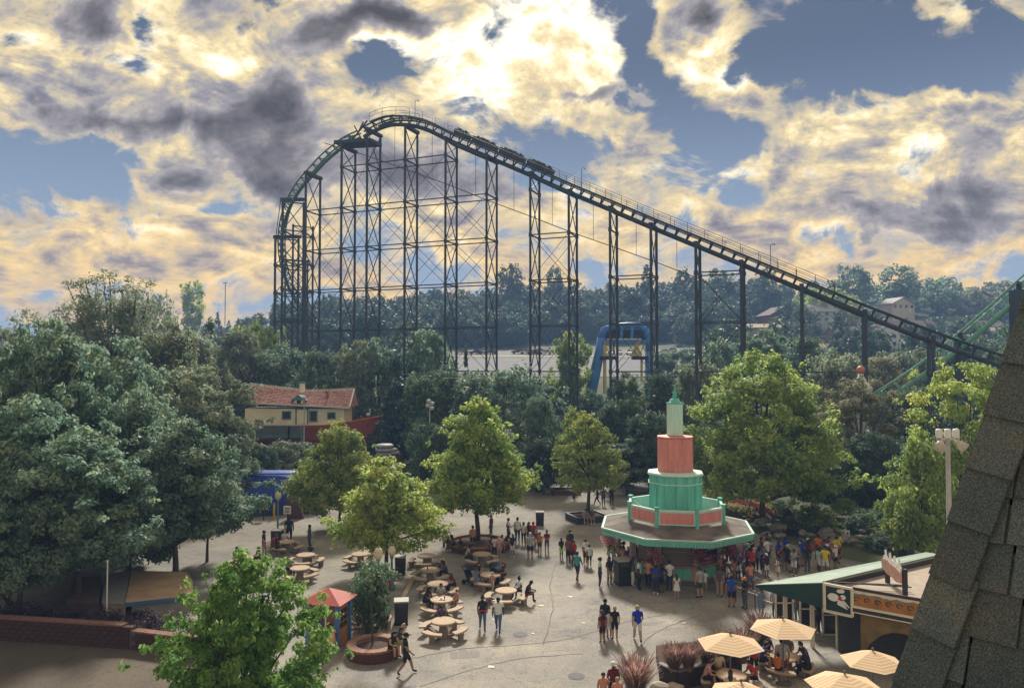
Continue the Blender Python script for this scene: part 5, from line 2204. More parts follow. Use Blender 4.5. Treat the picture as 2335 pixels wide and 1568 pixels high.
def parasol(x, y, top, rim, rad, rz, label):
    o = thing('parasol', label, 'parasol', (x, y, 0), rz, 'tan striped parasols')
    for k in range(6):
        a0, a1 = k * math.pi / 3, (k + 1) * math.pi / 3
        vs, fs_, cl = [], [], []
        NR = 6
        for i in range(NR + 1):
            t = .03 + .97 * i / NR
            zz = top + (rim - top) * (t ** 1.08)
            for j in range(3):
                a = a0 + (a1 - a0) * j / 2
                rr = rad * t * (math.cos(math.pi / 6) + (1 - math.cos(math.pi / 6)) * abs(j - 1))
                vs.append((rr * math.cos(a), rr * math.sin(a), zz))
                cl.append((j / 2 * t + .5 * (1 - t), t, 0))
        for i in range(NR):
            for j in range(2):
                fs_.append((i * 3 + j, (i + 1) * 3 + j, (i + 1) * 3 + j + 1, i * 3 + j + 1))
        me = bpy.data.meshes.new('canopy_panel')
        me.from_pydata(vs, [], fs_)
        at_ = me.attributes.new('cloth', 'FLOAT_VECTOR', 'POINT')
        at_.data.foreach_set('vector', [c for p in cl for c in p])
        me.materials.append((st_a, st_b)[(k + 1) % 3 == 0])
        link('canopy_panel', me, o)
        mb = MB()
        mb.tube([(.05 * math.cos(a0), .05 * math.sin(a0), top - .05), (rad * .97 * math.cos(a0), rad * .97 * math.sin(a0), rim - .03)], .015, 4)
        mb.build('rib', pole_m, o)
    mb = MB()
    mb.tube([(0, 0, 0), (0, 0, top + .02)], .03, 8)
    mb.ball((0, 0, top + .06), .05, 8, 6)
    mb.build('pole', pole_m, o)
    mb = MB()
    mb.lathe([(.32, 0), (.32, .06), (.08, .12)], 14)
    mb.build('base', pole_m, o)
    return o


for (u, vtop, Y, wpx, rz, lab) in [(1665, 1444, 29.3, 148, .52, 'tan striped parasol above the planter, left of the rear one'),
                                  (1785, 1410, 31.0, 146, .0, 'tan striped parasol furthest from the viewer, beside the food stand door'),
                                  (1990, 1482, 27.5, 138, .42, 'tan striped parasol partly hidden by the shingled roof'),
                                  (1926, 1535, 25.4, 170, .6, 'tan striped parasol at the bottom edge left of the shingles'),
                                  (1690, 1554, 24.8, 150, .05, 'tan striped parasol cut by the bottom edge below the planter')]:
    p = at(u, vtop, Y)
    parasol(p.x, p.y, p.z, p.z - .42, wpx / 2 * Y / F * 1.02, rz, lab)

# ================================================================ round picnic tables
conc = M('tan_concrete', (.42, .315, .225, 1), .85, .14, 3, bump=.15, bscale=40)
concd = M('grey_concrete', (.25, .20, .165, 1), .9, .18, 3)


def make_table():
    t = thing('picnic_table', 'x', 'table', (0, 0, 0), 0, 'round concrete picnic tables')
    mb = MB()
    mb.lathe([(.56, .66), (.60, .69), (.60, .74), (.57, .76)], 24)
    mb.build('table_top', conc, t)
    mb = MB()
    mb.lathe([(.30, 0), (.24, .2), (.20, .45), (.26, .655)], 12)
    mb.build('pedestal', concd, t)
    for k in range(4):
        a0 = k * math.pi / 2 + .28
        a1 = a0 + 1.02
        mb = MB()
        n = 6
        pts_o = [(1.20 * math.cos(a0 + (a1 - a0) * i / n), 1.20 * math.sin(a0 + (a1 - a0) * i / n)) for i in range(n + 1)]
        pts_i = [(.84 * math.cos(a0 + (a1 - a0) * i / n), .84 * math.sin(a0 + (a1 - a0) * i / n)) for i in range(n + 1)]
        mb.prism(pts_o + pts_i[::-1], .38, .46)
        b = mb.build('bench', conc, t)
        am = (a0 + a1) / 2
        mb = MB()
        mb.bar((.28 * math.cos(am), .28 * math.sin(am), .04), (1.0 * math.cos(am), 1.0 * math.sin(am), .36), .24, .12)
        mb.bar((.98 * math.cos(am), .98 * math.sin(am), 0), (1.0 * math.cos(am), 1.0 * math.sin(am), .375), .22, .26)
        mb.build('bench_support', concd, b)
    return t


table0 = make_table()
used = False
TABLES = {}
for key, u, v, rz, lab in [
    ('near', 1011, 1450, .3, 'nearest picnic table of the row, in front of the one with a family'),
    ('family', 1007, 1398, .1, 'picnic table with food on it, second from the near end of the row'),
    ('row3', 998, 1360, .5, 'third picnic table from the near end of the row, maroon-shirted person beside it'),
    ('row4', 980, 1326, .2, 'picnic table with a bottle and a purple-dressed person, fourth in the row'),
    ('row5', 972, 1292, .7, 'furthest picnic table of the row, at the end of the pale kerb'),
    ('mid', 1154, 1376, .6, 'picnic table on the open plaza with two young people on its right bench'),
    ('stroller', 1118, 1338, .4, 'picnic table hidden among the strollers and the women sitting'),
    ('bench', 1098, 1288, .1, 'picnic table in front of the round brick bench, grey-blue shirted person at it'),
    ('left1', 697, 1290, .8, 'empty picnic table left of the yellow-green maple'),
    ('left2', 684, 1322, .2, 'picnic table with a long-haired woman, just above the foreground maple'),
    ('left3', 654, 1258, .5, 'picnic table with a crowd under the acorn lamp at the left'),
    ('left4', 556, 1298, .4, 'leftmost picnic table half hidden by the foreground maple'),
    ('booth', 838, 1430, .9, 'picnic table with trays on it between the booth and the square bin'),
    ('shade', 822, 1288, .2, 'picnic table in the shade under the yellow-green maple'),
]:
    t = table0 if not used else copy_tree(table0)
    used = True
    p = gr(u, v)
    t.location = (p.x, p.y, .008)
    t.rotation_euler = (0, 0, rz)
    t['label'] = lab
    TABLES[key] = (p.x, p.y)
tray_m = M('paper_white', (.66, .64, .60, 1), .8)
for i, (key, dx_, dy_, lab) in enumerate([('family', .05, -.1, 'white food tray on the picnic table of the family'), ('booth', -.1, 0, 'white food tray on the table beside the booth'), ('booth', .2, .2, 'second food tray on the table beside the booth, nearer the black-shirted man'), ('left3', 0, .1, 'white food boxes on the crowded table under the lamp')]):
    x, y = TABLES[key]
    o = thing('food_tray', lab, 'food tray', (x + dx_, y + dy_, .775))
    mb = MB()
    mb.box(0, 0, .015, .36, .26, .03)
    mb.build('tray', tray_m, o)
    mb = MB()
    mb.box(-.06, 0, .06, .14, .12, .06)
    mb.build('box', tray_m, o)
    mb = MB()
    mb.lathe([(.035, .03), (.045, .17)], 10, cx=.11, cy=.03)
    mb.build('cup', M('cup_red', (.4, .05, .04, 1), .6), o)
x, y = TABLES['row4']
o = thing('bottle', 'small dark bottle standing on the fourth table of the row', 'bottle', (x - .12, y - .1, .77))
mb = MB()
mb.lathe([(.035, 0), (.037, .14), (.015, .19), (.014, .24)], 10)
mb.build('glass', M('bottle_glass', (.03, .035, .02, 1), .2), o, True)
mb = MB()
mb.lathe([(.017, .24), (.017, .265)], 8)
mb.build('cap', white_m, o)

# ================================================================ litter bins
bin_m = M('bin_black', (.016, .018, .022, 1), .55, .25, 4, spec=.4)
bin_t = M('bin_top', (.36, .33, .30, 1), .7, .1, 4)


def make_bin():
    b = thing('litter_bin', 'x', 'bin', (0, 0, 0), 0, 'black litter bins')
    mb = MB()
    mb.box(0, 0, .52, .62, .62, 1.04, taper=1.06)
    mb.build('body', bin_m, b)
    mb = MB()
    mb.box(0, 0, 1.09, .70, .70, .07)
    mb.build('lid', bin_t, b)
    mb = MB()
    mb.box(0, -.325, .93, .42, .02, .16)
    mb.build('flap', M('flap_grey', (.05, .05, .05, 1), .6), b)
    mb = MB()
    mb.box(0, 0, .03, .66, .66, .06)
    mb.build('foot', bin_m, b)
    return b


bin0 = make_bin()
for i, (u, v, sc_, rz, lab) in enumerate([(915, 1420, 1.05, .15, 'square black bin right of the booth, at the near end of the pale kerb'),
                                         (913, 1308, 1.0, .1, 'square black bin behind the trunk of the yellow-green maple'),
                                         (1231, 1197, 1.0, .0, 'square dark green bin alone at the back of the plaza'),
                                         (1229, 1120, 1.2, .1, 'dark bin furthest back beside the plaza path'),
                                         (1421, 1331, 1.35, .2, 'big black bin at the left side of the kiosk counter'),
                                         (632, 1246, 1.1, .0, 'black bin behind the acorn lamp at the left')]):
    b = bin0 if i == 0 else copy_tree(bin0)
    p = gr(u, v)
    b.location = (p.x, p.y, .008)
    b.rotation_euler = (0, 0, rz)
    b.scale = (sc_, sc_, sc_)
    b['label'] = lab

# ================================================================ lamps
lamp_m = M('lamp_post_paint', (.16, .25, .25, 1), .55, .2, 3)
globe_m = M('lamp_globe', (.62, .54, .36, 1), .35, .1, 4)


def acorn(u, vbase, vtop, label, tint=None):
    p = gr(u, vbase)
    h = at(u, vtop, p.y).z
    o = thing('acorn_lamp', label, 'lamp post', (p.x, p.y, 0), 0, 'acorn lamp posts')
    mb = MB()
    mb.lathe([(.20, 0), (.20, .25), (.13, .4), (.11, .8), (.075, .95), (.06, h - .85), (.09, h - .8), (.13, h - .68)], 12)
    mb.build('post', tint or lamp_m, o, True)
    mb = MB()
    mb.lathe([(.12, h - .68), (.22, h - .52), (.24, h - .36), (.18, h - .18), (.09, h - .08)], 14)
    mb.build('globe', globe_m, o, True)
    mb = MB()
    mb.lathe([(.10, h - .08), (.06, h - .03), (.0, h + .04)], 10)
    mb.build('finial', tint or lamp_m, o)


acorn(633, 1238, 1117, 'acorn lamp post at the left beside the crowded picnic table')
acorn(862, 1405, 1244, 'acorn lamp post in front of the yellow-green maple trunk')
acorn(893, 1345, 1240, 'teal acorn lamp post right behind the yellow-green maple trunk', M('lamp_teal', (.05, .20, .18, 1), .5))
acorn(1498, 1090, 1017, 'acorn lamp post left of the coral drum')


def floodmast(u, vbase, vtop, Y, label, heads, side):
    p = at(u, vtop, Y)
    o = thing('flood_mast', label, 'light mast', (p.x, p.y, 0))
    h = p.z
    pm = M('mast_grey', (.42, .41, .40, 1), .7, .15, 4)
    mb = MB()
    mb.tube([(0, 0, 0), (0, 0, h)], [.14, .10] if Y < 60 else [.09, .06], 8)
    mb.build('pole', pm, o)
    mb = MB()
    mb.bar((-side, 0, h - .35), (side, 0, h - .35), .09, .09)
    mb.build('cross_arm', pm, o)
    for k, (dx_, kind) in enumerate(heads):
        mb = MB()
        if kind == 'can':
            mb.lathe([(.13, h - .28), (.15, h - .2), (.15, h + .12), (.10, h + .16)], 12, cx=dx_)
            mb.build('canister_lamp', white_m, o)
        elif kind == 'flood':
            mb.tube([(dx_, 0, h - .36), (dx_ * 1.35, -.18, h - .50), (dx_ * 1.9, -.42, h - .72)], [.08, .16, .27], 12)
            mb.build('flood_head', M('flood_shell', (.55, .49, .42, 1), .6), o, True)
        else:
            mb.ball((dx_, -.1, h - .1 - .5 * k * .5), .26, 10, 7, (1, .8, .8))
            mb.build('flood_head', M('flood_grey', (.45, .47, .47, 1), .5), o, True)


floodmast(2161, 0, 985, 36, 'pale floodlight mast with white canisters beside the shingled roof', [(-.42, 'can'), (0, 'can'), (.40, 'can'), (-.34, 'flood'), (.3, 'flood')], .55)
floodmast(980, 0, 912, 78, 'grey floodlight mast with round lamps in front of dark trees', [(-.1, 'ball'), (.25, 'ball'), (-.2, 'ball'), (.2, 'ball')], .35)
floodmast(694, 0, 905, 86, 'white lamp mast standing in front of the ark dormer', [(0, 'ball')], .2)
for (u, vt, Y, h, lab) in ((514, 645, 310, 16, 'thin street light on the left skyline'), (1710, 682, 250, 16, 'utility pole on the house slope left of the brick houses')):
    p = at(u, vt, Y)
    o = thing('street_light', lab, 'pole', (p.x, p.y, p.z - h))
    mb = MB()
    mb.tube([(0, 0, -2), (0, 0, h)], .16, 6)
    mb.build('pole', steel_m, o)
    mb = MB()
    mb.bar((-.9, 0, h), (.9, 0, h), .25)
    mb.build('cross_arm', steel_m, o)

# ================================================================ planters, kerbs, booth
brick_m = M('red_brick', (.125, .052, .042, 1), .9, .3, 6, bump=.2, bscale=20)
brickc_m = M('brick_coping', (.27, .145, .105, 1), .85, .25, 5)
soil_m = M('soil', (.075, .045, .035, 1), 1, .3, 4, bump=.5)


def round_planter(u, v, r, h, label, rows=5, nb=34, cat='planter'):
    p = gr(u, v)
    o = thing('round_planter', label, cat, (p.x, p.y, 0))
    mb = MB()
    mb.lathe([(r - .05, 0), (r - .05, h - .1), (r - .34, h - .1), (r - .34, h - .18), (0, h - .14)], 36, cap=False)
    mb.build('core', M('mortar', (.30, .25, .22, 1), .95), o)
    me = None
    bh = (h - .1) / rows
    for i in range(rows):
        for k in range(nb):
            a = 2 * math.pi * (k + .5 * (i % 2)) / nb
            if math.sin(a) > .35:
                continue
            if me is None:
                mb = MB()
                mb.box(0, 0, 0, .10, 2 * math.pi * r / nb - .02, bh - .018)
                me = mb.mesh('brick', brick_m)
            b = link('brick', me, o, ((r - .03) * math.cos(a), (r - .03) * math.sin(a), bh * (i + .5)))
            b.rotation_euler = (0, 0, a)
    me = None
    for k in range(28):
        a = 2 * math.pi * k / 28
        if me is None:
            mb = MB()
            mb.box(0, 0, 0, .40, 2 * math.pi * r / 28 - .015, .10)
            me = mb.mesh('coping_stone', brickc_m)
        b = link('coping_stone', me, o, ((r - .15) * math.cos(a), (r - .15) * math.sin(a), h - .03))
        b.rotation_euler = (0, 0, a)
    mb = MB()
    mb.lathe([(r - .33, h - .16), (r - .6, h - .1), (0, h - .05)], 24, cap=False)
    mb.build('soil', soil_m, o)
    return p


rp2 = round_planter(852, 1492, 1.15, .52, 'round brick planter with a sapling, two couples sitting on its rim')
round_planter(1091, 1247, 2.3, .48, 'round brick bench planter under the round-crowned maple', 4, 46)
o = thing('planter_sapling', 'thin bare stem of a young tree in the round brick planter', 'sapling', (rp2.x - .05, rp2.y, .4))
mb = MB()
mb.tube([(0, 0, 0), (-.04, 0, 1.1), (-.10, 0, 2.3), (-.05, 0, 3.0)], [.045, .035, .028, .02], 6)
mb.build('trunk', bark_m, o)
rng = np.random.default_rng(8)
cs = rng.normal(size=(30, 3)) * np.array([.42, .42, .34]) + np.array([-.05, 0, 3.1])
V, Q, T = leaf_cloud(rng, cs, np.full(30, .26), 46, .13)
link('crown', np_mesh('crown', V, Q, LM['dark'], T), o)
navy_m = M('navy_box', (.030, .038, .065, 1), .6, .2, 2)


def square_planter(u, v, w, dpt, h, rz, label, mat=navy_m):
    p = gr(u, v)
    o = thing('square_planter', label, 'planter', (p.x, p.y, 0), rz)
    for (cx, cy, sx, sy) in ((0, -dpt / 2, w, .12), (0, dpt / 2, w, .12), (-w / 2 + .06, 0, .12, dpt - .13), (w / 2 - .06, 0, .12, dpt - .13)):
        mb = MB()
        mb.box(cx, cy, h / 2, sx, sy, h)
        sd_ = mb.build('side', mat, o)
        mb = MB()
        mb.box(cx, cy, h + .03, sx + .08, sy + .08, .06)
        mb.build('rim', M('rim_grey', (.16, .17, .20, 1), .6), sd_)
    mb = MB()
    mb.box(0, 0, h - .1, w - .3, dpt - .3, .06)
    mb.build('soil', soil_m, o)


square_planter(1338, 1186, 2.9, 2.3, .5, .35, 'dark navy square planter box holding the small airy maple')
square_planter(1290, 1125, 2.8, 1.8, .45, .1, 'brown low planter box at the back of the plaza', M('brown_box', (.14, .07, .05, 1), .8))
kerb_m = M('kerb_tan', (.42, .34, .24, 1), .9, .12, 3)
for nm, pts in (('plaza_kerb', [(918, 1368), (932, 1340), (950, 1310), (974, 1282)]), ('plaza_kerb', [(862, 1462), (868, 1440), (885, 1400)])):
    g_ = [gr(u, v) for u, v in pts]
    mb = MB()
    for a, b in zip(g_, g_[1:]):
        mb.bar(a + Vector((0, 0, .06)), b + Vector((0, 0, .06)), .26, .12)
    tag(mb.build(nm, kerb_m), kind='structure')
# patches and covers set into the paving
for k_, (u, v, w, h, rz) in enumerate(((1060, 1492, 1.3, .8, .1), (1240, 1545, 1.5, .5, .2), (1480, 1420, 1.4, .35, .1), (1290, 1395, 2.2, 1.2, .5), (1560, 1500, 2.4, 1.0, -.3), (900, 1560, 1.8, .8, .2),
                                       (1180, 1300, 3.0, 1.4, .1), (760, 1215, 4.0, 1.6, .0), (1270, 1170, 4.0, 1.8, .2), (1420, 1225, 2.6, 1.4, .1), (1640, 1420, 2.0, .8, .4))):
    p = gr(u, v)
    mb = MB()
    c, s_ = math.cos(rz), math.sin(rz)
    pts = []
    for (x, y) in ((-1, -1), (-.2, -1.06), (.5, -.97), (1, -1), (1.03, 0), (1, 1), (.3, 1.05), (-.4, .96), (-1, 1), (-1.02, .2)):
        x, y = (x + random.uniform(-.04, .04)) * w / 2, (y + random.uniform(-.05, .05)) * h / 2
        pts.append((p.x + x * c - y * s_, p.y + x * s_ + y * c, .0105))
    mb.face(*pts)
    t_ = (.20, .24, .22, .27, .19, .23, .25)[k_ % 7]
    tag(mb.build('paving_patch', asphalt('patch_%d' % (k_ % 7), (t_ * .75, t_ * .73, t_ * .72, 1), (t_ * 1.2, t_ * 1.12, t_, 1), (t_, t_ * .96, t_ * .92, 1)) if k_ < 7 else MATS['patch_%d' % (k_ % 7)]), kind='structure')
# tar-sealed seams wandering over the paving
tar = M('tar_seam', (.085, .08, .078, 1), .8, .25, 4)
for pts in ([(940, 1500), (1060, 1478), (1180, 1470), (1300, 1455), (1420, 1420), (1520, 1400)], [(960, 1565), (1080, 1525), (1200, 1500), (1330, 1490)], [(1240, 1470), (1260, 1390), (1255, 1330), (1270, 1280)],
            [(1000, 1215), (1100, 1200), (1230, 1205), (1330, 1222)], [(1420, 1568), (1440, 1500), (1500, 1440), (1600, 1400)]):
    g_ = catmull([gr(u, v) for u, v in pts], 8)
    g_ = [p + Vector((random.uniform(-.05, .05), random.uniform(-.05, .05), 0)) for p in g_]
    V, Q = [], []
    for i, p in enumerate(g_):
        d = (g_[min(i + 1, len(g_) - 1)] - g_[max(i - 1, 0)]).normalized()
        w = .012 + .022 * random.random()
        V += [(p.x - d.y * w, p.y + d.x * w, .0145), (p.x + d.y * w, p.y - d.x * w, .0145)]
    Q = [(2 * i, 2 * i + 1, 2 * i + 3, 2 * i + 2) for i in range(len(g_) - 1)]
    tag(link('paving_seam', np_mesh('paving_seam', np.array(V), np.array(Q), tar)), kind='structure')
for (u, v, lab) in ((1186, 1446, 'round iron manhole cover in front of the walking couple'), (1314, 1541, 'round iron drain cover near the bottom edge of the plaza')):
    p = gr(u, v)
    o = thing('manhole_cover', lab, 'manhole', (p.x, p.y, .007))
    mb = MB()
    mb.lathe([(.36, 0), (.36, .012), (.30, .014)], 20)
    mb.build('ring', M('iron', (.06, .055, .05, 1), .7), o)
    mb = MB()
    mb.lathe([(.29, .002), (.29, .018)], 20)
    mb.build('cover', M('iron_cover', (.045, .042, .04, 1), .7, .3, 20), o)
# ticket booth
bp0 = gr(742, 1478)
booth = thing('ticket_booth', 'small brown booth with blue corner posts and red pyramid roof', 'booth', (bp0.x, bp0.y + .6, 0), R(-14))
wood_m = M('booth_wood', (.24, .095, .045, 1), .7, .2, 3, stretch=(6, 6, .8))
bblue = M('booth_blue', (.07, .20, .46, 1), .6, .1, 3)
mb = MB()
mb.box(0, 0, 1.05, 1.45, 1.2, 2.1)
bw = mb.build('wall', wood_m, booth)
for i in range(10):
    mb = MB()
    mb.box(-.63 + i * .14, -.612, 1.05, .125, .02, 2.0)
    mb.build('wall_board', wood_m, bw)
for (cx, cy) in ((-.74, -.62), (.74, -.62), (.74, .62), (-.74, .62)):
    mb = MB()
    mb.box(cx, cy, 1.06, .16, .16, 2.12)
    mb.build('corner_post', bblue, booth)
mb = MB()
mb.box(.735, 0, 1.0, .05, .78, 1.95)
dr = mb.build('door', M('door_brown', (.36, .15, .06, 1), .6, .15, 3), booth)
for j in range(3):
    for i in range(2):
        mb = MB()
        mb.box(.765, -.18 + i * .36, 1.0 + j * .3, .02, .29, .24)
        mb.build('pane', glass_m, dr)
mb = MB()
mb.box(-.15, -.63, 1.28, .62, .03, .9)
wd = mb.build('window', glass_m, booth)
mb = MB()
for (cx, cz_, sx, sz) in ((0, .47, .74, .06), (0, -.47, .74, .06), (-.34, 0, .06, .94), (.34, 0, .06, .94)):
    mb.box(-.15 + cx, -.65, 1.28 + cz_, sx, .05, sz)
mb.build('frame', white_m, wd)
mb = MB()
mb.face((-1.05, -.95, 2.10), (1.05, -.95, 2.10), (0, 0, 2.62))
mb.face((1.05, -.95, 2.10), (1.05, .95, 2.10), (0, 0, 2.62))
mb.face((1.05, .95, 2.10), (-1.05, .95, 2.10), (0, 0, 2.62))
mb.face((-1.05, .95, 2.10), (-1.05, -.95, 2.10), (0, 0, 2.62))
mb.face((-1.05, .95, 2.10), (1.05, .95, 2.10), (1.05, -.95, 2.10), (-1.05, -.95, 2.10))
mb.build('roof', M('booth_red', (.38, .075, .055, 1), .65, .15, 2), booth)
mb = MB()
mb.lathe([(.12, .62), (.12, .7)], 12, cx=-.05, cy=-.66)
mb.build('badge', white_m, booth)

# ================================================================ lower left: hedge, brick wall, tan booth roof
wall = thing('brick_wall', 'low dark brick garden wall with pale coping at the lower left', 'wall', (0, 0, 0))
wa, wb_, wc = gr(-60, 1452), gr(305, 1477), gr(480, 1500)
hh = 1.0
shared = None
for (A, B, H__) in ((wa, wb_, hh), (wb_ + Vector((.02, -.02, 0)), wc, hh - .22)):
    d = (B - A).normalized()
    L = (B - A).length
    ang = math.atan2(d.y, d.x)
    mb = MB()
    mb.bar(A + Vector((0, .02, H__ / 2)), B + Vector((0, .02, H__ / 2)), .30, H__, up=(0, 0, 1))
    mb.build('core', M('mortar_dark', (.12, .095, .085, 1), .95), wall)
    rows = 5
    bl = .42
    if shared is None:
        mb = MB()
        mb.box(0, 0, 0, bl - .02, .05, H__ / rows - .022)
        shared = mb.mesh('brick', M('dark_brick', (.058, .026, .023, 1), .9, .4, 5))  # dark red brick, colour deepened further for the shade under the maples
        mb = MB()
        mb.box(0, 0, 0, .60, .42, .08)
        cap = mb.mesh('coping_stone', M('old_coping', (.20, .105, .080, 1), .9, .3, 4))
    rr = int(round(H__ / (hh / rows)))
    for i in range(rr):
        nb = int(L / bl)
        for k in range(nb):
            p = A + d * (bl * (k + .5 + .5 * (i % 2) * (k < nb - 1)))
            b = link('brick', shared, wall, (p.x - d.y * -.155, p.y - .155, hh / rows * (i + .5)))
            b.rotation_euler = (0, 0, ang)
    for k in range(int(L / .62)):
        p = A + d * (.62 * (k + .5))
        b = link('coping_stone', cap, wall, (p.x, p.y + .02, H__ + .045))
        b.rotation_euler = (0, 0, ang)
# hedge behind the wall
rng = np.random.default_rng(9)
ha, hb = gr(-60, 1428), gr(470, 1468)
cs = []
for i in range(240):
    p = ha.lerp(hb, rng.random())
    cs.append((p.x + rng.normal() * .2, p.y + rng.normal() * .3, .25 + rng.random() * .95))
V, Q, T = leaf_cloud(rng, np.array(cs), np.full(len(cs), .34), 60, .11)
hedge = thing('hedge', 'long dark purple-brown clipped hedge behind the brick wall', 'hedge', (0, 0, 0))
link('foliage', np_mesh('foliage', V, Q, LM['purple'], T), hedge)
mb = MB()
for i in range(14):
    p = ha.lerp(hb, i / 13)
    mb.tube([(p.x, p.y, 0), (p.x + .05, p.y, .8)], .03, 5)
mb.build('stems', bark_m, hedge)
# tan flat-roofed booth with blue edge, seen under the maple
tb = thing('tan_deck', 'low tan deck with blue edge under the dark maple', 'deck', (0, 0, 0))
zt = .95
cn = [gr(286, 1372, zt), gr(418, 1358, zt), gr(441, 1350, zt), gr(440, 1322, zt), gr(425, 1303, zt), gr(300, 1300, zt)]
mb = MB()
mb.slab([Vector((p.x, p.y, zt)) for p in cn], .08)
mb.build('deck_top', M('tan_sheet', (.50, .33, .19, 1), .8, .16, 1.2, col2=(.58, .42, .27, 1)), tb)
mb = MB()
for a, b in zip(cn[:3], cn[1:4]):
    mb.bar(a + Vector((0, 0, -.13)), b + Vector((0, 0, -.13)), .06, .2)
mb.build('edge_board', M('edge_blue', (.05, .13, .26, 1), .6), tb)
mb = MB()
mb.prism([(p.x * .985 - .1, p.y + .25) for p in cn[:2]] + [(cn[4].x - .3, cn[4].y - .2), (cn[5].x + .2, cn[5].y - .2)], 0, zt - .1)
mb.build('wall', M('booth_shadow_wall', (.26, .24, .22, 1), .85), tb)  # plain warm grey wall below the deck top
sh = thing('grey_platform', 'low grey platform between the tan deck and the dark maple trunks', 'platform', (0, 0, 0))
c2 = [gr(232, 1372, 0.9), gr(284, 1374, 0.9), gr(298, 1302, 0.9), gr(240, 1308, 0.9)]
mb = MB()
mb.slab([Vector((p.x, p.y, 0.9)) for p in c2], .08)
mb.build('deck_top', M('grey_sheet', (.27, .265, .26, 1), .85, .1, 2), sh)
mb = MB()
mb.prism([(p.x, p.y + .1 if i < 2 else p.y - .1) for i, p in enumerate(c2)], 0, .8)
mb.build('wall', M('shed_wall', (.30, .25, .20, 1), .85), sh)
bs_ = thing('brown_platform', 'low brown platform left of the grey one under the dark maples', 'platform', (0, 0, 0))
c3 = [gr(150, 1368, .8), gr(226, 1372, .8), gr(232, 1312, .8), gr(170, 1316, .8)]
mb = MB()
mb.slab([Vector((p.x, p.y, 0.8)) for p in c3], .08)
mb.build('deck_top', M('brown_sheet', (.15, .085, .065, 1), .85, .2, 2), bs_)
mb = MB()
mb.prism([(p.x, p.y + .1 if i < 2 else p.y - .1) for i, p in enumerate(c3)], 0, .7)
mb.build('wall', M('shed_wall_b', (.12, .08, .06, 1), .85), bs_)
p = gr(243, 1428)
o = thing('thin_pole', 'thin white pole standing in the hedge under the dark maple', 'pole', (p.x, p.y, 0))
mb = MB()
mb.tube([(0, 0, 0), (0, 0, 3.2)], .035, 6)
mb.build('shaft', white_m, o)
mb = MB()
mb.ball((0, 0, 3.25), .07, 8, 6)
mb.build('cap', white_m, o)
p = gr(268, 1425)
mud_m = asphalt('dirt_path', (.060, .050, .042, 1), (.125, .098, .072, 1), (.080, .072, .052, 1))  # brown earth, its colour darkened to stand in for the maples' shade
mb = MB()
pts = [gr(-200, 1440), gr(305, 1472), gr(480, 1496), gr(480, 1720), gr(-400, 1720)]
mb.face(*[(q_.x, q_.y, .012) for q_ in pts][::-1])
tag(mb.build('dirt_path', mud_m), kind='structure')

# ================================================================ rock garden, shrubs and flower bed
rock_me = []
rock_m = M('boulder_grey', (.150, .130, .125, 1), .95, .4, 1.5, bump=.8, bscale=6, col2=(.33, .29, .26, 1))
for s_ in range(5):
    rr = np.random.default_rng(60 + s_)
    mb = MB()
    mb.ball((0, 0, 0), 1, 10, 7)
    vs = np.array(mb.v)
    nrm = rr.normal(size=(6, 3))
    nrm /= np.linalg.norm(nrm, axis=1, keepdims=True)
    for n_ in nrm:
        dpt = vs @ n_
        vs -= np.outer(np.maximum(dpt - .62, 0), n_) * .9
    mb.v = [tuple(p) for p in vs * np.array([1.25, .9, .7])]
    rock_me.append(mb.mesh('boulder', rock_m))
rng = np.random.default_rng(14)
n_r = 0
for i in range(140):
    u, v = rng.uniform(1735, 2140), rng.uniform(1195, 1268)
    if v > 1232 + (u - 1735) * .08 or (1790 < u < 1900 and v < 1225):
        continue
    p = gr(u, v)
    s_ = rng.uniform(.22, .55)
    o = link('boulder', rock_me[rng.integers(5)])
    up_ = .1 + (p.y - 50) * .05
    o.location = (p.x, p.y, max(.1, up_))
    o.rotation_euler = (rng.uniform(-.3, .3), rng.uniform(-.3, .3), rng.uniform(0, 6.28))
    o.scale = (s_, s_, s_ * rng.uniform(.7, 1.1))
    tag(o, 'grey boulder among the others in the rock garden right of the kiosk', 'boulder', 'boulders of the rock garden')
    n_r += 1
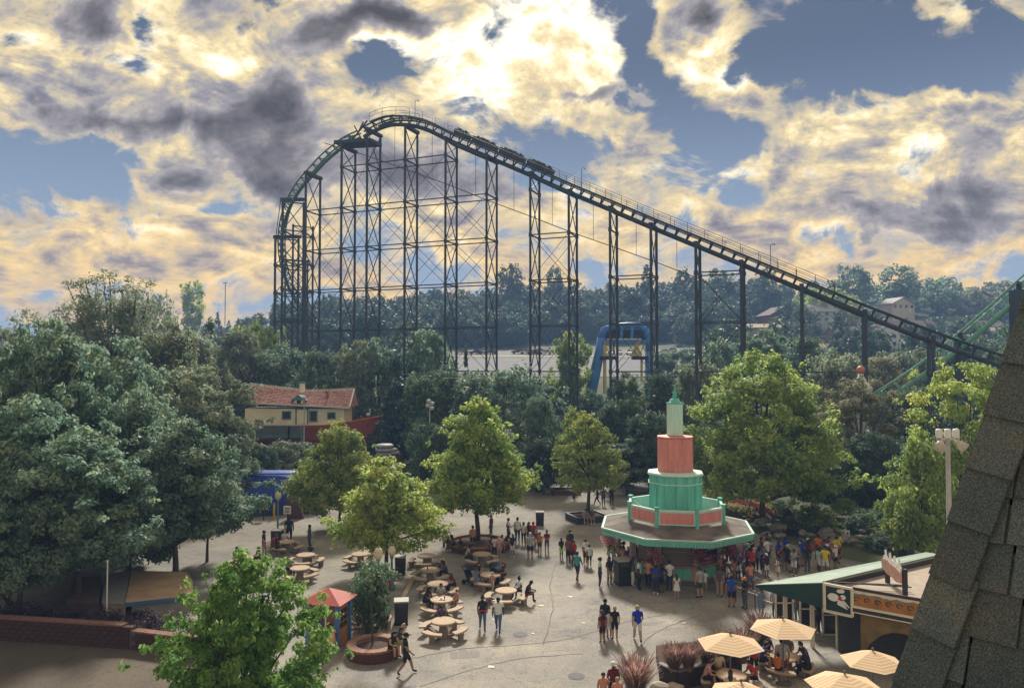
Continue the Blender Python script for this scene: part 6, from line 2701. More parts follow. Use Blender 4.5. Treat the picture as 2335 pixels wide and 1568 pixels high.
for (u, v, w, h, lk, lab) in [(1860, 1205, 92, 1.9, 'maple', 'rounded green clipped bush in the rock garden'), (1925, 1175, 62, 1.5, 'maple', 'smaller rounded bush behind the clipped one in the rock garden'),
                             (1800, 1215, 80, 1.2, 'dark', 'low dark shrub at the left of the rock garden'), (1985, 1215, 110, 1.8, 'dark', 'dark shrub behind the no-entry sign of the rock garden'),
                             (2060, 1190, 120, 2.4, 'purple', 'purple-leafed shrub on the slope, left one'), (2120, 1165, 120, 2.6, 'purple', 'purple-leafed shrub on the slope, right one beside the mast'),
                             (1990, 1150, 120, 2.6, 'dark', 'dark green shrub above the rock garden'), (2100, 1235, 140, 1.8, 'dark', 'dark low shrub behind the rooftop sign'),
                             (1770, 1175, 80, 1.4, 'dark', 'dark shrub between the flower bed and the rocks'), (1900, 1140, 110, 2.0, 'dark', 'dark shrub behind the rounded bushes'),
                             (1590, 1105, 70, 1.3, 'dark', 'low hedge-like shrub behind the kiosk at the plaza edge'), (1440, 1088, 90, 1.2, 'dark', 'low shrub at the plaza edge left of the kiosk tower'),
                             (1210, 1098, 50, 1.6, 'dark', 'clipped dark shrub at the back of the plaza'), (700, 1165, 90, 2.2, 'dark', 'dark shrub at the right end of the blue entrance'),
                             (1040, 1090, 120, 1.8, 'dark', 'dark shrubs behind the round-crowned maple'), (1140, 1075, 120, 1.8, 'dark', 'dark shrub behind the right half of the round-crowned maple'),
                             (2030, 1255, 120, 1.2, 'dark', 'dark ground shrub behind the pale roof edge')]:
    p = gr(u, v)
    tree('shrub', 'bush', lk, p.x, p.y, h, w * p.y / F, lab, 'shrub', 'shrubs around the plaza', 0)
p = gr(1932, 1236)
board('notice_sign', 'small white notice with red symbol standing in the rock garden', 1932, 1216, p.y, .34, .46, white_m, True, [(0, .05, .5, .35), (0, -.32, .6, .1)])
# flower bed mound
fc = gr(1700, 1172)
bed = thing('flower_bed', 'sloping bed of red and yellow flowers under the largest plaza tree', 'flower bed', (fc.x, fc.y, 0))
mb = MB()
mb.lathe([(3.3, 0), (3.1, .3), (2.2, .9), (0, 1.25)], 24, sx=1.15)
mb.build('mound', soil_m, bed, True)
rng = np.random.default_rng(21)


def on_mound(n, f):
    out = []
    while len(out) < n:
        x, y = rng.uniform(-3.4, 3.4), rng.uniform(-3, 2.5)
        r_ = math.hypot(x / 1.15, y)
        if r_ < 3.1 and f(x, y):
            z = np.interp(r_, [0, 2.2, 3.1], [1.27, .95, .33])
            out.append((x, y, z))
    return np.array(out)


def band_f(x, y):
    return math.sin(x * 1.9 + y * 1.4)


for nm, f, mat, n_ in (('yellow_flowers', lambda x, y: band_f(x, y) > .05, fl_y, 420), ('red_flowers', lambda x, y: band_f(x, y) < -.45, fl_r, 300), ('leaves', lambda x, y: True, LM['dark'], 380)):
    c_ = on_mound(n_, f)
    V, Q, T = leaf_cloud(rng, c_, np.full(len(c_), .14), 13, .12, .5)
    tag(link(nm, np_mesh(nm, V, Q, mat, T), bed), kind='stuff')
for a in range(16):
    t = math.pi + a * .21 - .1
    o = link('edge_stone', rock_me[a % 5], bed, (3.75 * math.cos(t), 3.25 * math.sin(t), .1))
    o.scale = (.34, .3, .25)

# ================================================================ planter of grasses (bottom right)
gp = thing('grass_planter', 'long dark timber planter with feathery grasses beside the parasols', 'planter', (0, 0, 0))
k0, k1, k2 = gr(1505, 1556), gr(1545, 1575), gr(1690, 1532)
zt = .75
dark_t = M('planter_timber', (.035, .026, .026, 1), .8, .3, 3)
for A, B in ((k0, k1), (k1, k2)):
    d = (B - A).normalized()
    for j in range(4):
        mb = MB()
        mb.bar(A + Vector((0, 0, .09 + j * .185)), B + Vector((0, 0, .09 + j * .185)), .10, .175)
        mb.build('plank', dark_t, gp)
    mb = MB()
    mb.bar(A + Vector((0, 0, zt + .05)), B + Vector((0, 0, zt + .05)), .22, .06)
    mb.build('cap', M('planter_cap', (.16, .14, .14, 1), .7), gp)
mb = MB()
back_ = [k0, k1, k2, k2 + Vector((-.3, 2.2, 0)), k0 + Vector((.3, 2.4, 0))]
mb.prism([(p.x, p.y) for p in back_], 0, zt - .12)
mb.build('soil', soil_m, gp)
gm_r = leaf_mat('grass_red', (.16, .085, .075, 1), (.36, .25, .21, 1), .3)
gm_g = leaf_mat('grass_green', (.045, .065, .020, 1), (.12, .13, .05, 1), .3)


def tuft(seed, n, h, spread, mat, plume):
    rr = np.random.default_rng(seed)
    V, Q, T = [], [], []
    for i in range(n):
        a = rr.random() * 6.28
        b0 = rr.random() * spread * .35
        lean = rr.random() ** .7 * spread
        hh_ = h * (.6 + .4 * rr.random())
        w = .009 if not plume else .0065
        prev = None
        tv = rr.random()
        for j in range(5):
            t = j / 4
            r_ = b0 + lean * t ** 1.7
            p = np.array([math.cos(a) * r_, math.sin(a) * r_, hh_ * (t - .12 * t * t)])
            side = np.array([-math.sin(a), math.cos(a), 0]) * w * (1 - .8 * t if not (plume and t > .6) else 1.6)
            if prev is not None:
                k = len(V)
                V += [prev[0] - prev[1], prev[0] + prev[1], p + side, p - side]
                Q.append((k, k + 1, k + 2, k + 3))
                T.append(tv)
            prev = (p, side)
    return np_mesh('blades', np.array(V), np.array(Q), mat, np.array(T))


g_red, g_grn = tuft(1, 560, 1.3, .62, gm_r, True), tuft(2, 900, .95, .52, gm_g, False)
for i, (u, v, z, sc_, lab) in enumerate([(1537, 1530, zt - .1, .95, 'green-based feathery grass at the corner of the timber planter'), (1570, 1528, zt - .1, .9, 'second feathery grass in the timber planter'),
                                        (1612, 1518, zt - .1, .9, 'third feathery grass in the timber planter'), (1690, 1508, zt - .1, 1.15, 'reddish feathery grass at the back of the timber planter'), (1650, 1505, zt - .1, 1.0, 'reddish grass in the middle of the timber planter'),
                                        (1735, 1480, .0, 1.35, 'reddish grass growing behind the rear parasol'),
                                        (1450, 1568 + 22, .3, 1.35, 'tall feathery red grass standing alone at the bottom edge')]):
    p = gr(u, v, z)
    o = thing('feather_grass', lab, 'grass', (p.x, p.y, z), random.random() * 6, 'feathery ornamental grasses')
    o.scale = (sc_, sc_, sc_)
    link('plumes', g_red, o)
    link('blades', g_grn, o)
p = gr(1450, 1590)
pot = thing('grass_pot', 'dark tub under the lone feathery grass at the bottom edge', 'pot', (p.x, p.y, 0))
mb = MB()
mb.lathe([(.35, 0), (.45, .36), (.42, .38)], 16)
mb.build('tub', dark_t, pot)
mb = MB()
mb.lathe([(.40, .34), (.0, .37)], 16)
mb.build('soil', soil_m, pot)
p = gr(1510, 1575)
stn = thing('pale_stones', 'pair of pale flat stones at the bottom edge beside the timber planter', 'stone', (p.x, p.y, 0))
for (dx_, s_) in ((0, .42), (.55, .36)):
    o = link('stone', rock_me[1], stn, (dx_, -.1, .2))
    o.scale = (s_, s_, s_ * .8)
    o.material_slots[0].link = 'OBJECT'
    o.material_slots[0].material = M('pale_stone', (.46, .40, .34, 1), .9)

# ================================================================ car park and cars
LOTN = 22
V, Q = [], []
for j in range(LOTN + 1):
    Y = 166 + (258 - 166) * j / LOTN
    for i in range(31):
        s_ = -.10 + .36 * i / 30
        V.append((s_ * Y, Y, land(s_ * Y, Y) + .10))
for j in range(LOTN):
    for i in range(30):
        Q.append((j * 31 + i, j * 31 + i + 1, (j + 1) * 31 + i + 1, (j + 1) * 31 + i))
tag(link('car_park', np_mesh('car_park', np.array(V), np.array(Q), lot_m)), kind='structure')
for (Ya, Yb, mat) in ((222, 226, M('verge_grass', (.12, .12, .05, 1), .95)), (226.4, 228, M('verge_kerb', (.55, .47, .36, 1), .9)), (219.6, 221, M('verge_kerb2', (.55, .47, .36, 1), .9))):
    V, Q = [], []
    for k, Y in enumerate((Ya, Yb)):
        for i in range(31):
            s_ = -.08 + .34 * i / 30
            V.append((s_ * Y, Y, land(s_ * Y, Y) + .22))
    Q = [(i, i + 1, 31 + i + 1, 31 + i) for i in range(30)]
    tag(link('verge', np_mesh('verge', np.array(V), np.array(Q), mat)), kind='structure')
tyre_m = M('tyre', (.02, .02, .02, 1), .9)


def make_car(col, name):
    c = thing('parked_car', 'x', 'car', (0, 0, 0), 0, 'cars in the car park')
    pm = M('car_' + name, col, .3, .04, 3, spec=.5)
    low_ = [(-2.2, .35), (-2.25, .75), (-1.5, .88), (-1.0, .92), (1.6, .92), (2.2, .86), (2.25, .35)]
    mb = MB()
    for sg in (-1, 1):
        pts = [(x, sg * .88, z) for x, z in low_]
        mb.face(*(pts[::-1] if sg < 0 else pts))
    for (xa, za), (xb, zb2) in zip(low_, low_[1:] + low_[:1]):
        mb.face((xa, -.88, za), (xb, -.88, zb2), (xb, .88, zb2), (xa, .88, za))
    mb.build('body', pm, c)
    cab = [(-1.05, .9), (-.45, 1.42), (1.0, 1.45), (1.75, .92)]
    mb = MB()
    mb._add([(x, sg * (.80 if z < 1 else .66), z) for sg in (-1, 1) for x, z in cab], [(3, 2, 1, 0), (4, 5, 6, 7), (0, 1, 5, 4), (2, 3, 7, 6)])
    mb.build('windows', glass_m, c)
    mb = MB()
    mb._add([(x, y, z) for (x, z) in ((-.48, 1.44), (1.02, 1.47)) for y in (-.67, .67)] + [(x, y, 1.40) for x in (-.48, 1.02) for y in (-.67, .67)], [(0, 2, 3, 1), (0, 4, 6, 2), (1, 3, 7, 5), (0, 1, 5, 4), (2, 6, 7, 3)])
    mb.build('roof', pm, c)
    for x in (-1.4, 1.35):
        for sg in (-1, 1):
            mb = MB()
            mb.tube([(x, sg * .72, .33), (x, sg * .92, .33)], .33, 12)
            mb.build('wheel', tyre_m, c)
    return c


cols = [('white', (.62, .62, .62, 1)), ('silver', (.36, .37, .39, 1)), ('black', (.02, .02, .022, 1)), ('red', (.25, .03, .03, 1)), ('blue', (.04, .07, .16, 1))]
protos, seen = {}, set()
for u, Y, ci, rz, lab in [(1052, 236, 1, .0, 'silver parked car left of the fifth coaster tower'), (1085, 236, 2, .1, 'dark parked car left in the row between coaster towers five and six'), (1100, 240, 0, .05, 'white parked car behind the dark one in the row between coaster towers five and six'),
                         (1118, 236, 4, .1, 'blue parked car in the row right beside coaster tower six'), (1182, 238, 2, .1, 'dark parked car left in the row between coaster towers six and seven'), (1200, 237, 0, .1, 'white parked car in the row between coaster towers six and seven'),
                         (1216, 235, 3, .05, 'red parked car behind coaster tower seven'), (1228, 240, 1, .1, 'silver parked car behind coaster tower seven, upper row'), (1244, 234, 0, .0, 'white parked car right of coaster tower seven'),
                         (1392, 232, 0, 1.4, 'white parked car under the left side of the blue ride arch'), (1412, 234, 1, 1.4, 'silver parked car under the blue ride arch'), (1436, 233, 0, 1.3, 'white parked car in the middle under the blue ride arch'),
                         (1452, 236, 2, 1.4, 'dark parked car under the right side of the blue ride arch'), (1512, 236, 0, .2, 'white parked car right of the blue ride arch'), (1530, 240, 1, .2, 'silver parked car right of the blue ride arch, by the orange sign'),
                         (1272, 242, 2, .1, 'dark parked car left of the lone tree by the ride arch'), (1572, 232, 1, .3, 'silver parked car half hidden behind the trees right of the orange sign'),
                         (1885, 268, 0, .3, 'white car parked on the house slope under the lift')]:
    nm, col = cols[ci]
    if nm not in protos:
        c = protos[nm] = make_car(col, nm)
    else:
        c = copy_tree(protos[nm])
    x = (u - VW / 2) / F * Y
    c.location = (x, Y, land(x, Y) + .14)
    c.rotation_euler = (0, 0, rz)
    c['label'] = lab
board('orange_sign', 'orange square sign beyond the car park, right of the blue ride', 1551, 805, 200, 1.9, 1.9, M('sign_orange', (.60, .25, .06, 1), .6))

# ================================================================ houses on the far slope
brick_h = M('house_brick', (.20, .085, .065, 1), .85, .2, 2)
roof_h = M('house_shingle', (.13, .10, .095, 1), .9, .2, 1)
white_h = M('house_white', (.66, .66, .64, 1), .7, .06, 1)


def far_house(u, vbase, Y, w, dpt, h, roofh, rz, wall_m, roof_mat, label, gable_front=True, nwin=4):
    p = at(u, vbase, Y)
    z0 = min(p.z, land(p.x, p.y) + 3)
    o = thing('house', label, 'house', (p.x, p.y, z0), rz, 'houses on the far slope')
    mb = MB()
    mb.box(0, 0, h / 2 - 2, w, dpt, h + 4)
    wl_ = mb.build('wall', wall_m, o)
    e = .5
    mb = MB()
    if gable_front:
        mb.slab([(-w / 2 - e, -dpt / 2 - e, h - .2), (0, -dpt / 2 - e, h + roofh), (0, dpt / 2 + e, h + roofh), (-w / 2 - e, dpt / 2 + e, h - .2)][::-1], .2)
        mb.slab([(0, -dpt / 2 - e, h + roofh), (w / 2 + e, -dpt / 2 - e, h - .2), (w / 2 + e, dpt / 2 + e, h - .2), (0, dpt / 2 + e, h + roofh)][::-1], .2)
    else:
        mb.slab([(-w / 2 - e, -dpt / 2 - e, h - .2), (w / 2 + e, -dpt / 2 - e, h - .2), (w / 2 + e, 0, h + roofh), (-w / 2 - e, 0, h + roofh)], .2)
        mb.slab([(-w / 2 - e, 0, h + roofh), (w / 2 + e, 0, h + roofh), (w / 2 + e, dpt / 2 + e, h - .2), (-w / 2 - e, dpt / 2 + e, h - .2)], .2)
    rf_ = mb.build('roof', roof_mat, o)
    mb = MB()
    if gable_front:
        mb.slab([(-w / 2, -dpt / 2 - .02, h), (w / 2, -dpt / 2 - .02, h), (0, -dpt / 2 - .02, h + roofh - .25)], .15)
    else:
        mb.slab([(-w / 2 + .02, dpt / 2, h), (-w / 2 + .02, -dpt / 2, h), (-w / 2 + .02, 0, h + roofh - .25)], .15)
        mb.slab([(w / 2 - .02, -dpt / 2, h), (w / 2 - .02, dpt / 2, h), (w / 2 - .02, 0, h + roofh - .25)], .15)
    mb.build('gable', wall_m, o)
    for i in range(nwin):
        x = -w / 2 + w * (i + .5) / nwin
        for z in ((h * .72,) if h < 4 else (h * .3, h * .76)):
            mb = MB()
            mb.box(x, -dpt / 2 - .03, z, min(1.3, w / nwin * .55), .06, 1.2)
            wn_ = mb.build('window', glass_m, wl_)
            mb = MB()
            mb.box(x, -dpt / 2 - .05, z - .68, min(1.6, w / nwin * .7), .12, .12)
            mb.build('sill', white_h, wn_)
    mb = MB()
    mb.box(w * .3, -dpt / 2 - .04, 1.0, .95, .08, 2.0)
    mb.build('door', white_h, wl_)
    mb = MB()
    mb.box(w * .22, dpt * .1, h + roofh, .8, .8, 1.8)
    mb.build('chimney', brick_h, rf_)
    return o


far_house(1776, 745, 270, 12, 9, 4.4, 3.2, .2, brick_h, roof_h, 'brick gabled house with white porch, left on the far slope')
far_house(1822, 744, 276, 10, 8, 4.6, 2.6, -.1, brick_h, roof_h, 'brick house just right of the gabled one with the white porch', False)
far_house(1866, 738, 280, 12, 8, 4.5, 2.6, .0, M('house_pale_blue', (.40, .45, .47, 1), .7), M('roof_pale', (.34, .36, .37, 1), .8), 'pale blue-grey house under the lift beside the thirteenth tower', False)
far_house(1735, 752, 255, 14, 6, 2.4, 1.2, .0, M('garage_wall', (.30, .22, .14, 1), .8), M('roof_tan', (.42, .35, .22, 1), .8), 'low tan-roofed garage left of the brick gabled house', False, 3)
far_house(1920, 715, 292, 13, 8, 3.2, 3.0, -.15, M('house_rose', (.30, .17, .15, 1), .8), M('roof_rose', (.26, .15, .14, 1), .8), 'rose-roofed house behind the lift above the lawn', False)
far_house(2012, 795, 250, 11, 8, 5.4, 2.6, .25, white_h, roof_h, 'white two-storey house below the lift', True)
far_house(2050, 778, 262, 13, 8, 4.6, 2.8, -.1, brick_h, roof_h, 'brown-roofed brick house behind the white two-storey one', False)
far_house(1935, 782, 258, 13, 8, 3.4, 2.4, .05, M('house_tan', (.27, .18, .14, 1), .8), M('roof_mauve', (.20, .15, .14, 1), .8), 'low mauve-roofed house right of the sunny lawn', False)
far_house(2042, 690, 298, 11, 8, 3.6, 2.6, .3, M('house_cream', (.50, .46, .38, 1), .8), M('roof_grey', (.34, .33, .32, 1), .8), 'pale gabled house below the biggest skyline trees')
far_house(2095, 770, 255, 9, 7, 4.0, 2.2, .1, M('house_maroon', (.20, .08, .06, 1), .8), roof_h, 'maroon house right of the white two-storey one', False)
far_house(2222, 660, 325, 10, 8, 3.4, 2.6, .1, brick_h, M('roof_red', (.22, .10, .08, 1), .8), 'red-roofed house on the skyline left of the green track')
far_house(2235, 775, 250, 12, 8, 4.6, 2.2, .0, brick_h, roof_h, 'brick house with pale chimneys beyond the crossing tracks', False)
far_house(2275, 790, 235, 9, 7, 4.0, 2.0, .1, brick_h, M('roof_pale2', (.40, .38, .35, 1), .8), 'brick house next to the shingled roof edge', False)
far_house(85, 770, 210, 16, 8, 5.0, 1.6, .1, M('house_salmon', (.36, .20, .15, 1), .8), roof_h, 'salmon brick building on the far left slope', False, 6)
far_house(18, 742, 300, 18, 8, 5.0, .8, .0, M('block_grey', (.24, .24, .25, 1), .8), M('roof_dark', (.14, .14, .15, 1), .8), 'grey flat block on the far left horizon', False, 6)
far_house(475, 842, 105, 4, 3, 3.0, 1.4, .4, M('shed_pale', (.48, .50, .48, 1), .8), M('roof_pale3', (.5, .5, .48, 1), .8), 'small pale shed roof showing among the dusty trees', True, 2)
# lawns and lane between the houses
lawn_m = M('sunny_lawn', (.24, .22, .075, 1), .95, .2, .15)
for (u0, u1, Ya, Yb, mat, nm) in ((1800, 1960, 236, 268, lawn_m, 'lawn'), (1700, 1800, 238, 250, lawn_m, 'lawn'), (1790, 1900, 245, 248, M('lane', (.46, .36, .25, 1), .9), 'lane'), (420, 640, 235, 290, M('meadow', (.20, .21, .075, 1), .95, .3, .12), 'meadow')):
    V, Q = [], []
    for j in range(9):
        Y = Ya + (Yb - Ya) * j / 8
        for i in range(13):
            u = u0 + (u1 - u0) * i / 12
            s_ = (u - VW / 2) / F
            V.append((s_ * Y, Y, land(s_ * Y, Y) + (.2 if nm != 'lane' else .3)))
    for j in range(8):
        for i in range(12):
            Q.append((j * 13 + i, j * 13 + i + 1, (j + 1) * 13 + i + 1, (j + 1) * 13 + i))
    tag(link(nm, np_mesh(nm, np.array(V), np.array(Q), mat)), kind='structure')

# litter on the paving
rng = np.random.default_rng(40)
for i, (u, v, lab) in enumerate([(1234, 1380, 'scrap of white paper on the open plaza right of the table'), (1215, 1444, 'pale paper scrap near the manhole cover'), (1029, 1334, 'white napkin lying right of the third table of the row'),
                                 (1128, 1412, 'small paper scrap below the open plaza table'), (1300, 1360, 'white scrap on the plaza left of the mint-shirted man'), (960, 1420, 'white scrap by the near end of the pale kerb'),
                                 (1330, 1420, 'pale scrap left of the group of four'), (1560, 1420, 'paper scrap on the plaza below the kiosk'), (1120, 1520, 'pale scrap near the bottom edge of the plaza'), (760, 1230, 'white scrap left of the yellow-green maple')]):
    p = gr(u, v)
    mb = MB()
    a = rng.random() * 3
    w = .10 + .08 * rng.random()
    pts = [(p.x + w * math.cos(a + k * 1.57) * (1 + .4 * (k % 2)), p.y + w * math.sin(a + k * 1.57), .014 + .02 * (k % 2)) for k in range(4)]
    mb.slab([Vector(q_) for q_ in pts], .003)
    tag(mb.build('litter', M('litter_white', (.6, .58, .52, 1), .9)), lab, 'litter', 'litter on the plaza')

# ================================================================ people
def limb_pose(kind):
    """joint positions of a 1.72 m figure facing -Y"""
    J = dict(pel=(0, 0, .96), bel=(0, -.01, 1.12), che=(0, 0, 1.30), nek=(0, .01, 1.46), chin=(0, -.02, 1.545), mid=(0, -.012, 1.615), top=(0, .005, 1.685))
    for s, n in ((-1, 'r'), (1, 'l')):
        J['sh' + n] = (s * .185, .0, 1.405)
        J['el' + n] = (s * .235, .03, 1.13)
        J['wr' + n] = (s * .245, -.04, .89)
        J['ha' + n] = (s * .24, -.07, .81)
        J['hi' + n] = (s * .095, 0, .90)
        J['kn' + n] = (s * .105, -.02, .50)
        J['an' + n] = (s * .105, .03, .085)
        J['to' + n] = (s * .125, -.14, .035)

    def st(k, v):
        J[k] = v
    if kind == 'walk':
        st('knl', (.10, -.20, .52)); st('anl', (.10, -.30, .10)); st('tol', (.11, -.47, .06))
        st('knr', (-.10, .06, .50)); st('anr', (-.10, .33, .14)); st('tor', (-.11, .22, .03))
        st('ell', (.24, .12, 1.14)); st('wrl', (.24, .14, .90)); st('hal', (.24, .12, .82))
        st('elr', (-.24, -.06, 1.13)); st('wrr', (-.23, -.22, .95)); st('har', (-.22, -.29, .89))
    if kind == 'arms':
        st('ell', (.25, .02, 1.15)); st('wrl', (.05, -.20, 1.16)); st('hal', (-.04, -.20, 1.18))
        st('elr', (-.25, .02, 1.15)); st('wrr', (-.06, -.19, 1.11)); st('har', (.03, -.20, 1.12))
    if kind == 'hold':
        st('ell', (.24, .02, 1.14)); st('wrl', (.13, -.24, 1.14)); st('hal', (.08, -.31, 1.17))
        st('elr', (-.24, .03, 1.13)); st('wrr', (-.18, -.20, 1.08)); st('har', (-.14, -.28, 1.10))
    if kind == 'point':
        st('ell', (.42, -.10, 1.36)); st('wrl', (.55, -.30, 1.38)); st('hal', (.60, -.37, 1.40))
    if kind == 'hips':
        st('ell', (.40, .08, 1.16)); st('wrl', (.21, -.04, 1.00)); st('hal', (.15, -.06, .98))
        st('elr', (-.40, .08, 1.16)); st('wrr', (-.21, -.04, 1.00)); st('har', (-.15, -.06, .98))
    if kind == 'lean':
        st('knl', (.14, -.10, .51)); st('anl', (.15, -.08, .085)); st('tol', (.19, -.24, .035))
        st('elr', (-.30, -.02, 1.14)); st('wrr', (-.22, -.22, 1.02)); st('har', (-.18, -.30, 1.02))
    if kind in ('sit', 'sitlean'):
        dz = -.50
        for k in ('pel', 'bel', 'che', 'nek', 'chin', 'mid', 'top'):
            x, y, z = J[k]
            f = max(0, (z - .96)) * (.50 if kind == 'sitlean' else .12)
            J[k] = (x, y - f, z + dz + .02 - f * .12)
        f = .44 * (.50 if kind == 'sitlean' else .12)
        for s, n in ((-1, 'r'), (1, 'l')):
            J['sh' + n] = (s * .185, -f, .92)
            J['el' + n] = (s * .25, -f - .06, .66)
            J['wr' + n] = (s * .17, -f - .26, .62)
            J['ha' + n] = (s * .13, -f - .33, .64)
            J['hi' + n] = (s * .10, -.02, .45)
            J['kn' + n] = (s * .13, -.44, .50)
            J['an' + n] = (s * .13, -.46, .085)
            J['to' + n] = (s * .15, -.62, .035)
    return J


BONES = [('pel', 'bel', 'shirt'), ('bel', 'che', 'shirt'), ('che', 'nek', 'shirt'), ('nek', 'chin', 'skin'), ('chin', 'mid', 'skin'), ('mid', 'top', 'skin')]
for n in 'lr':
    BONES += [('che', 'sh' + n, 'shirt'), ('sh' + n, 'el' + n, 'uarm'), ('el' + n, 'wr' + n, 'skin'), ('wr' + n, 'ha' + n, 'skin'),
              ('pel', 'hi' + n, 'leg'), ('hi' + n, 'kn' + n, 'thigh'), ('kn' + n, 'an' + n, 'shin'), ('an' + n, 'to' + n, 'shoe')]
RAD = dict(pel=(.165, .125), bel=(.155, .115), che=(.175, .12), nek=(.062, .062), chin=(.072, .08), mid=(.088, .102), top=(.062, .075),
           sh=(.072, .075), el=(.048, .048), wr=(.034, .034), ha=(.028, .042), hi=(.105, .115), kn=(.068, .07), an=(.046, .05), to=(.045, .035))
BODY = {}


def body_mesh(kind, outfit):
    key = (kind, outfit)
    if key in BODY:
        return BODY[key]
    J = limb_pose(kind)
    names = list(J)
    me = bpy.data.meshes.new('skeleton')
    me.from_pydata([J[n] for n in names], [(names.index(a), names.index(b)) for a, b, _ in BONES], [])
    ob = bpy.data.objects.new('skeleton', me)
    COL.objects.link(ob)
    md = ob.modifiers.new('skin', 'SKIN')
    md.use_smooth_shade = True
    sv = me.skin_vertices[0].data
    for i, n in enumerate(names):
        r = RAD.get(n) or RAD[n[:2]]
        if n[:2] in ('hi', 'kn') and outfit in ('long', 'short'):
            r = (r[0] * 1.08, r[1] * 1.08)
        sv[i].radius = r
        sv[i].use_root = (n == 'pel')
    sb = ob.modifiers.new('sub', 'SUBSURF')
    sb.levels = 1
    dg = bpy.context.evaluated_depsgraph_get()
    m2 = bpy.data.meshes.new_from_object(ob.evaluated_get(dg))
    bpy.data.objects.remove(ob)
    m2.name = 'person'
    vs = [tuple(v.co) for v in m2.vertices]
    fs = [tuple(p.vertices) for p in m2.polygons]
    # material by nearest bone
    segs = [(Vector(J[a]), Vector(J[b]), t) for a, b, t in BONES]
    mi = []
    for p in m2.polygons:
        c = p.center
        best, bt, bk = 9, 0, 'skin'
        for a, b, t in segs:
            d = b - a
            tt = max(0, min(1, (c - a).dot(d) / d.length_squared))
            dist = (c - a - d * tt).length
            if t == 'shirt':
                dist *= .72
            if dist < best:
                best, bt, bk = dist, tt, t
        if bk == 'shirt':
            k = 1
        elif bk == 'uarm':
            k = 1 if (bt < (.55 if outfit != 'tank' else .0)) else 0
        elif bk == 'leg':
            k = 2
        elif bk == 'thigh':
            k = 2 if (outfit == 'long' or bt < .82) else 0
        elif bk == 'shin':
            k = 2 if outfit == 'long' and bt < .93 else (3 if bt > .93 else 0)
        elif bk == 'shoe':
            k = 3
        else:
            k = 0
        mi.append(k)
    # fingers, thumb, nose, ears
    mb = MB()
    for n, sg in (('l', 1), ('r', -1)):
        h, w = Vector(J['ha' + n]), Vector(J['wr' + n])
        d = (h - w).normalized()
        side = d.cross(Vector((1, 0, 0) if abs(d.x) < .8 else (0, 1, 0))).normalized()
        curl = side.cross(d).normalized() * (-.02 * sg)
        for q_, L in ((-.026, .062), (-.009, .074), (.009, .07), (.026, .054)):
            b = h + side * q_
            mb.tube([b, b + d * L * .55 + curl * .3, b + d * L + curl], [.0095, .009, .006], 5)
        b = h - side * .03 - d * .02
        mb.tube([b, b - side * .03 + d * .025, b - side * .035 + d * .055], [.011, .01, .007], 5)
    m_ = Vector(J['mid'])
    mb.tube([m_ + Vector((0, -.095, .012)), m_ + Vector((0, -.118, -.022)), m_ + Vector((0, -.09, -.03))], [.010, .016, .01], 5)
    for sg in (-1, 1):
        mb.ball(m_ + Vector((sg * .09, .012, -.005)), .024, 6, 5, (.45, .8, 1.2))
    k = len(vs)
    vs += mb.v
    fs += [tuple(i + k for i in f) for f in mb.f]
    mi += [0] * len(mb.f)
    mb = MB()
    for sg in (-1, 1):
        mb.ball(m_ + Vector((sg * .034, -.092, .012)), .011, 6, 4)
    mb.box(m_.x, m_.y - .094, m_.z - .052, .045, .008, .009)
    k = len(vs)
    vs += mb.v
    fs += [tuple(i + k for i in f) for f in mb.f]
    mi += [4] * len(mb.f)
    me = bpy.data.meshes.new('person')
    me.from_pydata(vs, [], fs)
    for nm in ('skin', 'shirt', 'trousers', 'shoes', 'eye'):
        me.materials.append(M('cloth_' + nm, (.3, .3, .3, 1)))
    me.polygons.foreach_set('material_index', mi)
    me.polygons.foreach_set('use_smooth', [True] * len(me.polygons))
    me.update()
    BODY[key] = (me, m_, J)
    return BODY[key]


SKIN = {'a': (.42, .25, .17, 1), 'b': (.30, .165, .105, 1), 'c': (.13, .068, .042, 1), 'd': (.075, .040, .028, 1)}
CLOTH = {
    'white': (.62, .62, .61, 1), 'black': (.016, .016, .019, 1), 'navy': (.020, .026, .055, 1), 'red': (.40, .030, .030, 1), 'maroon': (.130, .018, .028, 1),
    'teal': (.045, .26, .29, 1), 'blue': (.020, .060, .34, 1), 'royal': (.015, .035, .40, 1), 'grey': (.30, .31, .32, 1), 'dgrey': (.085, .085, .095, 1), 'orange': (.55, .14, .03, 1),
    'salmon': (.50, .21, .15, 1), 'pink': (.48, .24, .25, 1), 'purple': (.10, .05, .14, 1), 'lime': (.26, .62, .08, 1), 'yellow': (.60, .50, .04, 1), 'mint': (.42, .60, .54, 1),
    'tan': (.34, .26, .17, 1), 'jeans': (.075, .115, .20, 1), 'denim': (.11, .17, .26, 1), 'green': (.03, .10, .06, 1), 'olive': (.09, .075, .045, 1), 'rust': (.19, .055, .035, 1), 'cream': (.58, .50, .38, 1), 'peach': (.60, .33, .20, 1)}


def cloth(c):
    return M('cloth_' + c, CLOTH[c], .85, .16, 6)


HAIRC = {'k': (.012, .010, .009, 1), 'b': (.045, .026, .016, 1), 'y': (.33, .24, .12, 1), 'g': (.35, .34, .33, 1)}
HAIR = {}


